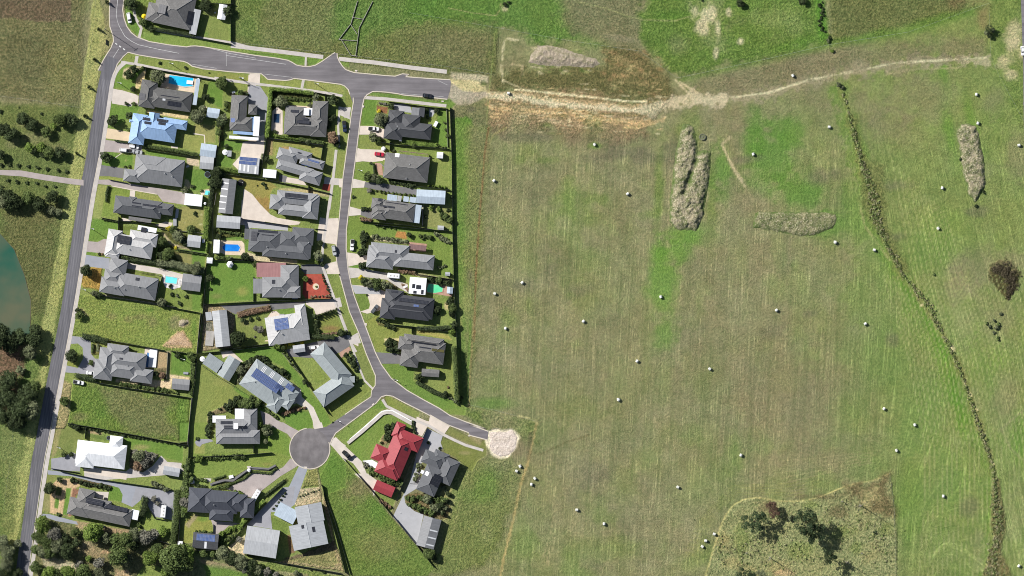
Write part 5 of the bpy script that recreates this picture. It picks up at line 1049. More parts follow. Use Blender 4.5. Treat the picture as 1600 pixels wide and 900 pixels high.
fr('C'); drive([(45,130),(330,175),(320,290),(150,265),(30,265)], M_dark); drive([(20,305),(150,305),(380,350),(700,400),(1060,460),(1040,600),(780,560),(720,480),(470,435),(180,370),(10,355)], M_pink); drive([(400,430),(460,435),(455,510),(395,500)], M_concrete, 'path'); pathstrip('garden_edging', [(180,378),(420,425),(710,475)], 10, M_plain); drive([(310,750),(420,780),(400,800),(300,790)], M_plain, 'patio'); drive([(700,830),(820,800),(900,810),(870,870),(720,850)], M_plain, 'patio'); drive([(1220,430),(1380,410),(1380,500),(1230,480)], M_cream, 'pool_surround')
fr('D'); drive([(90,235),(210,245),(270,215),(320,220),(300,300),(275,360),(80,340)], M_pink); drive([(70,370),(330,410),(330,520),(150,495),(55,480)], M_blue); drive([(500,450),(840,510),(1070,570),(1050,680),(980,720),(850,570),(560,520),(500,510)], M_white if False else M_concrete, 'patio'); drive([(865,570),(1020,600),(1060,620),(1040,700),(960,720),(890,700),(862,640)], M_gravel, 'pool_surround')
fr('E'); drive([(70,390),(180,400),(250,440),(255,560),(290,600),(310,760),(10,730),(20,665),(130,690),(180,600),(175,500),(130,460),(60,465)], M_grey); drive([(760,500),(880,520),(860,690),(740,680)], M_plain, 'pool_surround')
fr('F'); drive([(0,760),(110,745),(200,700),(280,740),(270,880),(0,865)], M_grey); drive([(310,880),(400,840),(700,880),(740,850),(860,890),(950,830),(1030,730),(1090,790),(1220,800),(1250,900),(500,960),(310,950)], M_path, 'gravel_yard')
fr('G'); drive([(130,25),(200,30),(510,95),(880,160),(1180,200),(1180,300),(1170,440),(1020,410),(975,350),(920,240),(890,280),(830,330),(740,290),(750,230),(720,170),(650,150),(500,120),(330,75),(130,60)], M_blue); drive([(860,165),(1180,205),(1175,440),(1015,410),(975,350),(920,230),(890,270),(830,330),(820,300)], M_grey); drive([(90,385),(150,390),(370,450),(380,475),(200,445),(70,400)], M_blue); drive([(500,200),(635,205),(625,270),(560,260),(500,240)], M_concrete, 'patio'); drive([(430,10),(790,40),(780,105),(430,45)], M_plain, 'patio')
fr('H'); drive([(300,208),(400,215),(395,300),(295,300)], M_plain); pathstrip('footpath', [(-30,250),(290,300),(480,320),(880,370),(1080,400),(1170,420)], 24, M_path); pathstrip('footpath', [(805,268),(790,345)], 26, M_path); pathstrip('footpath', [(828,55),(824,140)], 18, M_path); drive([(295,312),(400,330),(475,440),(465,530),(430,840),(370,840),(390,600),(300,560),(280,440)], M_grey); drive([(1150,520),(1240,540),(1240,640),(1150,600)], M_path); drive([(515,560),(560,520),(610,560),(610,780),(580,790),(500,740)], M_plain, 'pool_surround'); pathstrip('footpath', [(1145,520),(1130,700),(1140,900)], 20, M_path); drive([(660,505),(840,515),(900,500),(900,540),(640,520)], M_cream, 'path')
fr('U'); pathstrip('footpath', [(110,380),(400,415),(880,475)], 34, M_path); pathstrip('footpath', [(1010,490),(1300,520),(1600,562),(1910,598)], 34, M_path)
fr('I'); drive([(370,95),(625,0),(620,260),(570,300),(560,480),(330,430),(250,350),(340,250),(350,170)], M_plain); drive([(880,500),(1070,530),(1120,600),(870,560)], M_plain, 'patio'); drive([(390,640),(480,700),(640,900),(660,960),(600,1080),(340,1060),(360,900),(380,650)], M_plain, 'driveway'); drive([(1330,500),(1530,520),(1530,600),(1430,590),(1320,580)], M_path); drive([(1310,580),(1395,585),(1385,665),(1300,650)], M_red, 'path'); pathstrip('footpath', [(1465,180),(1430,500),(1380,880)], 32, M_path); drive([(800,470),(890,490),(870,570),(795,545)], M_dark, 'patio')
fr('J'); drive([(440,20),(600,10),(780,190),(860,230),(1140,280),(1120,310),(1000,320),(800,290),(430,225)], M_plain); drive([(470,255),(990,325),(990,385),(560,350),(480,370)], M_cool, 'courtyard'); drive([(1370,225),(1440,240),(1590,235),(1590,560),(1520,540),(1420,530),(1330,500)], M_plain); pathstrip('footpath', [(1490,0),(1460,220),(1410,540),(1390,760)], 30, M_path); drive([(150,500),(440,505),(470,540),(480,680),(240,670),(180,640)], M_brick if False else M_cream, 'pool_deck'); drive([(1400,790),(1560,750),(1590,838),(1400,838)], M_plain)
fr('K'); drive([(1170,150),(1275,100),(1300,215),(1190,215)], M_plain); drive([(960,130),(1130,130),(1190,210),(1000,215),(960,180)], M_dark, 'driveway'); drive([(985,215),(1165,215),(1225,430),(1000,430),(970,390)], M_red, 'gravel_garden'); drive([(1000,450),(1240,435),(1280,520),(1090,575),(1070,520),(1000,480)], M_plain); drive([(240,490),(600,475),(1000,455),(990,480),(920,510),(700,530),(690,490),(480,520),(380,570)], M_dark, 'driveway'); drive([(700,545),(740,540),(790,580),(760,605),(650,610)], M_plain, 'patio'); pathstrip('footpath', [(1150,150),(1200,300),(1290,540),(1400,830),(1440,900)], 26, M_path); drive([(1250,430),(1300,420),(1320,500),(1280,510)], M_path)
drive([(1390,780),(1462,730),(1462,850),(1420,830)], M_plain); drive([(830,880),(1000,830),(1250,770),(1350,750),(1400,840),(1300,900),(1180,960),(860,940)], M_dark, 'driveway'); drive([(1380,30),(1462,40),(1462,130),(1370,150)], M_plain)
fr('L'); drive([(1380,140),(1480,70),(1490,110),(1400,175)], M_brick, 'path'); drive([(270,120),(370,110),(480,210),(440,220),(330,160),(290,180)], M_plain, 'path'); drive([(930,410),(1020,470),(1030,540),(1140,640),(1225,830),(1140,835),(1130,760),(1090,660),(980,600),(950,610)], M_concrete); drive([(640,670),(720,700),(800,760),(1000,860),(960,890),(880,880),(740,800),(670,800)], M_pink); drive([(680,20),(690,10),(870,0),(860,20)], M_cream, 'path')
fr('M'); drive([(830,0),(1000,0),(1100,60),(1150,90),(1080,160),(1040,110),(900,40),(860,30)], M_pink); drive([(1070,345),(1150,410),(1120,430),(970,520),(800,650),(720,720),(600,720),(530,660),(450,640),(650,540),(700,490),(880,490),(1000,430)], M_pink); drive([(1150,420),(1240,430),(1180,600),(1110,790),(1040,840),(960,862),(790,862),(900,770),(1060,610)], M_blue); drive([(1450,205),(1480,140),(1600,220),(1600,380)], M_concrete); drive([(1290,0),(1370,0),(1385,50),(1300,65)], M_concrete)
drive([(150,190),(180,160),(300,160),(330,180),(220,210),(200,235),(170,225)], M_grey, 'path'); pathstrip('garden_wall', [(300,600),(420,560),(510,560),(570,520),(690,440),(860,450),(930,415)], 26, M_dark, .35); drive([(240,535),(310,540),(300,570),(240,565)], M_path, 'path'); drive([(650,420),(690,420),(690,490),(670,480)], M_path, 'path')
fr('N'); drive([(395,290),(440,310),(680,330),(660,360),(560,350),(480,420),(420,430),(415,350)], M_pink, 'patio'); drive([(1040,10),(1150,0),(1120,180),(1000,130),(940,210),(930,250),(945,380),(720,345),(820,230)], M_grey)
fr('O'); drive([(100,460),(150,385),(270,500),(400,620),(470,790),(540,862),(520,960),(490,870),(320,640),(230,590)], M_concrete); drive([(410,615),(500,605),(560,640),(540,690),(450,660)], M_white, 'patio'); drive([(930,190),(1020,230),(1060,240),(1030,290),(980,380),(900,340),(920,270)], M_plain); drive([(1060,170),(1250,280),(1195,360),(1040,270)], M_plain, 'driveway'); pathstrip('footpath', [(600,25),(640,90),(760,150),(930,230),(1050,280),(1180,360),(1300,420),(1400,465),(1570,515)], 26, M_path); drive([(1030,300),(1180,375),(1160,440),(1180,500),(1100,540),(960,650),(960,760),(1000,862),(850,862),(940,500),(980,400)], M_cool)
fr('P'); drive([(780,90),(880,60),(1000,120),(850,130),(770,180),(740,200),(750,260),(830,330),(910,360),(850,625),(640,380),(740,170)], M_cool); drive([(300,0),(420,0),(500,60),(470,130)], M_concrete)
fr('Q'); drive([(160,530),(310,535),(430,570),(410,670),(270,625),(145,625)], M_plain); drive([(130,780),(400,790),(430,830),(430,900),(105,900)], M_plain); pathstrip('footpath', [(205,225),(440,240),(700,270),(1090,315)], 34, M_path); drive([(520,290),(640,300),(700,320),(720,390),(620,380),(520,350)], M_cool, 'patio'); drive([(900,340),(980,360),(940,430),(905,430)], M_cool, 'patio'); drive([(-20,330),(60,330),(40,450),(-20,440)], M_path)
fr('R'); drive([(185,70),(240,95),(350,100),(460,130),(440,200),(330,215),(240,205),(160,215)], M_plain); drive([(140,380),(270,410),(250,470),(125,475)], M_concrete); drive([(258,415),(440,425),(780,490),(770,545),(500,520),(250,465)], M_dark); drive([(105,660),(220,690),(215,745),(95,755)], M_concrete); drive([(220,690),(330,680),(380,720),(330,790),(215,745)], M_dark); drive([(0,380),(40,378),(30,470),(0,465)], M_plain); drive([(360,220),(430,230),(440,350),(400,340),(370,280)], M_brick, 'path'); pathstrip('path', [(840,650),(835,850)], 8, M_path)
fr('S'); drive([(75,285),(180,300),(290,320),(290,400),(190,395),(85,425)], M_plain); drive([(85,435),(240,450),(480,490),(480,530),(620,580),(690,610),(690,690),(600,640),(480,560),(230,530),(110,545)], M_path); drive([(115,610),(250,620),(420,660),(480,680),(470,740),(440,760),(430,860),(330,890),(280,900),(210,880),(300,850),(310,810),(280,700),(170,700)], M_plain); drive([(115,610),(300,640),(470,680),(465,710),(250,700),(160,700)], M_cool); drive([(700,180),(880,200),(870,280),(700,265)], M_brick, 'deck'); drive([(885,590),(1080,620),(1140,700),(1130,730),(890,690)], M_brick, 'pool_surround')
fr('T'); drive([(300,425),(520,440),(520,520),(350,520)], M_dark); drive([(80,305),(155,262),(180,350),(90,360)], M_path); drive([(0,300),(60,280),(90,370),(0,430)], M_dark); pathstrip('footpath', [(0,80),(60,250),(160,540),(210,660),(280,730)], 16, M_path); drive([(0,430),(80,380),(90,400),(20,470)], M_brick, 'path')
fr('W'); drive([(-60,85),(0,92),(120,95),(250,118),(400,140),(470,148),(470,180),(400,172),(250,150),(120,128),(0,120),(-60,118)], M_pink)
fr('re'); drive([(960,-60),(960,-50),(955,-50),(955,-60)], M_road, 'path')
fr('ri'); area_P = [(190,225),(230,220),(270,222),(300,215),(330,250),(318,300),(290,330),(245,342),(210,325),(185,290),(195,265)]
fr('rc'); drive([(1380,-20),(1420,-20),(1450,500),(1430,900),(1400,900),(1394,420),(1388,200)], M_road, 'road')

def cw(cx, cy, w_, h_, a, base, typ='h', extra=()):
    """a wing or panel block from its centre, size and clockwise angle (frame units)"""
    t = math.radians(a); c, q = math.cos(t), math.sin(t); dx = c*w_/2-q*h_/2; dy = q*w_/2+c*h_/2
    return (cx-dx, cy-dy, cx+dx, cy+dy, typ, a-base) if typ else (cx-dx, cy-dy, cx+dx, cy+dy, a-base)+tuple(extra)
# ---------------------------------------------------------------- houses (frame points, angle = lean of the lot)
R_ = {k: mat('roof_'+k, c, rg, .07, (.5, 3), 0, .3, 'tile' if tl else 'roof') for k, c, rg, tl in (
 ('slate', (.13,.128,.124), .8, 1), ('charcoal', (.112,.116,.124), .7, 0), ('char2', (.08,.082,.088), .7, 1), ('blue', (.27,.40,.60), .55, 0), ('mid', (.25,.253,.26), .6, 0), ('mid2', (.225,.227,.233), .6, 0), ('pale', (.46,.455,.45), .6, 0),
 ('white', (.82,.83,.84), .5, 0), ('tile', (.19,.185,.18), .85, 1), ('tile2', (.172,.168,.163), .85, 1), ('green', (.28,.31,.315), .6, 0), ('zinc', (.36,.375,.39), .5, 0), ('bluezinc', (.42,.49,.56), .5, 0), ('palegrey', (.40,.41,.42), .55, 0), ('cream', (.74,.71,.66), .6, 0), ('brown', (.20,.12,.115), .75, 0), ('red', (.30,.045,.055), .55, 0), ('pink', (.33,.17,.165), .75, 0), ('navy', (.075,.08,.095), .33, 0), ('dk', (.058,.06,.068), .6, 0))}
R = R_
fr('A'); house('grey hip-roofed house at the top edge with patio strip along its right side', 'house', 'the top edge house', 12, [(590,-100,885,287),(500,20,640,225)], R['tile'], panels=[(600,40,655,140)], pvm=M_pan, patio=[(925,85,940,330,0)], patio_m=R['palegrey'], glass=[(872,105,905,235,0,M_pan)])
shed('long white shed by the top edge fence', 9, (1160,38,1212,190), R['white'], eave=2.2)
fr('B'); house('dark tiled house beside the bright blue pool', 'house', 'the dark poolside house', 8.5, [(645,-35,1108,268),(545,-120,690,228),(560,20,760,190,'h')], R['slate'], panels=[(515,40,580,130),(848,132,1000,212),(765,62,990,108)], pvm=M_pan, glass=[(790,105,820,135)], patio=[(1180,-125,1180,185,0)], patio_m=R['bluezinc'])
house('blue metal hip-roofed house with four small solar arrays', 'house', 'the blue-roofed house', 9, [(500,292,925,628),(440,275,560,655),(800,325,1062,480),(632,264,735,400,'G'),(400,350,500,400)], R['blue'], panels=[(556,324,636,370),(576,371,654,416),(722,338,850,392),(740,378,820,425)], wall=M_render)
shed('small silver garden shed right of the dark poolside house', 8, (1312,210,1440,342), R['bluezinc'], eave=2.1); shed('pale blue double shed behind the blue roof', 8, (1238,628,1400,800), R['bluezinc'], eave=2.4)
fr('C'); shed('grey carport shed with two dark strips', 5, (1228,28,1376,190), R['palegrey'], eave=2.3)
house('plain grey metal-roofed house with a stepped garage', 'house', 'the plain grey house', 7.3, [(480,10,1010,395),(340,175,520,345),(475,5,800,250)], R['mid2'], vents=[(815,235),(900,270)], wall=M_render)
shed('flat white garage at the end of the shared driveway', 6, (1050,465,1240,622), R['white'], eave=2.3, pitch=4)
house('long charcoal house with two rows of slim solar panels', 'house', 'the long charcoal house', 8, [(235,490,760,770),(640,560,900,730),(395,500,470,620)], R['charcoal'], panels=[(432,565,530,597),(555,585,775,640),(430,603,545,640)], vents=[(748,690)], patio=[(390,735,650,815)], patio_m=R['tile'])
fr('D'); house('pale grey house with a block of solar panels on the front roof', 'house', 'the pale grey house', 10, [(395,155,750,420),(325,110,420,400),(545,120,800,300),(300,330,425,415)], R['pale'], panels=[(420,170,540,275)], vents=[(535,320)], glass=[(655,95,700,155,0,M_pan)], patio=[(620,75,800,155)], patio_m=R['white'])
shed('light grey backyard shed left of the boundary hedge', 7, (1120,170,1240,305), R['palegrey'], eave=2.2)
house('dark grey house with angled front gables and a skylight', 'house', 'the angled front house', 10, [(400,540,790,835),(345,400,490,600),(255,590,480,790),(290,510,450,680,'h')], R['mid2'], glass=[(598,600,634,637,0,M_pan)], vents=[(385,705),(485,720),(630,695)])
shed('dark grey pool shed right of the aqua pool', 7, (1070,560,1240,745), R['mid2'], eave=2.5)
fr('E'); house('grey house with stepped gables beside a blue covered pool', 'house', 'the stepped gable house', 8, [(430,510,760,740),(415,455,600,600),(345,490,470,760),(300,600,450,810),(640,680,825,840),(440,600,690,800)], R['mid2'], glass=[(528,590,558,612,0,M_pan)], vents=[(600,665)])
shed('grey shed at the back corner of the stepped gable lot', 5, (1020,785,1175,900), R['mid2'], eave=2.4)
fr('F'); house('bright white metal-roofed house', 'house', 'the white-roofed house', 7, [(255,580,690,860),(260,610,400,850),(560,540,665,680,'h')], R['white'], wall=M_render, caps=False)
shed('two-tone steel shed behind the white-roofed house', 10, (1062,825,1200,930), R['zinc'], eave=2.6)
fr('G'); house('grey tiled house with dark solar arrays above the woodland', 'house', 'the woodland edge house', 12, [(360,250,810,490),(395,165,500,330),(320,240,470,420),(440,235,640,400)], R['tile'], panels=[(458,245,590,320),(590,292,790,372)], patio=[(830,345,875,437,0)], patio_m=R['white'])
fr('H'); house('charcoal house with a wide white veranda wrapping its corner', 'house', 'the white veranda house', 4, [(135,410,265,720),(125,610,320,755),(295,500,370,600)], R['tile2'], glass=[(130,630,165,670,0,M_panb)], wall=M_render, patio=[(112,792,385,838,0,R['white']),(345,612,388,800,0,R['white']),(150,748,348,790,0,R['blue']),(312,618,346,752,0,R['blue'])])
fr('H')
house('grey tiled house ringed by a tall hedge', 'house', 'the hedge-ringed house', 3, [(640,515,820,780),(630,610,1000,800),(895,465,1030,700),(880,600,1020,808)], R['tile2'], panels=[(690,550,765,582),(750,645,865,685),(790,625,850,648)], glass=[(812,535,858,605)], patio=[(800,530,900,610,0,R['white'])])
fr('I'); shed('grey shed with solar panels and four white skylights', 5, (335,260,555,470), R['palegrey'], eave=2.5, pitch=7, panels=[(338,262,540,322),(330,308,532,365)], pvm=M_panb, strips=[(335,345,350,425),(385,358,400,435),(432,360,446,440),(515,378,530,465)])
house('blue grey house with gables and a solar roof below the hedge-ringed lot', 'house', 'the gabled corner house', 16, [(800,150,1000,350),(790,290,1180,520),(920,145,1160,330),(1060,240,1310,420),(1070,380,1270,605)], R['mid'], panels=[(1140,285,1265,345),(1060,345,1165,385)], pvm=M_panb, glass=[(1020,205,1060,235,0,M_pan)])
shed('white square garage left of the gabled corner house', 5, (615,405,760,515), R['white'], eave=2.3, pitch=4)
shed('long dark grey shed with white skylight bars', 6.7, (135,515,255,937), R['mid2'], eave=3.2, strips=[(134,562,208,582),(124,630,198,650),(112,715,186,738),(100,785,176,805),(95,862,165,880)])
house('grey house with one long black solar array', 'house', 'the long array house', 6, [(780,650,1240,850),(700,700,860,890),(800,810,1200,980),(1100,700,1250,1000)], R['mid'], panels=[(872,682,1132,770)], vents=[(865,820)])
fr('J'); house('large charcoal house with rows of black solar panels and a long ridge', 'house', 'the large charcoal house', 5, [(540,360,900,660),(700,530,1240,735),(1050,340,1290,560),(1100,480,1260,720),(900,385,1100,580),(480,360,640,500,'f')], R['charcoal'], panels=[(640,370,870,420),(560,390,625,510),(680,425,830,450)], vents=[(745,580),(970,655),(1240,530)], pitch=18)
shed('low grey shed below the long dark shed', 4, (150,200,420,365), R['palegrey'], eave=2.5); shed('white narrow pergola beside the blue pool', 3, (110,490,175,655), R['white'], eave=2.2, pitch=4); shed('small white hut on the boundary corner', 4, (28,702,92,775), R['white'], eave=1.9)
fr('K'); house('grey roofed house with a brick red flat section', 'house', 'the red and grey house', 0, [(620,240,880,420),(780,135,940,330),(800,320,955,425),(540,255,630,385,'f')], R['mid2'], patio=[(570,115,828,242,0,R['pink'])], vents=[(770,355)], glass=[(705,265,735,300,0,M_pan)])
shed('large pale shed with a side lean-to behind the solar house', -6, (178,540,340,845), R['palegrey'], eave=3.2, more=[(120,550,180,618,'f')]); house('pale house with a blue solar array on its front roof', 'house', 'the blue array house', -9, [(640,600,1040,790),(900,490,1030,700),(700,590,900,700)], R['pale'], panels=[(722,612,860,692)], pvm=M_panb, vents=[(750,715),(795,740)])
fr('L'); house('long grey house set diagonally with blue solar panels and white skylights', 'house', 'the diagonal solar house', 35, [cw(697,420,418,292,35,35),cw(880,500,210,150,35,35),cw(905,595,80,120,35,35),cw(795,590,120,180,35,35)], R['green'], panels=[cw(702,388,290,92,35,35,None),cw(825,455,74,50,35,35,None),cw(922,450,80,50,35,35,None)], pvm=M_panb, glass=[cw(x_+dx*.82, y_+dx*.574, 6, 62, 35, 35, None) for x_, y_ in ((676,285),(752,335),(838,392)) for dx in (-14,0,14)], pitch=17, vents=[(595,400)])
shed('two-tone steel shed on the diagonal boundary', 34, cw(200,222,160,120,34,34)[:4], R['green'], eave=2.4); shed('grey gable shed on the diagonal boundary', 31, cw(350,270,130,215,31,31)[:4], R['green'], eave=2.6)
house('grey green roofed L-shaped house on the corner of the two streets', 'house', 'the L-shaped corner house', 50, [cw(1305,235,400,178,50,50),cw(1330,465,350,178,-35,50),cw(1498,375,60,60,0,50,'f')], R['green'])
house('grey house with solar panels and a white flat veranda above the turning circle', 'house', 'the white gutter house', 0, [(225,745,560,915),(490,650,615,850),(230,850,640,980)], R['mid2'], panels=[(272,765,385,795),(305,805,385,835),(440,810,520,838)], glass=[(395,785,435,840)], patio=[(195,715,320,780,0,R['white']),(405,650,495,760,0,R['white'])])
shed('small grey shed beside the parked white car', -8, (945,60,1065,115), R['palegrey'], eave=2.2)
fr('M'); house('navy metal-roofed house with three front gables and a wide dark hip roof', 'house', 'the navy gabled house', 4, [(100,620,300,870),(210,640,560,880),(300,800,520,950),(470,680,650,860),(600,720,720,920)], R['navy'], wall=M_render, vents=[(340,790)], panels=[])
fr('N'); shed('charcoal shed with blue solar panels by the bottom boundary', 5, (245,405,460,565), R['char2'], eave=2.6, panels=[(275,418,435,492)], pvm=M_panb, strips=[(345,490,360,552)]); shed('large pale barn with a wide grey ridge roof', 9, cw(853,493,296,250,9,9)[:4], R['palegrey'], eave=4.2, pitch=8, typ='g')
house('large pale zinc-roofed house with angular wings and two dark skylights', 'house', 'the angular zinc house', -12, [cw(1272,430,312,225,-12,-12,'G'),cw(1282,240,240,165,-11,-12,'G')], R['zinc'], glass=[(1205,345,1235,370,0,M_pan),(1300,360,1335,400,0,M_pan)], pitch=6, eave=3.6)
shed('pale blue steel carport beside the grey driveway', 27, cw(1075,238,190,128,27,27)[:4], R['bluezinc'], eave=3.0, pitch=4)
fr('O'); house('red metal-roofed house with many hips', 'house', 'the red-roofed house', 23, [cw(745,555,215,400,23,23),cw(592,550,170,150,23,23),cw(850,415,260,150,23,23),cw(758,320,95,150,23,23),cw(665,685,240,165,23,23)], R['red'], glass=[cw(830,500,34,34,23,23,None,(M_pan,))], pitch=24)
house('charcoal modern house with two wings and a rooftop solar array', 'house', 'the two-wing charcoal house', 24, [cw(1232,712,150,250,24,24),cw(1065,800,190,270,24,24),cw(1085,600,200,130,24,24),cw(1165,570,150,90,24,24)], R['charcoal'], panels=[cw(1122,800,88,110,24,24,None)], glass=[cw(1030,735,34,40,24,24,None),cw(985,720,30,34,24,24,None)], pitch=20)
fr('P'); shed('red metal garage below the red-roofed house', 23, cw(565,130,175,95,23,23)[:4], R['red'], eave=2.4); shed('long grey shed with three white skylight bars by the paddock', 15, cw(957,515,158,268,15,15)[:4], R['mid2'], eave=3.0, glass=[cw(1000,500,68,12,15,15,None),cw(985,563,68,12,15,15,None),cw(968,625,66,12,15,15,None)])
fr('Q'); house('near-black hip-roofed house at the sealed end of the top street', 'house', 'the near-black house', 6.5, [(520,470,920,685),(470,355,620,530),(430,480,610,690),(610,400,790,620)], R['char2'], vents=[(562,540)], patio=[(790,330,850,440,0,R['dk']),(720,330,790,440,0,R['mid2']),(585,650,608,698,0,R['white'])])
fr('R'); house('grey tiled hip-roofed house beside the red car', 'house', 'the grey hip house', 7, [(470,115,885,425)], R['tile2'], glass=[(566,125,604,168)], vents=[(710,240),(675,378)], patio=[(600,98,890,140,0,R['brown']),(410,225,490,290,35,R['green'])])
house('grey house with pale pergola strips and solar rows', 'house', 'the pergola strip house', 8, [(430,590,745,820),(335,570,450,700),(345,660,470,800),(340,620,560,780)], R['tile2'], panels=[(470,610,690,650),(438,645,560,682),(396,575,432,612)], patio=[(732,635,805,830,0,R['bluezinc']),(488,535,524,605,0,R['bluezinc']),(532,542,578,608,0,R['bluezinc']),(590,550,622,612,0,R['palegrey']),(650,556,696,616,0,R['bluezinc']),(712,562,768,625,0,R['bluezinc'])], vents=[(470,715)])
shed('long two-tone blue grey shed behind the grey hip house', 3, (780,488,1062,640), R['bluezinc'], eave=2.5); shed('white square garden shed by the back fence', 3, (982,112,1042,178), R['white'], eave=2.1); shed('small silver hut beside the long eastern fence', 4, (990,850,1050,896), R['palegrey'], eave=1.9)
fr('S'); house('smooth grey house with a stepped long roof and brown deck', 'house', 'the stepped long house', 6, [(325,180,690,400),(290,250,540,460),(560,275,945,465),(300,210,450,420)], R['mid'], glass=[(562,262,580,290,0,M_pan)], wall=M_render, patio=[(705,200,870,270,0,R['brown'])])
house('charcoal house with a large black solar array', 'house', 'the black array house', 7, [(470,690,935,960),(470,650,630,850),(430,740,560,960),(440,760,900,975)], R['dk'], panels=[(600,735,890,810),(525,665,592,695),(750,805,800,835,0,M_panb)])
shed('white flat-roofed pavilion with roof panels next to the green pool', 5, (712,530,866,712), R['white'], eave=2.8, pitch=3, panels=[(735,600,760,645),(775,610,820,655),(745,668,775,700),(825,660,845,705)]); shed('small pale blue pool hut', 4, (1085,630,1140,700), R['bluezinc'], eave=2.2); shed('tiny grey timber cubby on the lawn', 5, (1065,482,1112,522), R['zinc'], eave=1.8)
fr('T'); house('dark grey tiled house with a yellow patch and solar grid', 'house', 'the solar grid house', 8, [(600,310,860,530),(500,290,640,420),(540,270,860,400),(520,390,650,555)], R['tile2'], panels=[(600,330,800,372),(665,375,760,400)], glass=[(770,392,868,428,0,mat('lichen', (.22,.19,.07), .9, .2))], vents=[(655,420)])
shed('small dark shed with a pale ridge below the solar grid house', 4, (685,560,826,632), R['tile2'], eave=2.2)
# ---------------------------------------------------------------- pools
fr('A'); pool([(690,705),(912,732),(905,806),(830,812),(680,780)], M_wblue, 'bright blue pool with white ladder end beside the cream deck', 'the bright blue pool'); boxy(880,772,60,34,.5,6,M_white,'white spa cover at the end of the bright blue pool','spa','spa')
fr('H'); pool([(530,585),(583,587),(580,672),(525,670)], M_wdark, 'dark navy pool between the tall hedge and hedge-ringed house')
fr('C'); pool([(1285,430),(1375,445),(1372,490),(1270,480)], M_waqua, 'small pale spa pool behind the flat white garage', cop=.5)
fr('D'); pool([(892,588),(1010,606),(1000,665),(888,650)], M_waqua, 'aqua pool behind the angled front house', 'the aqua pool', copm=M_path)
fr('E'); pool([(780,545),(815,550),(800,685),(762,680)], M_cover, 'half shaded blue pool under a white cover beside stepped gables'); fr('E'); shed('white flat pool cover roof right of the stepped gable house', 5, (805,510,862,685), R['white'], eave=.6, pitch=2)
fr('J'); pool([(240,545),(395,550),(420,585),(400,630),(240,625),(215,600),(210,575)], M_wdeep, 'deep blue pool with rounded ends on a tan deck', 'the deep blue pool')
fr('S'); pool([(900,600),(1000,612),(1040,640),(1035,680),(960,692),(885,685),(880,650)], M_wgreen, 'green pool beside the white pavilion', 'the green pool', copm=M_brick)
fr('Z'); pool([(-60,360),(0,365),(22,390),(38,430),(48,470),(47,520),(30,540),(0,528),(-60,520)], water('pond_water', (.02,.095,.062), (.11,.12,.07), .05, .35), 'teal green farm pond at the left edge', 'the teal pond', cop=.3, copm=M_bed, z=.12)
# ---------------------------------------------------------------- fences
B1 = [(346,185),(343,223),(338,247),(333,317),(333,373),(322,415),(318.7,475),(309,546),(303,610),(296,660),(294.6,713),(286,750),(279,847)]
fr('Z'); fence(B1[:4]); fence(B1[3:7]); fence(B1[6:10]); fence(B1[9:]); E1 = [(703,168),(706,250),(707,360),(710,459),(712,470)]
fence([(361,-20),(361,66)]); fence(E1[:3]); fence([(707,360),(710,459),(714,545)])
F = lambda k, P, **a: fence(P, frame=k, **a)
F('A', [(440,625),(640,665),(1110,748)]); F('A', [(505,262),(930,348),(1270,412)]); F('A', [(1040,30),(1290,38)]); F('A', [(470,630),(460,735)])
F('B', [(570,700),(1200,798)], h=1.5); F('C', [(150,302),(370,345)], h=1.2); F('C', [(60,748),(260,790),(420,790),(830,872)]); F('C', [(265,740),(262,900)]); F('C', [(1410,460),(1390,600)], label='pale timber fence', m=M_palef)
F('D', [(830,110),(1280,160)], label='pale timber fence', m=M_palef, h=1.2); F('D', [(1000,318),(1300,365)]); F('D', [(800,570),(855,590),(800,790)], label='pale pool fence', m=M_palef, h=1.2); F('D', [(160,770),(790,860),(1000,900)])
F('E', [(850,90),(1280,172)]); F('E', [(1280,180),(1245,548)], label='pale timber fence', m=M_palef); F('E', [(410,428),(700,480),(940,524)]); F('E', [(1000,530),(1240,560)]); F('E', [(975,540),(960,790)], label='pale timber fence', m=M_palef, h=1.1)
F('F', [(420,45),(680,90),(1000,140),(1320,190)]); F('F', [(150,426),(420,470),(900,560),(1278,632)]); F('F', [(1318,192),(1276,628)], label='pale timber fence', m=M_palef); F('F', [(325,470),(318,572)]); F('F', [(0,850),(260,890)], h=1.2)
F('G', [(230,30),(500,90),(980,160),(1180,192)], h=1.5); F('G', [(900,560),(1190,650)]); F('G', [(985,360),(1010,420),(1110,440)], h=1)
F('H', [(490,820),(760,850),(1000,890)]); F('H', [(450,820),(450,920)]); F('H', [(915,385),(1140,430)]); F('H', [(1010,400),(1008,470)]); F('H', [(60,470),(130,480)]); F('H', [(375,545),(450,555)]); F('H', [(80,825),(350,855),(385,825)], h=1.0)
F('I', [(640,35),(1310,128)]); F('I', [(650,40),(575,490)]); F('I', [(170,462),(600,520),(1000,600),(1390,690)]); F('I', [(1312,130),(1285,300)]); F('I', [(1140,600),(1140,690)])
F('J', [(430,240),(990,320)]); F('J', [(300,710),(540,725)]); F('J', [(1300,360),(1430,370)], h=1.0); F('J', [(610,745),(1090,780)])
F('K', [(190,92),(540,95)]); F('K', [(110,480),(600,455),(990,438),(1240,432)]); F('K', [(950,130),(1140,130)], h=1.2); F('K', [(240,885),(650,830),(900,790)]); F('K', [(540,240),(540,455)], h=1.2); F('K', [(945,250),(945,430)], h=1.2)
F('L', [(50,132),(440,98),(700,62)]); F('L', [(870,95),(1060,380),(1280,700)]); F('L', [(100,250),(240,350),(400,440)]); F('L', [(845,130),(1010,320)], label='pale timber fence', m=M_palef, h=1); F('L', [(380,440),(560,545),(850,720)], h=1.0); F('L', [(1290,80),(1500,350)], h=1)
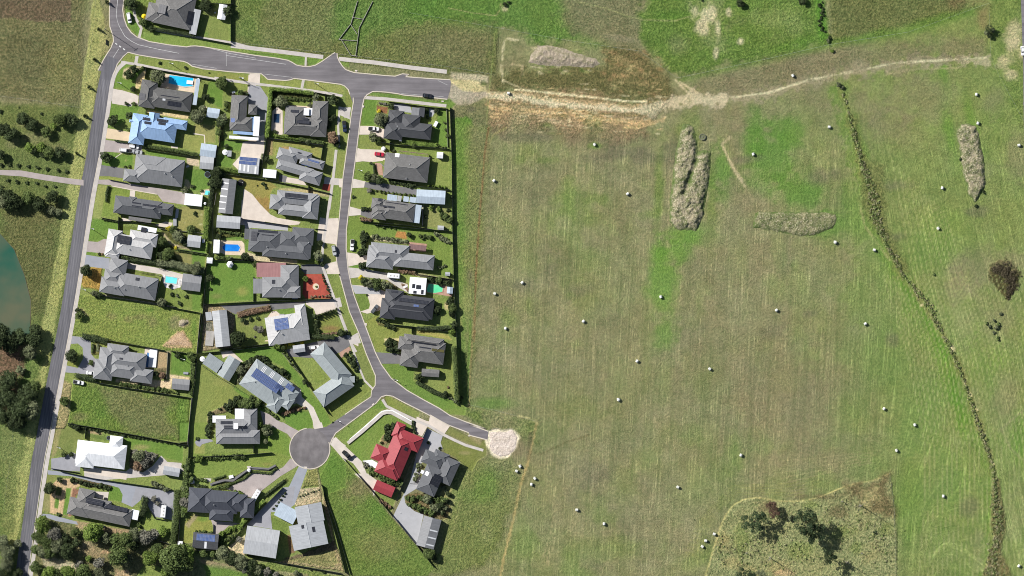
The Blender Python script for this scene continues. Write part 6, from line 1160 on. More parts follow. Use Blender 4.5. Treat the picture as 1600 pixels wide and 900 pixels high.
F('M', [(110,332),(600,315),(890,288)]); F('M', [(712,190),(716,292)]); F('M', [(310,600),(440,565),(520,570),(690,440),(860,455),(930,420),(950,455)], label='low dark garden fence', h=.8); F('M', [(0,195),(90,190)])
F('N', [(540,525),(790,265),(1040,10)]); F('N', [(1395,-10),(1410,90),(1440,200),(1520,470),(1598,770)]); F('N', [(170,570),(480,575)], h=1.5); F('N', [(700,608),(1030,680),(1560,775)]); F('N', [(420,340),(418,430)], h=1)
F('P', [(325,0),(480,180),(640,380)]); F('P', [(650,385),(850,630),(1000,822)]); F('P', [(12,95),(130,420),(268,885)], h=1.0)
F('O', [(1030,300),(900,600),(770,900)], h=1.9); F('O', [(225,590),(320,700),(480,870)], h=1.2); F('O', [(262,600),(330,560)], h=1.2)
F('Q', [(455,268),(640,290),(870,325),(1100,345)]); F('Q', [(350,700),(560,735),(1118,780)]); F('Q', [(480,700),(478,800)]); F('Q', [(845,340),(845,440)], h=1.8); F('Q', [(1092,350),(1104,760)], label='pale post boundary fence', m=M_palef, h=.8)
F('R', [(780,455),(1110,492)]); F('R', [(210,805),(700,850),(950,892)]); F('R', [(850,650),(838,860)]); F('R', [(900,140),(905,180)], h=1.2)
F('S', [(340,2),(700,40),(1120,72)]); F('S', [(240,450),(470,492)]); F('S', [(770,500),(1140,556)]); F('S', [(450,640),(700,700)], h=1.0)
F('T', [(440,195),(600,212),(900,255)]); F('T', [(602,215),(600,270)]); F('T', [(620,600),(700,680),(950,830)], h=1.0)
low_wall([(266,446),(400,338),(598,163),(645,148),(692,155),(902,270)], .5, 1.5, M_path, 'pale block retaining wall along the corner lawn', 'retaining_wall', 'O'); low_wall([(285,412),(410,305),(592,142),(645,128),(698,134),(908,248)], .25, .5, M_white, 'thin white edging rail outside the retaining wall', 'edging_rail', 'O')
wire_fence([(545,-4*0-30) if False else (151,-30),(148,30),(141,80),(134,130),(127,180)], 'post and wire fence beside the rural road near the junction', 5.0); wire_fence([(100,350),(95,380),(84,440),(70,490)], 'post and wire fence along the rural road above the pond', 4.0); wire_fence([(32,560),(24,640),(16,720),(5,800)], 'post and wire fence on the left verge beside the lower grassland', 4.0)
wire_fence([(0,150),(60,158),(124,168)], 'post and wire fence above the scattered trees at left', 4.0)
wire_fence([(762,-30),(766,44),(768,112),(762,170),(758,200),(745,350),(738,470),(734,560),(731,632),(770,640),(838,658)], 'long wire fence between the town blocks and the big paddock', 7.0)
wire_fence([(365,66),(700,104),(768,116)], 'wire fence behind the footpath at the top', 5.0); wire_fence([(640,20),(770,42),(880,62),(1000,80),(1058,122),(1180,96),(1295,70),(1420,50),(1545,5)], 'wire fence along the top of the paddock', 6.0); wire_fence([(1545,8),(1548,90),(1562,120),(1600,190)], 'wire fence near the road at the right edge', 4.5)
wire_fence([(1390,740),(1397,790),(1400,900)], 'wire fence on the right side of the fenced corner', 4.0)
fr('U'); 
for i, P_ in enumerate([[(1165,10),(1110,200),(1010,330)],[(1290,15),(1180,230),(1150,465)]]):
    fence(P_, label=['left rail of the timber stockyard at the top','right rail of the timber stockyard at the top'][i], h=.55, m=M_palef, name='stockyard_fence', th=.18, post=1.8, cat='stockyard fence', group=None)
for P_ in ([(1125,145),(1210,160)],[(1110,205),(1160,280)],[(1010,330),(1165,340)],[(1030,330),(1110,460),(1160,468)]): fence(P_, label='timber cross rail in the stockyard', h=.55, m=M_palef, name='stockyard_fence', th=.18, post=1.8, cat='stockyard fence', group='stockyard cross rails')
LM += [(549,45,'the timber stockyard'), (805,694,'the gravel turning patch'), (1075,280,'the long double mound'), (1240,348,'the wide weedy mound'), (1518,250,'the narrow right-hand mound'), (1572,432,'the dark reed bed'), (1260,830,'the fenced tree corner'), (885,92,'the bare spoil heap'), (1090,158,'the sandy track junction'), (270,520,'the vacant sandy lot'), (200,640,'the empty grass block'), (85,600,'the big verge tree'), (1045,480,'the bright green strip'), (1500,600,'the bend in the creek'), (110,842,'the bottom left woodland'), (33,262,'the rural driveway'), (484,700,'the turning circle'), (30,215,'the scattered left trees')]
# ---------------------------------------------------------------- hedges
Hd = lambda k, P, w_, kind='mid', h=1.6, **a: hedge(P, w_, kind, h, frame=k, **a)
Hd('A', [(540,270),(700,295),(930,335)], 34, 'dark', 1.8, label='long clipped'); Hd('B', [(575,660),(800,695),(1190,765)], 44, 'mid', 1.5, label='long clipped'); Hd('B', [(225,598),(385,622)], 24, 'dark', 1.0); Hd('C', [(148,380),(128,460),(120,560)], 30, 'dark', 1.2, label='narrow'); Hd('C', [(75,765),(250,795)], 22, 'dark', 1.2)
Hd('C', [(1395,180),(1385,300),(1350,480),(1340,620)], 60, 'dark', 2.2, label='tall boundary'); Hd('C', [(1340,650),(1310,900)], 60, 'mid', 2.0, label='tall boundary'); Hd('D', [(440,395),(600,425),(790,450)], 44, 'dark', 2.2, label='bushy'); Hd('D', [(1010,325),(1290,370)], 22, 'mid', 1.2); Hd('D', [(805,300),(790,430)], 20, 'bright', 1.4); Hd('D', [(1260,770),(1245,890)], 18, 'bright', 1.2)
Hd('D', [(820,460),(950,460),(1100,500),(1270,530)], 76, 'olive', 3.0, label='tall loose'); Hd('E', [(175,390),(290,410),(400,440)], 60, 'dark', 1.9, label='thick clipped'); Hd('E', [(110,760),(200,775),(295,800)], 46, 'dark', 1.9, label='thick clipped'); Hd('E', [(270,465),(265,540)], 26, 'mid', 1.1); Hd('E', [(320,470),(318,530)], 30, 'olive', 1.1); Hd('E', [(890,100),(1040,120)], 24, 'mid', 1.2); Hd('E', [(1220,560),(1195,880)], 50, 'mid', 2.0, label='tall boundary')
row((530,835),(930,895),10,20,'mid','small',frame='E'); row((650,60),(1180,140),16,17,'mid','small',frame='F'); row((190,440),(270,480),4,24,'dark','small',frame='F'); row((300,470),(860,570),18,16,'dark','small',frame='F'); row((860,565),(1250,645),10,14,'dark','small',frame='F')
Hd('F', [(1335,20),(1310,160)], 40, 'mid', 2.0, label='tall boundary'); Hd('F', [(1290,760),(1265,900)], 44, 'mid', 2.0, label='tall boundary')
row((540,145),(640,165),5,22,'dark','small',frame='G'); row((340,110),(500,150),6,20,'dark','small',frame='G'); Hd('G', [(1205,190),(1200,400),(1165,620)], 56, 'mid', 2.4, label='long tall boundary'); Hd('G', [(1280,60),(1255,220),(1250,400)], 50, 'mid', 2.2, label='tall boundary'); Hd('G', [(940,250),(930,330),(910,390)], 60, 'dark', 2.6, label='bushy'); row((900,420),(890,480),3,24,'mid','small',frame='G'); row((1010,130),(1130,190),6,22,'olive','small',frame='G')
Hd('H', [(495,355),(700,370),(895,395)], 40, 'bright', 2.4, label='long clipped tall'); Hd('H', [(500,350),(485,580),(465,800)], 40, 'bright', 2.4, label='long clipped tall'); Hd('H', [(530,790),(760,820)], 30, 'bright', 1.2); Hd('H', [(770,825),(990,860)], 36, 'mid', 1.8, label='loose'); row((650,445),(900,460),9,18,'mid','small',frame='H')
Hd('I', [(40,390),(180,410),(330,445)], 50, 'bright', 1.8, label='rounded'); Hd('I', [(600,230),(590,330)], 22, 'olive', 1.0); Hd('J', [(30,110),(20,300),(10,470)], 70, 'bright', 2.6, label='thick rounded'); row((150,380),(430,430),12,22,'mid','small',frame='J'); row((140,700),(280,715),6,20,'mid','small',frame='J'); Hd('J', [(30,520),(20,640)], 26, 'bright', 1.4)
Hd('K', [(410,575),(540,540),(680,510)], 50, 'brown', 1.5, label='bare twiggy'); row((370,100),(530,95),4,12,'dark','small',frame='K'); row((1150,225),(1225,425),9,12,'dark','small',frame='K'); row((1050,415),(1210,405),6,13,'brown','small',frame='K'); row((1100,585),(1270,525),8,16,'dark','cone',frame='K',h=3.0); row((1150,745),(1340,725),9,16,'brown','small',frame='K'); Hd('K', [(880,800),(1050,760),(1250,770)], 40, 'dark', 2.0, label='dense'); row((820,850),(960,810),5,20,'yellow','small',frame='K',skip=(1,3)); row((1080,600),(1110,720),5,26,'dark','small',frame='K')
row((500,230),(640,175),6,30,'dark','small',frame='L'); row((650,180),(880,340),10,30,'dark','small',frame='L'); row((560,210),(440,400),9,26,'olive','small',frame='L'); row((330,640),(430,580),3,46,'dark','small',frame='L'); row((460,610),(600,600),5,38,'mid','small',frame='L'); row((180,700),(140,890),9,26,'dark','small',frame='L'); row((560,560),(800,740),12,18,'mid','small',frame='L'); row((860,130),(1000,300),8,18,'mid','small',frame='L'); row((850,700),(1050,640),9,18,'brown','small',frame='L'); row((1250,580),(1440,450),9,22,'dark','small',frame='L'); row((1450,150),(1540,280),6,26,'dark','small',frame='L')
row((160,345),(600,325),14,26,'mid','small',frame='M'); row((300,0),(290,130),6,24,'dark','small',frame='M'); row((80,380),(80,700),9,44,'mid','small',frame='M'); Hd('M', [(470,600),(620,540),(690,480)], 24, 'mid', .8, label='low'); Hd('M', [(710,475),(880,490),(930,440)], 22, 'mid', .8, label='low'); Hd('M', [(330,545),(440,510)], 22, 'mid', .8, label='low'); row((160,545),(250,560),5,18,'mid','small',frame='M'); row((150,600),(250,620),5,18,'dark','small',frame='M'); row((320,640),(430,620),5,20,'mid','small',frame='M'); row((540,670),(600,690),3,26,'bright','small',frame='M')
Hd('M', [(830,700),(1010,560)], 30, 'dark', 1.0, label='shaded'); Hd('N', [(870,130),(700,300),(650,380)], 40, 'bright', 1.6, label='long clipped diagonal'); Hd('N', [(95,60),(80,280),(50,500)], 50, 'mid', 2.2, label='tall boundary'); row((150,30),(165,220),5,36,'olive','small',frame='N'); row((270,400),(400,415),6,13,'mid','small',frame='N'); row((480,440),(640,350),7,24,'bright','small',frame='N'); row((490,500),(620,430),5,18,'mid','small',frame='N'); row((500,470),(470,540),3,18,'mid','small',frame='N')
row((960,200),(1060,60),6,13,'dark','small',frame='N'); row((1190,90),(1360,30),8,9,'olive','small',frame='N'); row((660,390),(650,290),3,40,'dark','small',frame='O'); row((640,400),(720,270),5,34,'dark','small',frame='O'); row((500,720),(760,830),9,38,'mid','small',frame='O'); row((890,250),(910,330),4,22,'dark','small',frame='O'); row((920,790),(960,670),4,28,'olive','small',frame='O'); row((430,640),(540,710),5,14,'grey','small',frame='O')
row((780,210),(1100,230),9,30,'mid','small',frame='P'); row((800,270),(990,350),8,32,'mid','small',frame='P'); row((960,260),(1060,330),4,34,'olive','small',frame='P'); row((1090,120),(1130,180),3,22,'olive','small',frame='P'); row((540,240),(610,290),4,20,'brown','small',frame='P')
Hd('Q', [(610,700),(720,720),(850,730),(980,745)], 56, 'bright', 1.5, label='leafy'); row((1070,500),(1095,640),3,18,'mid','small',frame='Q'); row((870,360),(880,430),3,28,'dark','small',frame='Q'); row((370,285),(450,300),5,16,'grey','small',frame='Q'); row((960,745),(1080,765),5,12,'dark','small',frame='Q')
row((500,400),(760,450),9,26,'dark','small',frame='R'); row((290,495),(740,550),12,15,'mid','small',frame='R'); row((900,450),(1070,470),6,20,'bright','cone',frame='R',h=2.4); row((230,690),(310,680),5,22,'dark','small',frame='R'); row((220,780),(320,800),6,20,'brown','small',frame='R'); Hd('R', [(345,230),(355,330)], 22, 'dark', 1.2); row((930,670),(1010,680),2,28,'bright','small',frame='R'); row((1050,760),(1120,800),3,34,'mid','small',frame='R'); row((380,850),(560,880),6,16,'mid','small',frame='R')
row((340,130),(680,180),14,22,'olive','small',frame='S'); row((260,120),(240,290),6,40,'dark','small',frame='S'); row((220,420),(280,420),3,32,'dark','small',frame='S'); row((600,470),(760,490),9,24,'brown','small',frame='S'); row((820,130),(900,130),3,26,'mid','small',frame='S'); row((970,100),(1090,180),9,24,'olive','small',frame='S'); row((900,560),(1080,600),9,30,'dark','small',frame='S'); row((1000,440),(1070,420),3,18,'olive','small',frame='S'); row((1110,760),(1130,880),4,34,'dark','small',frame='S'); row((640,610),(690,660),5,16,'brown','small',frame='S')
row((400,330),(460,350),3,22,'dark','small',frame='T'); row((410,400),(490,420),5,22,'dark','small',frame='T'); row((330,160),(440,215),4,26,'dark','small',frame='T'); Hd('T', [(650,230),(760,230),(930,220)], 36, 'dark', 1.6, label='bushy'); Hd('T', [(640,670),(760,740),(870,790)], 36, 'dark', 1.6, label='clipped diagonal'); Hd('T', [(950,385),(965,560),(975,810)], 44, 'mid', 4.2, label='very tall conifer'); row((910,800),(960,830),4,14,'olive','small',frame='T'); row((940,210),(925,260),3,26,'bright','small',frame='T'); row((10,260),(60,270),3,24,'dark','small',frame='T'); row((90,430),(150,550),6,16,'dark','small',frame='T')
row((1000,60),(1010,60),1,40,'dark','med',frame='A')
# ---------------------------------------------------------------- single trees
T_ = lambda k, L: [ (fr(k), tree(q[0], q[1], q[2]*(.86 if k in 'VW' else 1), *q[3:])) for q in L ]
T_('A', [(330,40,64,'dark'),(440,210,40,'mid'),(520,275,30,'dark'),(1030,50,60,'dark'),(1240,110,44,'dark'),(590,715,70,'olive'),(840,635,16,'dark'),(600,590,16,'dark'),(1180,775,52,'mid'),(1060,685,8,'dark'),(310,700,44,'dark'),(360,650,40,'dark'),(350,835,26,'dark'),(1330,870,22,'bright'),(440,640,20,'mid')])
T_('B', [(205,365,62,'dark'),(395,310,42,'dark'),(120,790,62,'dark'),(1190,310,80,'olive'),(1130,320,44,'mid'),(360,165,26,'dark'),(440,170,26,'mid'),(590,280,22,'mid'),(385,460,24,'mid'),(1480,370,60,'dark'),(1440,500,40,'mid'),(1290,90,40,'dark'),(1250,230,44,'olive')])
T_('C', [(1040,430,40,'olive'),(1130,380,26,'dark'),(1160,705,26,'dark'),(1240,440,20,'mid'),(860,880,34,'yellow'),(930,885,36,'dark'),(1120,880,44,'mid'),(395,150,20,'mid'),(340,160,20,'mid'),(1420,340,70,'dark')])
T_('D', [(105,530,60,'dark'),(860,240,46,'mid'),(960,130,40,'mid'),(1030,190,60,'olive'),(1090,240,40,'dark'),(998,305,20,'yellow'),(920,370,60,'mid'),(850,380,40,'dark'),(1140,130,34,'mid'),(860,850,40,'olive'),(1030,850,18,'dark'),(955,770,20,'dark'),(1010,785,18,'olive'),(1095,790,18,'dark'),(940,690,22,'dark'),(180,760,32,'olive'),(230,775,28,'dark'),(1330,600,26,'dark'),(1340,715,16,'dark'),(225,365,14,'dark'),(255,368,12,'brown'),(500,390,30,'mid'),(1150,110,34,'mid')])
T_('E', [(145,195,38,'mid'),(80,580,60,'dark'),(255,640,26,'mid'),(1070,570,30,'dark'),(905,75,34,'olive'),(1085,90,20,'dark'),(1200,580,44,'mid'),(860,740,26,'dark'),(920,760,30,'brown'),(130,15,24,'dark') if False else (300,15,22,'dark')])
T_('F', [(130,220,46,'mid'),(240,470,30,'dark'),(830,740,60,'olive'),(880,790,50,'grey'),(900,730,44,'grey'),(820,830,46,'brown'),(950,740,38,'grey'),(790,700,30,'grey'),(120,720,24,'mid'),(190,720,24,'dark'),(1390,760,34,'bright') ,(1380,570,14,'mid'),(450,525,10,'dark'),(840,60,0.1+20,'mid')])
T_('G', [(150,175,50,'dark'),(220,385,18,'mid'),(230,105,24,'dark'),(85,470,70,'bright'),(60,580,56,'mid'),(120,620,60,'mid'),(190,560,60,'grey'),(200,640,62,'olive'),(270,590,44,'dark'),(300,690,66,'dark'),(360,540,38,'mid'),(500,540,74,'bright'),(560,510,50,'bright'),(610,580,44,'olive'),(690,590,44,'mid'),(790,600,66,'mid'),(850,560,60,'olive'),(940,570,60,'grey'),(1010,550,44,'grey'),(1085,530,44,'bright'),(850,640,44,'dark'),(980,740,66,'bright'),(1040,680,56,'mid'),(720,720,84,'mid'),(780,760,60,'olive'),(1180,740,110,'mid'),(1260,780,84,'mid'),(1290,700,60,'bright'),(470,755,26,'bright'),(560,790,44,'grey'),(390,800,34,'grey'),(40,820,50,'mid'),(140,870,60,'bright'),(300,870,60,'bright'),(430,870,66,'mid'),(560,880,50,'olive'),(200,880,44,'mid'),(1270,290,36,'grey'),(1110,860,40,'bright'),(1010,260,24,'grey'),(1040,300,20,'grey'),(150,700,54,'mid'),(90,690,48,'olive'),(30,680,40,'mid'),(370,620,36,'dark')])
T_('N', [(110,600,90,'mid'),(60,700,84,'mid'),(180,650,70,'bright'),(510,600,60,'olive'),(590,640,60,'dark'),(680,670,70,'olive'),(760,700,60,'dark'),(820,740,50,'olive'),(700,730,44,'grey'),(900,760,40,'grey'),(330,600,34,'mid'),(420,605,30,'mid'),(1160,775,26,'olive'),(1100,700,10,'dark'),(1290,745,10,'dark'),(1405,765,14,'dark'),(650,470,26,'grey'),(980,790,30,'grey'),(500,560,36,'olive')])
T_('V', [(555,165,12,'dark','cone',3.4),(530,335,13,'dark','cone',3.4),(500,490,13,'dark','cone',3.2),(478,650,14,'dark','cone',3.4),(432,862,12,'dark','cone',3.2),(600,12,14,'dark','cone',3.4),(130,670,42,'dark'),(180,700,40,'dark'),(20,725,44,'dark'),(60,750,46,'dark'),(340,680,44,'mid'),(390,670,36,'dark'),(300,710,20,'bright'),(265,745,34,'mid'),(410,680,36,'dark'),(235,640,10,'dark'),(170,830,30,'bright'),(185,845,24,'dark'),(235,830,34,'bright'),(280,860,38,'mid'),(335,860,36,'dark'),(5,870,34,'dark'),(5,628,14,'dark'),(115,770,8,'dark'),(108,605,5,'dark')])
T_('W', [(5,65,14,'dark'),(240,6,20,'dark'),(290,6,28,'mid'),(55,62,13,'dark'),(108,68,13,'dark'),(158,70,12,'dark'),(212,78,13,'dark'),(268,88,13,'dark'),(325,94,13,'dark'),(372,100,13,'dark'),(45,150,13,'dark'),(95,158,13,'dark'),(150,162,12,'dark'),(205,168,12,'dark'),(255,182,11,'dark'),(308,186,10,'dark'),(10,185,10,'dark'),(300,248,44,'dark'),(60,255,58,'dark'),(20,270,50,'olive'),(100,280,46,'dark'),(160,250,44,'mid'),(220,285,44,'dark'),(290,320,30,'olive'),(330,330,26,'olive'),(440,880,18,'dark'),(0,220,40,'dark')])
T_('X', [(70,100,26,'dark'),(40,120,30,'dark'),(115,110,26,'dark'),(120,80,22,'dark'),(105,150,24,'olive'),(10,100,40,'dark'),(95,290,34,'dark'),(70,330,40,'dark'),(110,340,34,'olive'),(60,380,30,'dark'),(110,270,28,'mid'),(20,300,36,'dark'),(30,250,34,'dark'),(10,360,30,'dark'),(70,210,14,'olive'),(30,820,26,'olive'),(10,790,26,'olive'),(25,860,24,'olive'),(60,790,14,'olive'),(5,895,24,'dark'),(60,890,16,'dark')])
T_('H', [(40,310,56,'mid'),(45,270,28,'dark'),(600,470,56,'olive'),(560,480,36,'dark'),(1080,460,50,'dark'),(950,520,20,'mid'),(1050,640,30,'dark'),(1030,700,28,'dark'),(1090,620,26,'dark'),(1080,800,44,'brown'),(1060,690,20,'mid'),(220,390,28,'mid'),(275,400,22,'dark'),(85,500,26,'mid'),(80,540,22,'mid'),(50,640,46,'olive'),(30,680,40,'dark'),(870,510,24,'olive'),(920,430,30,'olive'),(290,322,10,'dark'),(540,750,20,'dark'),(855,855,26,'dark'),(1120,870,30,'dark')])
T_('I', [(180,145,30,'dark'),(60,450,70,'dark'),(130,480,44,'dark'),(10,580,50,'dark'),(650,290,34,'dark'),(1430,60,60,'brown'),(1060,60,26,'olive'),(1130,80,30,'olive'),(1230,70,26,'mid'),(360,580,20,'dark'),(610,580,26,'dark'),(640,620,20,'dark'),(540,600,10,'dark'),(590,270,14,'olive')])
T_('J', [(1380,530,34,'dark'),(1350,680,56,'olive'),(1340,750,34,'bright'),(480,690,50,'dark'),(170,450,36,'dark'),(300,710,22,'olive'),(50,700,30,'mid'),(1400,780,30,'dark')])
T_('K', [(1000,255,26,'bright'),(1092,325,10,'bright'),(160,250,34,'dark'),(555,130,26,'mid'),(410,780,66,'dark'),(370,790,40,'dark'),(450,620,22,'dark'),(510,610,20,'dark'),(580,600,18,'dark'),(600,700,30,'grey'),(560,690,22,'grey'),(745,840,36,'bright'),(800,860,26,'mid'),(860,830,18,'yellow'),(160,345,12,'dark'),(550,765,10,'grey'),(30,160,56,'olive')])
T_('L', [(455,600,44,'mid'),(530,600,56,'mid'),(380,600,48,'dark'),(630,800,26,'bright'),(700,840,44,'dark'),(720,870,36,'olive'),(560,550,24,'dark'),(1060,400,26,'dark'),(850,300,30,'dark'),(1240,600,30,'dark'),(600,620,40,'mid'),(870,70,16,'yellow'),(920,50,16,'yellow'),(820,60,20,'mid'),(260,650,16,'dark'),(1320,780,9,'dark'),(460,290,44,'olive'),(760,640,30,'brown')])
T_('M', [(770,20,24,'bright'),(780,135,24,'bright'),(830,185,26,'olive'),(840,80,44,'olive'),(870,40,26,'grey'),(730,200,10,'yellow'),(40,760,40,'grey'),(60,840,30,'bright'),(170,160,16,'dark'),(460,610,26,'mid')])
T_('O', [(1045,440,18,'dark'),(1150,495,16,'dark'),(1345,50,22,'dark','cone',3),(1365,10,18,'dark','cone',3),(590,440,14,'dark'),(955,670,22,'straw'),(430,670,16,'grey')])
T_('P', [(960,700,50,'mid'),(995,730,34,'dark'),(1130,180,22,'dark'),(1115,240,26,'dark','cone',3),(1060,280,30,'dark'),(1100,300,24,'olive'),(940,220,36,'olive'),(1080,350,26,'dark','cone',3.2),(620,120,0.1+24,'mid')])
T_('Q', [(385,470,74,'olive'),(350,430,36,'mid'),(360,372,22,'yellow'),(300,650,48,'olive'),(340,680,40,'mid'),(490,320,34,'dark'),(985,370,28,'dark'),(1110,640,24,'mid'),(740,745,26,'mid'),(420,500,50,'dark')])
T_('R', [(290,360,42,'mid'),(360,370,40,'olive'),(400,400,40,'dark'),(145,565,18,'dark'),(1115,800,34,'mid'),(1070,765,30,'mid'),(300,500,24,'grey'),(870,760,18,'dark'),(1130,570,16,'dark'),(545,100,16,'olive'),(315,225,14,'dark'),(1095,700,20,'dark')])
T_('S', [(700,110,26,'dark'),(255,140,40,'dark'),(260,580,44,'dark'),(300,590,44,'olive'),(380,590,50,'mid'),(450,610,44,'olive'),(225,540,26,'yellow'),(500,620,36,'olive'),(380,620,44,'dark'),(970,860,34,'dark'),(1140,820,30,'dark'),(280,715,12,'dark'),(1060,420,16,'dark'),(1130,850,34,'mid'),(760,480,20,'olive'),(1000,560,30,'mid'),(905,130,14,'dark')])
T_('T', [(660,630,30,'dark'),(820,70,28,'dark'),(820,115,12,'dark'),(940,60,34,'mid'),(935,100,26,'dark'),(950,200,30,'dark'),(340,160,16,'bright'),(455,650,8,'olive'),(900,715,10,'brown'),(405,355,30,'dark'),(430,400,26,'dark'),(475,395,24,'dark'),(880,770,24,'dark'),(140,650,26,'dark'),(20,265,30,'dark'),(985,850,16,'dark')])
T_('Z', [(283,14,3,'dark'),(1085,812,1,'dark') ])
T_('rb', [(622,20,22,'dark'),(640,28,16,'dark'),(1020,8,20,'dark'),(1000,12,14,'dark')]+[(random.uniform(1118,1160), y, random.uniform(7,11), 'dark', 'small') for y in range(15,200,13)]+[(1185,235,12,'dark'),(1175,255,12,'olive'),(1240,530,16,'olive'),(1262,545,14,'olive'),(1200,318,12,'bright')])
T_('rc', [(1180,180,24,'dark','open',4),(1200,190,16,'olive'),(1165,205,18,'olive'),(1185,225,16,'dark')])
T_('ra', [(355,28,14,'dark'),(378,14,10,'dark'),(1590,1,8,'dark')])
T_('re', [(750,350,8,'dark'),(770,360,8,'dark'),(735,425,8,'dark'),(660,205,8,'dark'),(535,745,7,'marsh','small')])
T_('rf', [(640,180,8,'olive','small'),(620,210,9,'olive','small'),(650,215,10,'olive','small'),(640,240,8,'olive','small'),(670,150,8,'olive','small'),(655,265,10,'marsh'),(605,195,8,'marsh'),(660,200,9,'marsh')])
# ---------------------------------------------------------------- gums and bare trunks in the fenced corner
fr('rg')
for q in ((440,515,80,'gum','open',8.5,'broad dark gum in the fenced corner beside the reddish tree'),(560,440,58,'red','open',5.0,'reddish leaved tree in the fenced corner'),(795,510,84,'gum','open',13,'tall dark gum in the middle of the fenced corner'),(850,580,78,'gum','open',9,'leaning dark gum below the tall gum in the fenced corner'),(960,760,52,'gum','open',9,'dark gum left of the long fallen shadow near the bottom edge'),(700,490,22,'olive','small',2,'grey green shrub between the two large gums'),(380,895,60,'gum','open',6,'low dark tree cut by the bottom edge below the gums'),(480,895,40,'olive','open',5,'olive tree cut by the bottom edge in the fenced corner'),(1290,590,12,'dark','small',1,'small dark bush near the right side of the fenced corner')):
    t = tree(*q[:6], label=q[6]); ALL.pop(); 
dead_tree(550,770,11,'tall bare dead trunk left of the bottom of the fenced corner'); dead_tree(1185,400,13,'tall bare dead trunk casting a long shadow at the right of the corner', 1.6); dead_tree(1060,375,3.2,'short pale stump in the upper fenced corner', .4); dead_tree(1200,740,2.2,'pale broken stump in the lower right of the fenced corner', .5); dead_tree(385,740,2.6,'pale broken stump below the broad dark gum', .6); dead_tree(1085,800,8,'thin bare trunk near the bottom edge of the fenced corner')
for e in ALL[-6:]: pass
ALL[:] = [e for e in ALL if not (len(e) == 3 and e[1].startswith(('tall bare','short pale','pale broken','thin bare')))]
# ---------------------------------------------------------------- mounds, bales, troughs
mound([(340,95),(375,88),(410,110),(428,190),(432,260),(470,250),(515,260),(512,350),(492,500),(465,660),(425,750),(360,745),(290,735),(258,690),(262,560),(275,430),(300,250)], 1.6, M_mound, 'long double earth mound with pale dry crest and green sides', .5, 'rd', n_scale=3, valley=[(440,230),(420,330),(375,450),(350,520)])
mound([(775,640),(800,625),(1000,630),(1200,632),(1275,640),(1285,680),(1260,730),(1140,775),(1060,785),(900,750),(770,725)], .9, M_mound2, 'wide weedy mound below the green hollow beside the creek', .8, 'rd'); mound([(640,70),(665,45),(700,38),(735,55),(755,110),(775,220),(783,320),(750,390),(732,410),(700,380),(668,240)], 1.2, M_mound, 'narrow tapering mound near the right edge', .8, 're'); mound([(515,350),(560,280),(700,295),(820,335),(925,365),(960,400),(900,425),(720,415),(560,410),(500,390)], 1.1, M_spoil, 'bare spoil heap with a pale flat top above the scraped strip', .5, 'ra'); mound([(1010,480),(930,470),(1060,350),(1120,340),(1200,460),(1200,505)], .35, soilmat('sand_spoil', srgb(196,166,132), srgb(176,146,114), srgb(206,180,150)), 'low sandy heap in the back corner of the vacant lot', .8, 'E')
mound([(1075,300),(1080,250),(1120,228),(1165,240),(1170,270),(1120,300)], .9, M_spoil, 'small grey rubble pile in the vacant lot', 1.2, 'E', n_scale=2)
fr('ri'); mound(area_P, .24, soilmat('crushed_rock', srgb(222,206,192), srgb(200,184,168), srgb(232,220,206)), 'pale crushed rock turning patch at the end of the street', 3.0, 'ri', n_scale=2)
fr('rd'); p = ww(pp(460,172)); root = empty('water_trough', p); b = MB(); ring = [(math.cos(2*math.pi*i/28), math.sin(2*math.pi*i/28)) for i in range(28)]; rr = um(20)
for i in range(28):
    a_, c_ = ring[i], ring[(i+1)%28]; s_ = lambda q, k, z: (q[0]*rr*k, q[1]*rr*k, z)
    b.quad(s_(a_,.78,.6), s_(c_,.78,.6), s_(c_,1,.6), s_(a_,1,.6)); b.quad(s_(a_,1,0), s_(c_,1,0), s_(c_,1,.6), s_(a_,1,.6)) ; b.quad(s_(c_,.78,0), s_(a_,.78,0), s_(a_,.78,.6), s_(c_,.78,.6))
b.build('rim', mat('trough_concrete', (.17,.17,.12), .9, .2), root); b = MB(); b.poly([(q[0]*rr*.77, q[1]*rr*.77, .38) for q in ring]); b.build('water', mat('algae', (.15,.17,.08), .5, .2), root); b = MB(); b.bar((0,0,.2), (0,0,.5), rr*.35, 16); b.build('float_cover', mat('trough_concrete', (.17,.17,.12)), root); tag(root, 'round concrete water trough beside the long double mound', 'water trough')
for k, L in dict(ra=[(912,896),(378,583)], rb=[(955,472),(1182,794)], rc=[(1103,590),(1112,770),(1368,908)], rd=[(771,277),(1271,815)], re=[(577,341),(557,530),(76,597),(258,632)], rf=[(36,198),(124,596),(268,671),(182,791)], rh=[(326,468),(734,846)],
    ri=[(798,72),(338,385),(321,408),(407,442),(392,470),(604,590),(732,655)], rj=[(687,77),(216,247),(842,309),(348,725),(219,776)], rk=[(572,164),(119,308),(433,541),(858,586),(325,768),(1250,243)], rg=[(350,50),(162,605),(102,652),(78,692)], Z=[(1059,761),(1116,833),(790,513)]).items():
    for q in L:
        if (k, q) in (('ra',(912,896)),('Z',(1116,833))): continue
        bale(*q, frame=k)
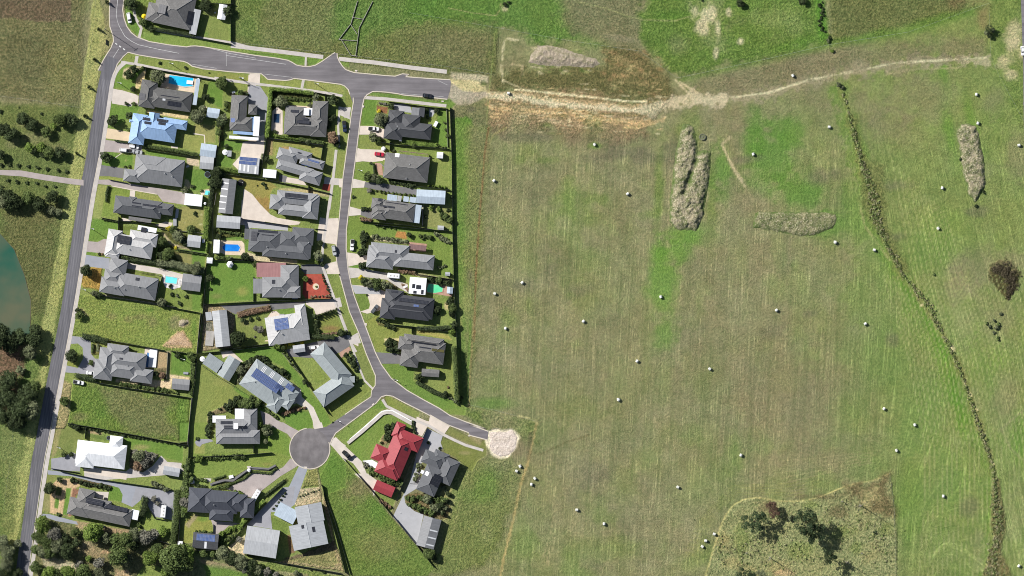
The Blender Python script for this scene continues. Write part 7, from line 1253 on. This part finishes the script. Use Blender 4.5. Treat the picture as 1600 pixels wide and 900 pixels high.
# ---------------------------------------------------------------- tussocks along the creek: far too many to count
def tussocks(name, P, kind, n_, label, size=.42, clump=14):
    """P: (x, y, halfwidth) on the plan"""
    global rng
    rng = np.random.default_rng(len(name)+n_); L = [math.hypot(P[i+1][0]-P[i][0], P[i+1][1]-P[i][1])*(P[i][2]+P[i+1][2]) for i in range(len(P)-1)]; pr = np.array(L)/sum(L); PP, NN, VV = [], [], []
    for c in range(n_):
        i = rng.choice(len(L), p=pr); f = rng.random(); x0, y0, w0 = P[i]; x1, y1, w1 = P[i+1]; d = math.hypot(x1-x0, y1-y0); off = rng.normal()*.42*(w0+(w1-w0)*f); x = x0+(x1-x0)*f-(y1-y0)/d*off; y = y0+(y1-y0)*f+(x1-x0)/d*off
        q = ww((x, y)); D = rng.normal(size=(clump, 3)); D[:, 2] = abs(D[:, 2]); D /= np.linalg.norm(D, axis=1)[:, None]; s = rng.uniform(.25, .75); PP.append(np.array([q.x, q.y, .0])+D*np.array([s, s, s*.9])); NN.append(D); VV.append(np.full(clump, rng.random())*.7+rng.random(clump)*.3)
    me = leaf_mesh(name, np.concatenate(PP), np.concatenate(NN), np.full(n_*clump, size), np.concatenate(VV)); me.materials[0] = FOL[kind]; o = bpy.data.objects.new(name, me); COLN.objects.link(o); o['kind'] = 'stuff'; o['label'] = label; o['category'] = 'grass'; return o
cr = [(1317,145,2),(1324,170,3.5),(1331,200,4),(1345,250,5),(1356,280,9),(1364,310,13),(1371,345,9),(1384,378,6),(1398,405,5),(1412,432,3),(1427,450,4),(1450,474,6),(1464,505,5),(1480,535,3),(1497,572,4),(1508,600,3),(1517,625,3),(1526,655,5),(1538,690,5),(1548,718,2.5),(1552,740,2.5),(1554,760,5),(1557,790,9),(1560,812,10),(1556,840,9),(1552,865,10),(1550,900,16)]
tussocks('creek_tussocks', cr, 'straw', 500, 'straw coloured tussock grass lining the dry creek', .24); tussocks('creek_rushes', cr, 'marsh', 620, 'dark green rushes growing among the creek tussocks', .26)
tussocks('reed_bed_stems', [(1550,422,5),(1562,420,13),(1577,424,15),(1582,440,12),(1577,458,8),(1575,468,3)], 'reed', 420, 'dark brown reeds filling the hollow at the right edge', .2)
0 and tussocks('fence_line_grass', [(838,660,1.2),(826,722,1.4),(813,760,2.2),(800,815,2.5),(790,860,2.5),(782,905,2.5)], 'straw', 220, 'long dry straw grass along the old fence line at the bottom', .26, 10); 0 and tussocks('fence_straw', [(760,205,1.5),(753,300,1.2),(747,360,1.4),(744,440,1.2),(742,500,1)], 'brown', 260, 'dry straw grass along the old fence line beside the town', .24, 10)
tussocks('rough_tufts', [(1120,860,30),(1200,850,60),(1290,830,60),(1370,830,40),(1390,880,20)], 'marsh', 160, 'rough green and straw tufts covering the fenced corner', .26, 9); tussocks('rough_straw', [(1120,860,30),(1200,850,60),(1290,800,60),(1370,810,30),(1380,880,20)], 'straw', 200, 'dry straw tufts scattered through the fenced corner', .24, 9)
# ---------------------------------------------------------------- vehicles
for q in [('A',312,168,80,'van','white','white van parked on the grass inside the top left curve'),('B',340,712,6,'van','white','white van on the pink driveway between blue and grey houses'),('B',450,668,8,'suv','white','white wagon beside the garage of the blue-roofed house'),('B',440,722,6,'ute','silver','silver pickup towing gear behind the white van'),
 ('E',255,738,8,'car','white','white sedan on the driveway of the stepped gable house'),('E',138,825,10,'ute','white','white pickup on the grass at the empty block front'),('J',1540,620,80,'suv','silver','silver car parked on the street verge beside the large charcoal house'),
 ('Q',305,562,4,'ute','white','white pickup with dark tray on the near-black house driveway'),('R',403,135,6,'car','red','red sports car on the driveway of the grey hip house'),('H',1190,705,85,'ute','navy','blue pickup with white canopy on the verge near the hedge-ringed house'),('S',132,210,94,'ute','white','white pickup parked on the lawn of the stepped long house'),
 ('S',358,855,-52,'suv','grey','dark grey car on the curved driveway of the black array house'),('S',548,520,5,'caravan','white','white caravan beside the stepped long house'),('L',1150,78,-4,'suv','white','white car on the dark driveway above the L-shaped corner house'),('O',258,560,45,'ute','black','black pickup on the narrow concrete driveway below the turning circle'),
 ('M',740,700,-58,'caravan','white','white caravan parked on the pinkish forecourt of the navy gabled house'),('G',1090,365,-84,'caravan','white','white caravan on the grey yard near the woodland'),('rc',1392,318,84,'car','white','white car on the road at the far right edge'),('B',490,735,6,'car','silver','silver trailer-sized car at the end of the pink driveway')]:
    fr(q[0]); vehicle(*q[1:]); ALL.pop()
fr('Q'); vehicle(885,205,8,'car','black','black car parked at the sealed end of the top street'); ALL.pop()
fr('M'); bin_tank(672,458,16,1.6,M_white,'white round garden shelter on the lawn edge','shelter','garden_shelter')
for q in [('L',100,185,24,2.4,M_white,'white water tank in the left corner of the diagonal shed lot'),('I',347,565,38,1.0,M_black,'round black water tank beside the long dark shed'),('I',165,210,32,1.8,M_white,'white round water tank left of the solar shed'),('C',1280,585,15,1.8,M_white,'small white tank behind the flat white garage'),('E',1300,605,22,2.2,M_white,'white water tank outside the stepped gable back fence'),('A',1118,120,8,1.2,M_metal,'small silver drum near the long white shed')]:
    fr(q[0]); bin_tank(*q[1:]); ALL.pop()
fr('C'); trampoline(1308,245,36,'round trampoline on the lawn behind the plain grey house'); ALL.pop(); fr('F'); trampoline(540,565,20,'small round black trampoline above the white-roofed house'); ALL.pop()
for q in [('A',450,155,1.2,.0,'yellow')]:
    fr('A'); p = ww(pp(452,155)); root = empty('shade_umbrella', p); b = MB(); b.bar((0,0,0),(0,0,2.3),.04,6); b.build('pole', M_metal, root); b = MB(); b.bar((0,0,2.1),(0,0,2.7),um(24),8,.05); b.build('canopy', mat('yellow_canvas', (.75,.55,.02), .8, .05), root); tag(root, 'yellow shade umbrella on the patio of the top edge house', 'umbrella'); 
fr('K'); p = ww(pp(335,130)); root = empty('gazebo', p); b = MB(); b.bar((0,0,0),(0,0,1.7),um(28),6,um(26)); b.build('tent_wall', M_white, root); b = MB(); b.bar((0,0,1.7),(0,0,2.7),um(31),6,.05); b.build('tent_roof', M_white, root); tag(root, 'white hexagonal garden gazebo on the lawn below the blue pool', 'gazebo')
fr('R'); p = ww(pp(445,80)); root = empty('garden_tank', p); b = MB(); b.bar((0,0,0),(0,0,1.4),um(22),8,um(22)); b.build('tank_wall', M_white, root); b = MB(); b.bar((0,0,1.4),(0,0,1.7),um(23),8,um(12)); b.build('lid', M_white, root); tag(root, 'small white round tank on the front lawn above the red car', 'tank')
fr('K'); p = ww(pp(1088,325)); root = empty('garden_bed', p); b = MB(); b.bar((0,0,0),(0,0,.18),um(28),24,um(28)); b.build('border', M_cream, root); tag(root, 'cream round garden bed in the red gravel front yard', 'garden bed')
for q in [('I',215,225,50,70,1.6,4,M_zinc if False else M_metal,'dark grey rainwater unit beside the white tank','tank','storage_unit'),('E',1143,738,46,22,.6,4,M_blue,'small dark trampoline mat frame on the back lawn','garden bed','raised_bed'),('G',605,262,24,24,.6,0,M_black,'dark barbecue on the small patio','barbecue','barbecue'),('D',1272,232,22,40,1.5,0,M_white,'white utility box beside the light grey backyard shed','utility box','utility_box'),('P',705,345,3,3,.5,0,M_white,'tiny white drain pit cover at the wedge fence','drain cover','drain_pit'),('O',512,72,22,14,.25,-30,M_concrete,'pale drain pit on the verge by the corner lawn','drain cover','drain_pit'),('S',1085,500,1,1,.1,0,M_wood,'x','x','x'),('Q',190,320,22,22,.2,0,M_concrete,'square drain pit on the kerb left of the near-black house','drain cover','drain_pit'),('Q',1050,265,26,14,.2,6,M_concrete,'square drain pit at the sealed end of the top street','drain cover','drain_pit'),('ri',98,243,8,5,.2,20,M_concrete,'square drain pit near the gravel turning patch','drain cover','drain_pit'),('M',1218,432,28,14,.2,5,M_concrete,'pale drain pit at the bottom of the turning circle','drain cover','drain_pit'),('U',1155,590,20,12,.2,5,M_concrete,'pale drain pit at the kerb right of the stub road','drain cover','drain_pit'),('T',282,858,20,16,.2,-30,M_concrete,'pale drain pit at the street fork','drain cover','drain_pit'),('T',220,195,16,22,.2,0,M_concrete,'pale drain pit on the verge below the dark grey car','drain cover','drain_pit')]:
    if q[8] == 'x': continue
    fr(q[0]); boxy(*q[1:])
fr('C'); table_set(1075,150,'outdoor table with chairs on the patio behind the plain grey house', M_metal)
fr('C'); boxy(950,700,34,110,.6,5,M_metal,'stack of silver roofing sheets right of the long charcoal house','sheet stack','sheet_stack'); boxy(925,800,40,90,.7,0,M_metal,'pile of silver sheeting and crates beside the side fence','sheet stack','sheet_stack')
fr('K'); boxy(790,575,44,20,.5,0,M_metal,'small grey bench seat on the lawn of the blue array house','bench','garden_bench'); boxy(155,590,60,60,.5,0,M_wood,'timber pallet stack beside the large pale shed','pallet stack','pallet_stack'); boxy(155,780,70,130,.5,5,M_palef,'stack of pale building boards left of the large pale shed','board stack','board_stack'); boxy(905,428,50,14,.8,0,M_white,'white air unit beside the red and grey house','air unit','air_unit')
fr('S'); table_set(765,240,'dark table and chairs on the brown deck'); table_set(660,630,'white outdoor table near the white pavilion'); 
fr('H'); table_set(150,385,'white garden seat above the white veranda house'); fr('G'); boxy(575,488,55,14,.9,6,M_blue,'long blue box against the woodland side of the tiled house','tank','storage_box'); fr('N'); boxy(125,505,42,36,1.6,5,M_white,'small white tank hut in the bottom corner behind the tall hedge','hut','tank_hut')
fr('Q'); boxy(975,510,34,60,1.2,28,M_white,'white and blue playhouse beside the near-black house','playhouse','playhouse'); fr('M'); boxy(500,522,44,30,.8,-14,M_white,'white garden bench on the lawn beside the dark low wall','bench','garden_bench'); boxy(125,560,44,60,.5,0,M_white,'white curved garden ornament in the hedge corner','ornament','garden_ornament')
fr('A'); table_set(955,745,'white sun loungers beside the pool deck'); boxy(96,395,8,50,.9,0,M_black,'dark guide post on the left verge of the junction','post','guide_post')
# ---------------------------------------------------------------- poles
for q in [('A',210,775,8.2,0,'tall street lamp by the first driveway below the junction'),('A',100,285,12,1,'timber power pole left of the road junction'),('A',690,590,5,0,'short street lamp on the top street verge'),('A',1350,725,5.5,0,'street lamp left of the top street driveway crossing'),('D',62,715,8.2,0,'street lamp in front of the angled front house'),('F',60,645,8.2,0,'street lamp in front of the white-roofed house'),('H',205,250,4.5,0,'street lamp above the white veranda house'),('H',912,300,6,0,'street lamp above the hedge-ringed house'),('R',190,290,3,0,'short street lamp left of the grey hip house'),('D',140,105,6,0,'street lamp left of the pale grey house'),('O',160,225,3,0,'short lamp beside the turning circle street'),('T',452,648,3,0,'short lamp on the verge above the street fork'),('E',1100,600,5,0,'clothes line pole on the back lawn of the stepped gable lot')]:
    fr(q[0]); lamp_post(q[1], q[2], q[5], q[3], wood=bool(q[4])); ALL.pop()
merge_small_shrubs()
finish_labels()
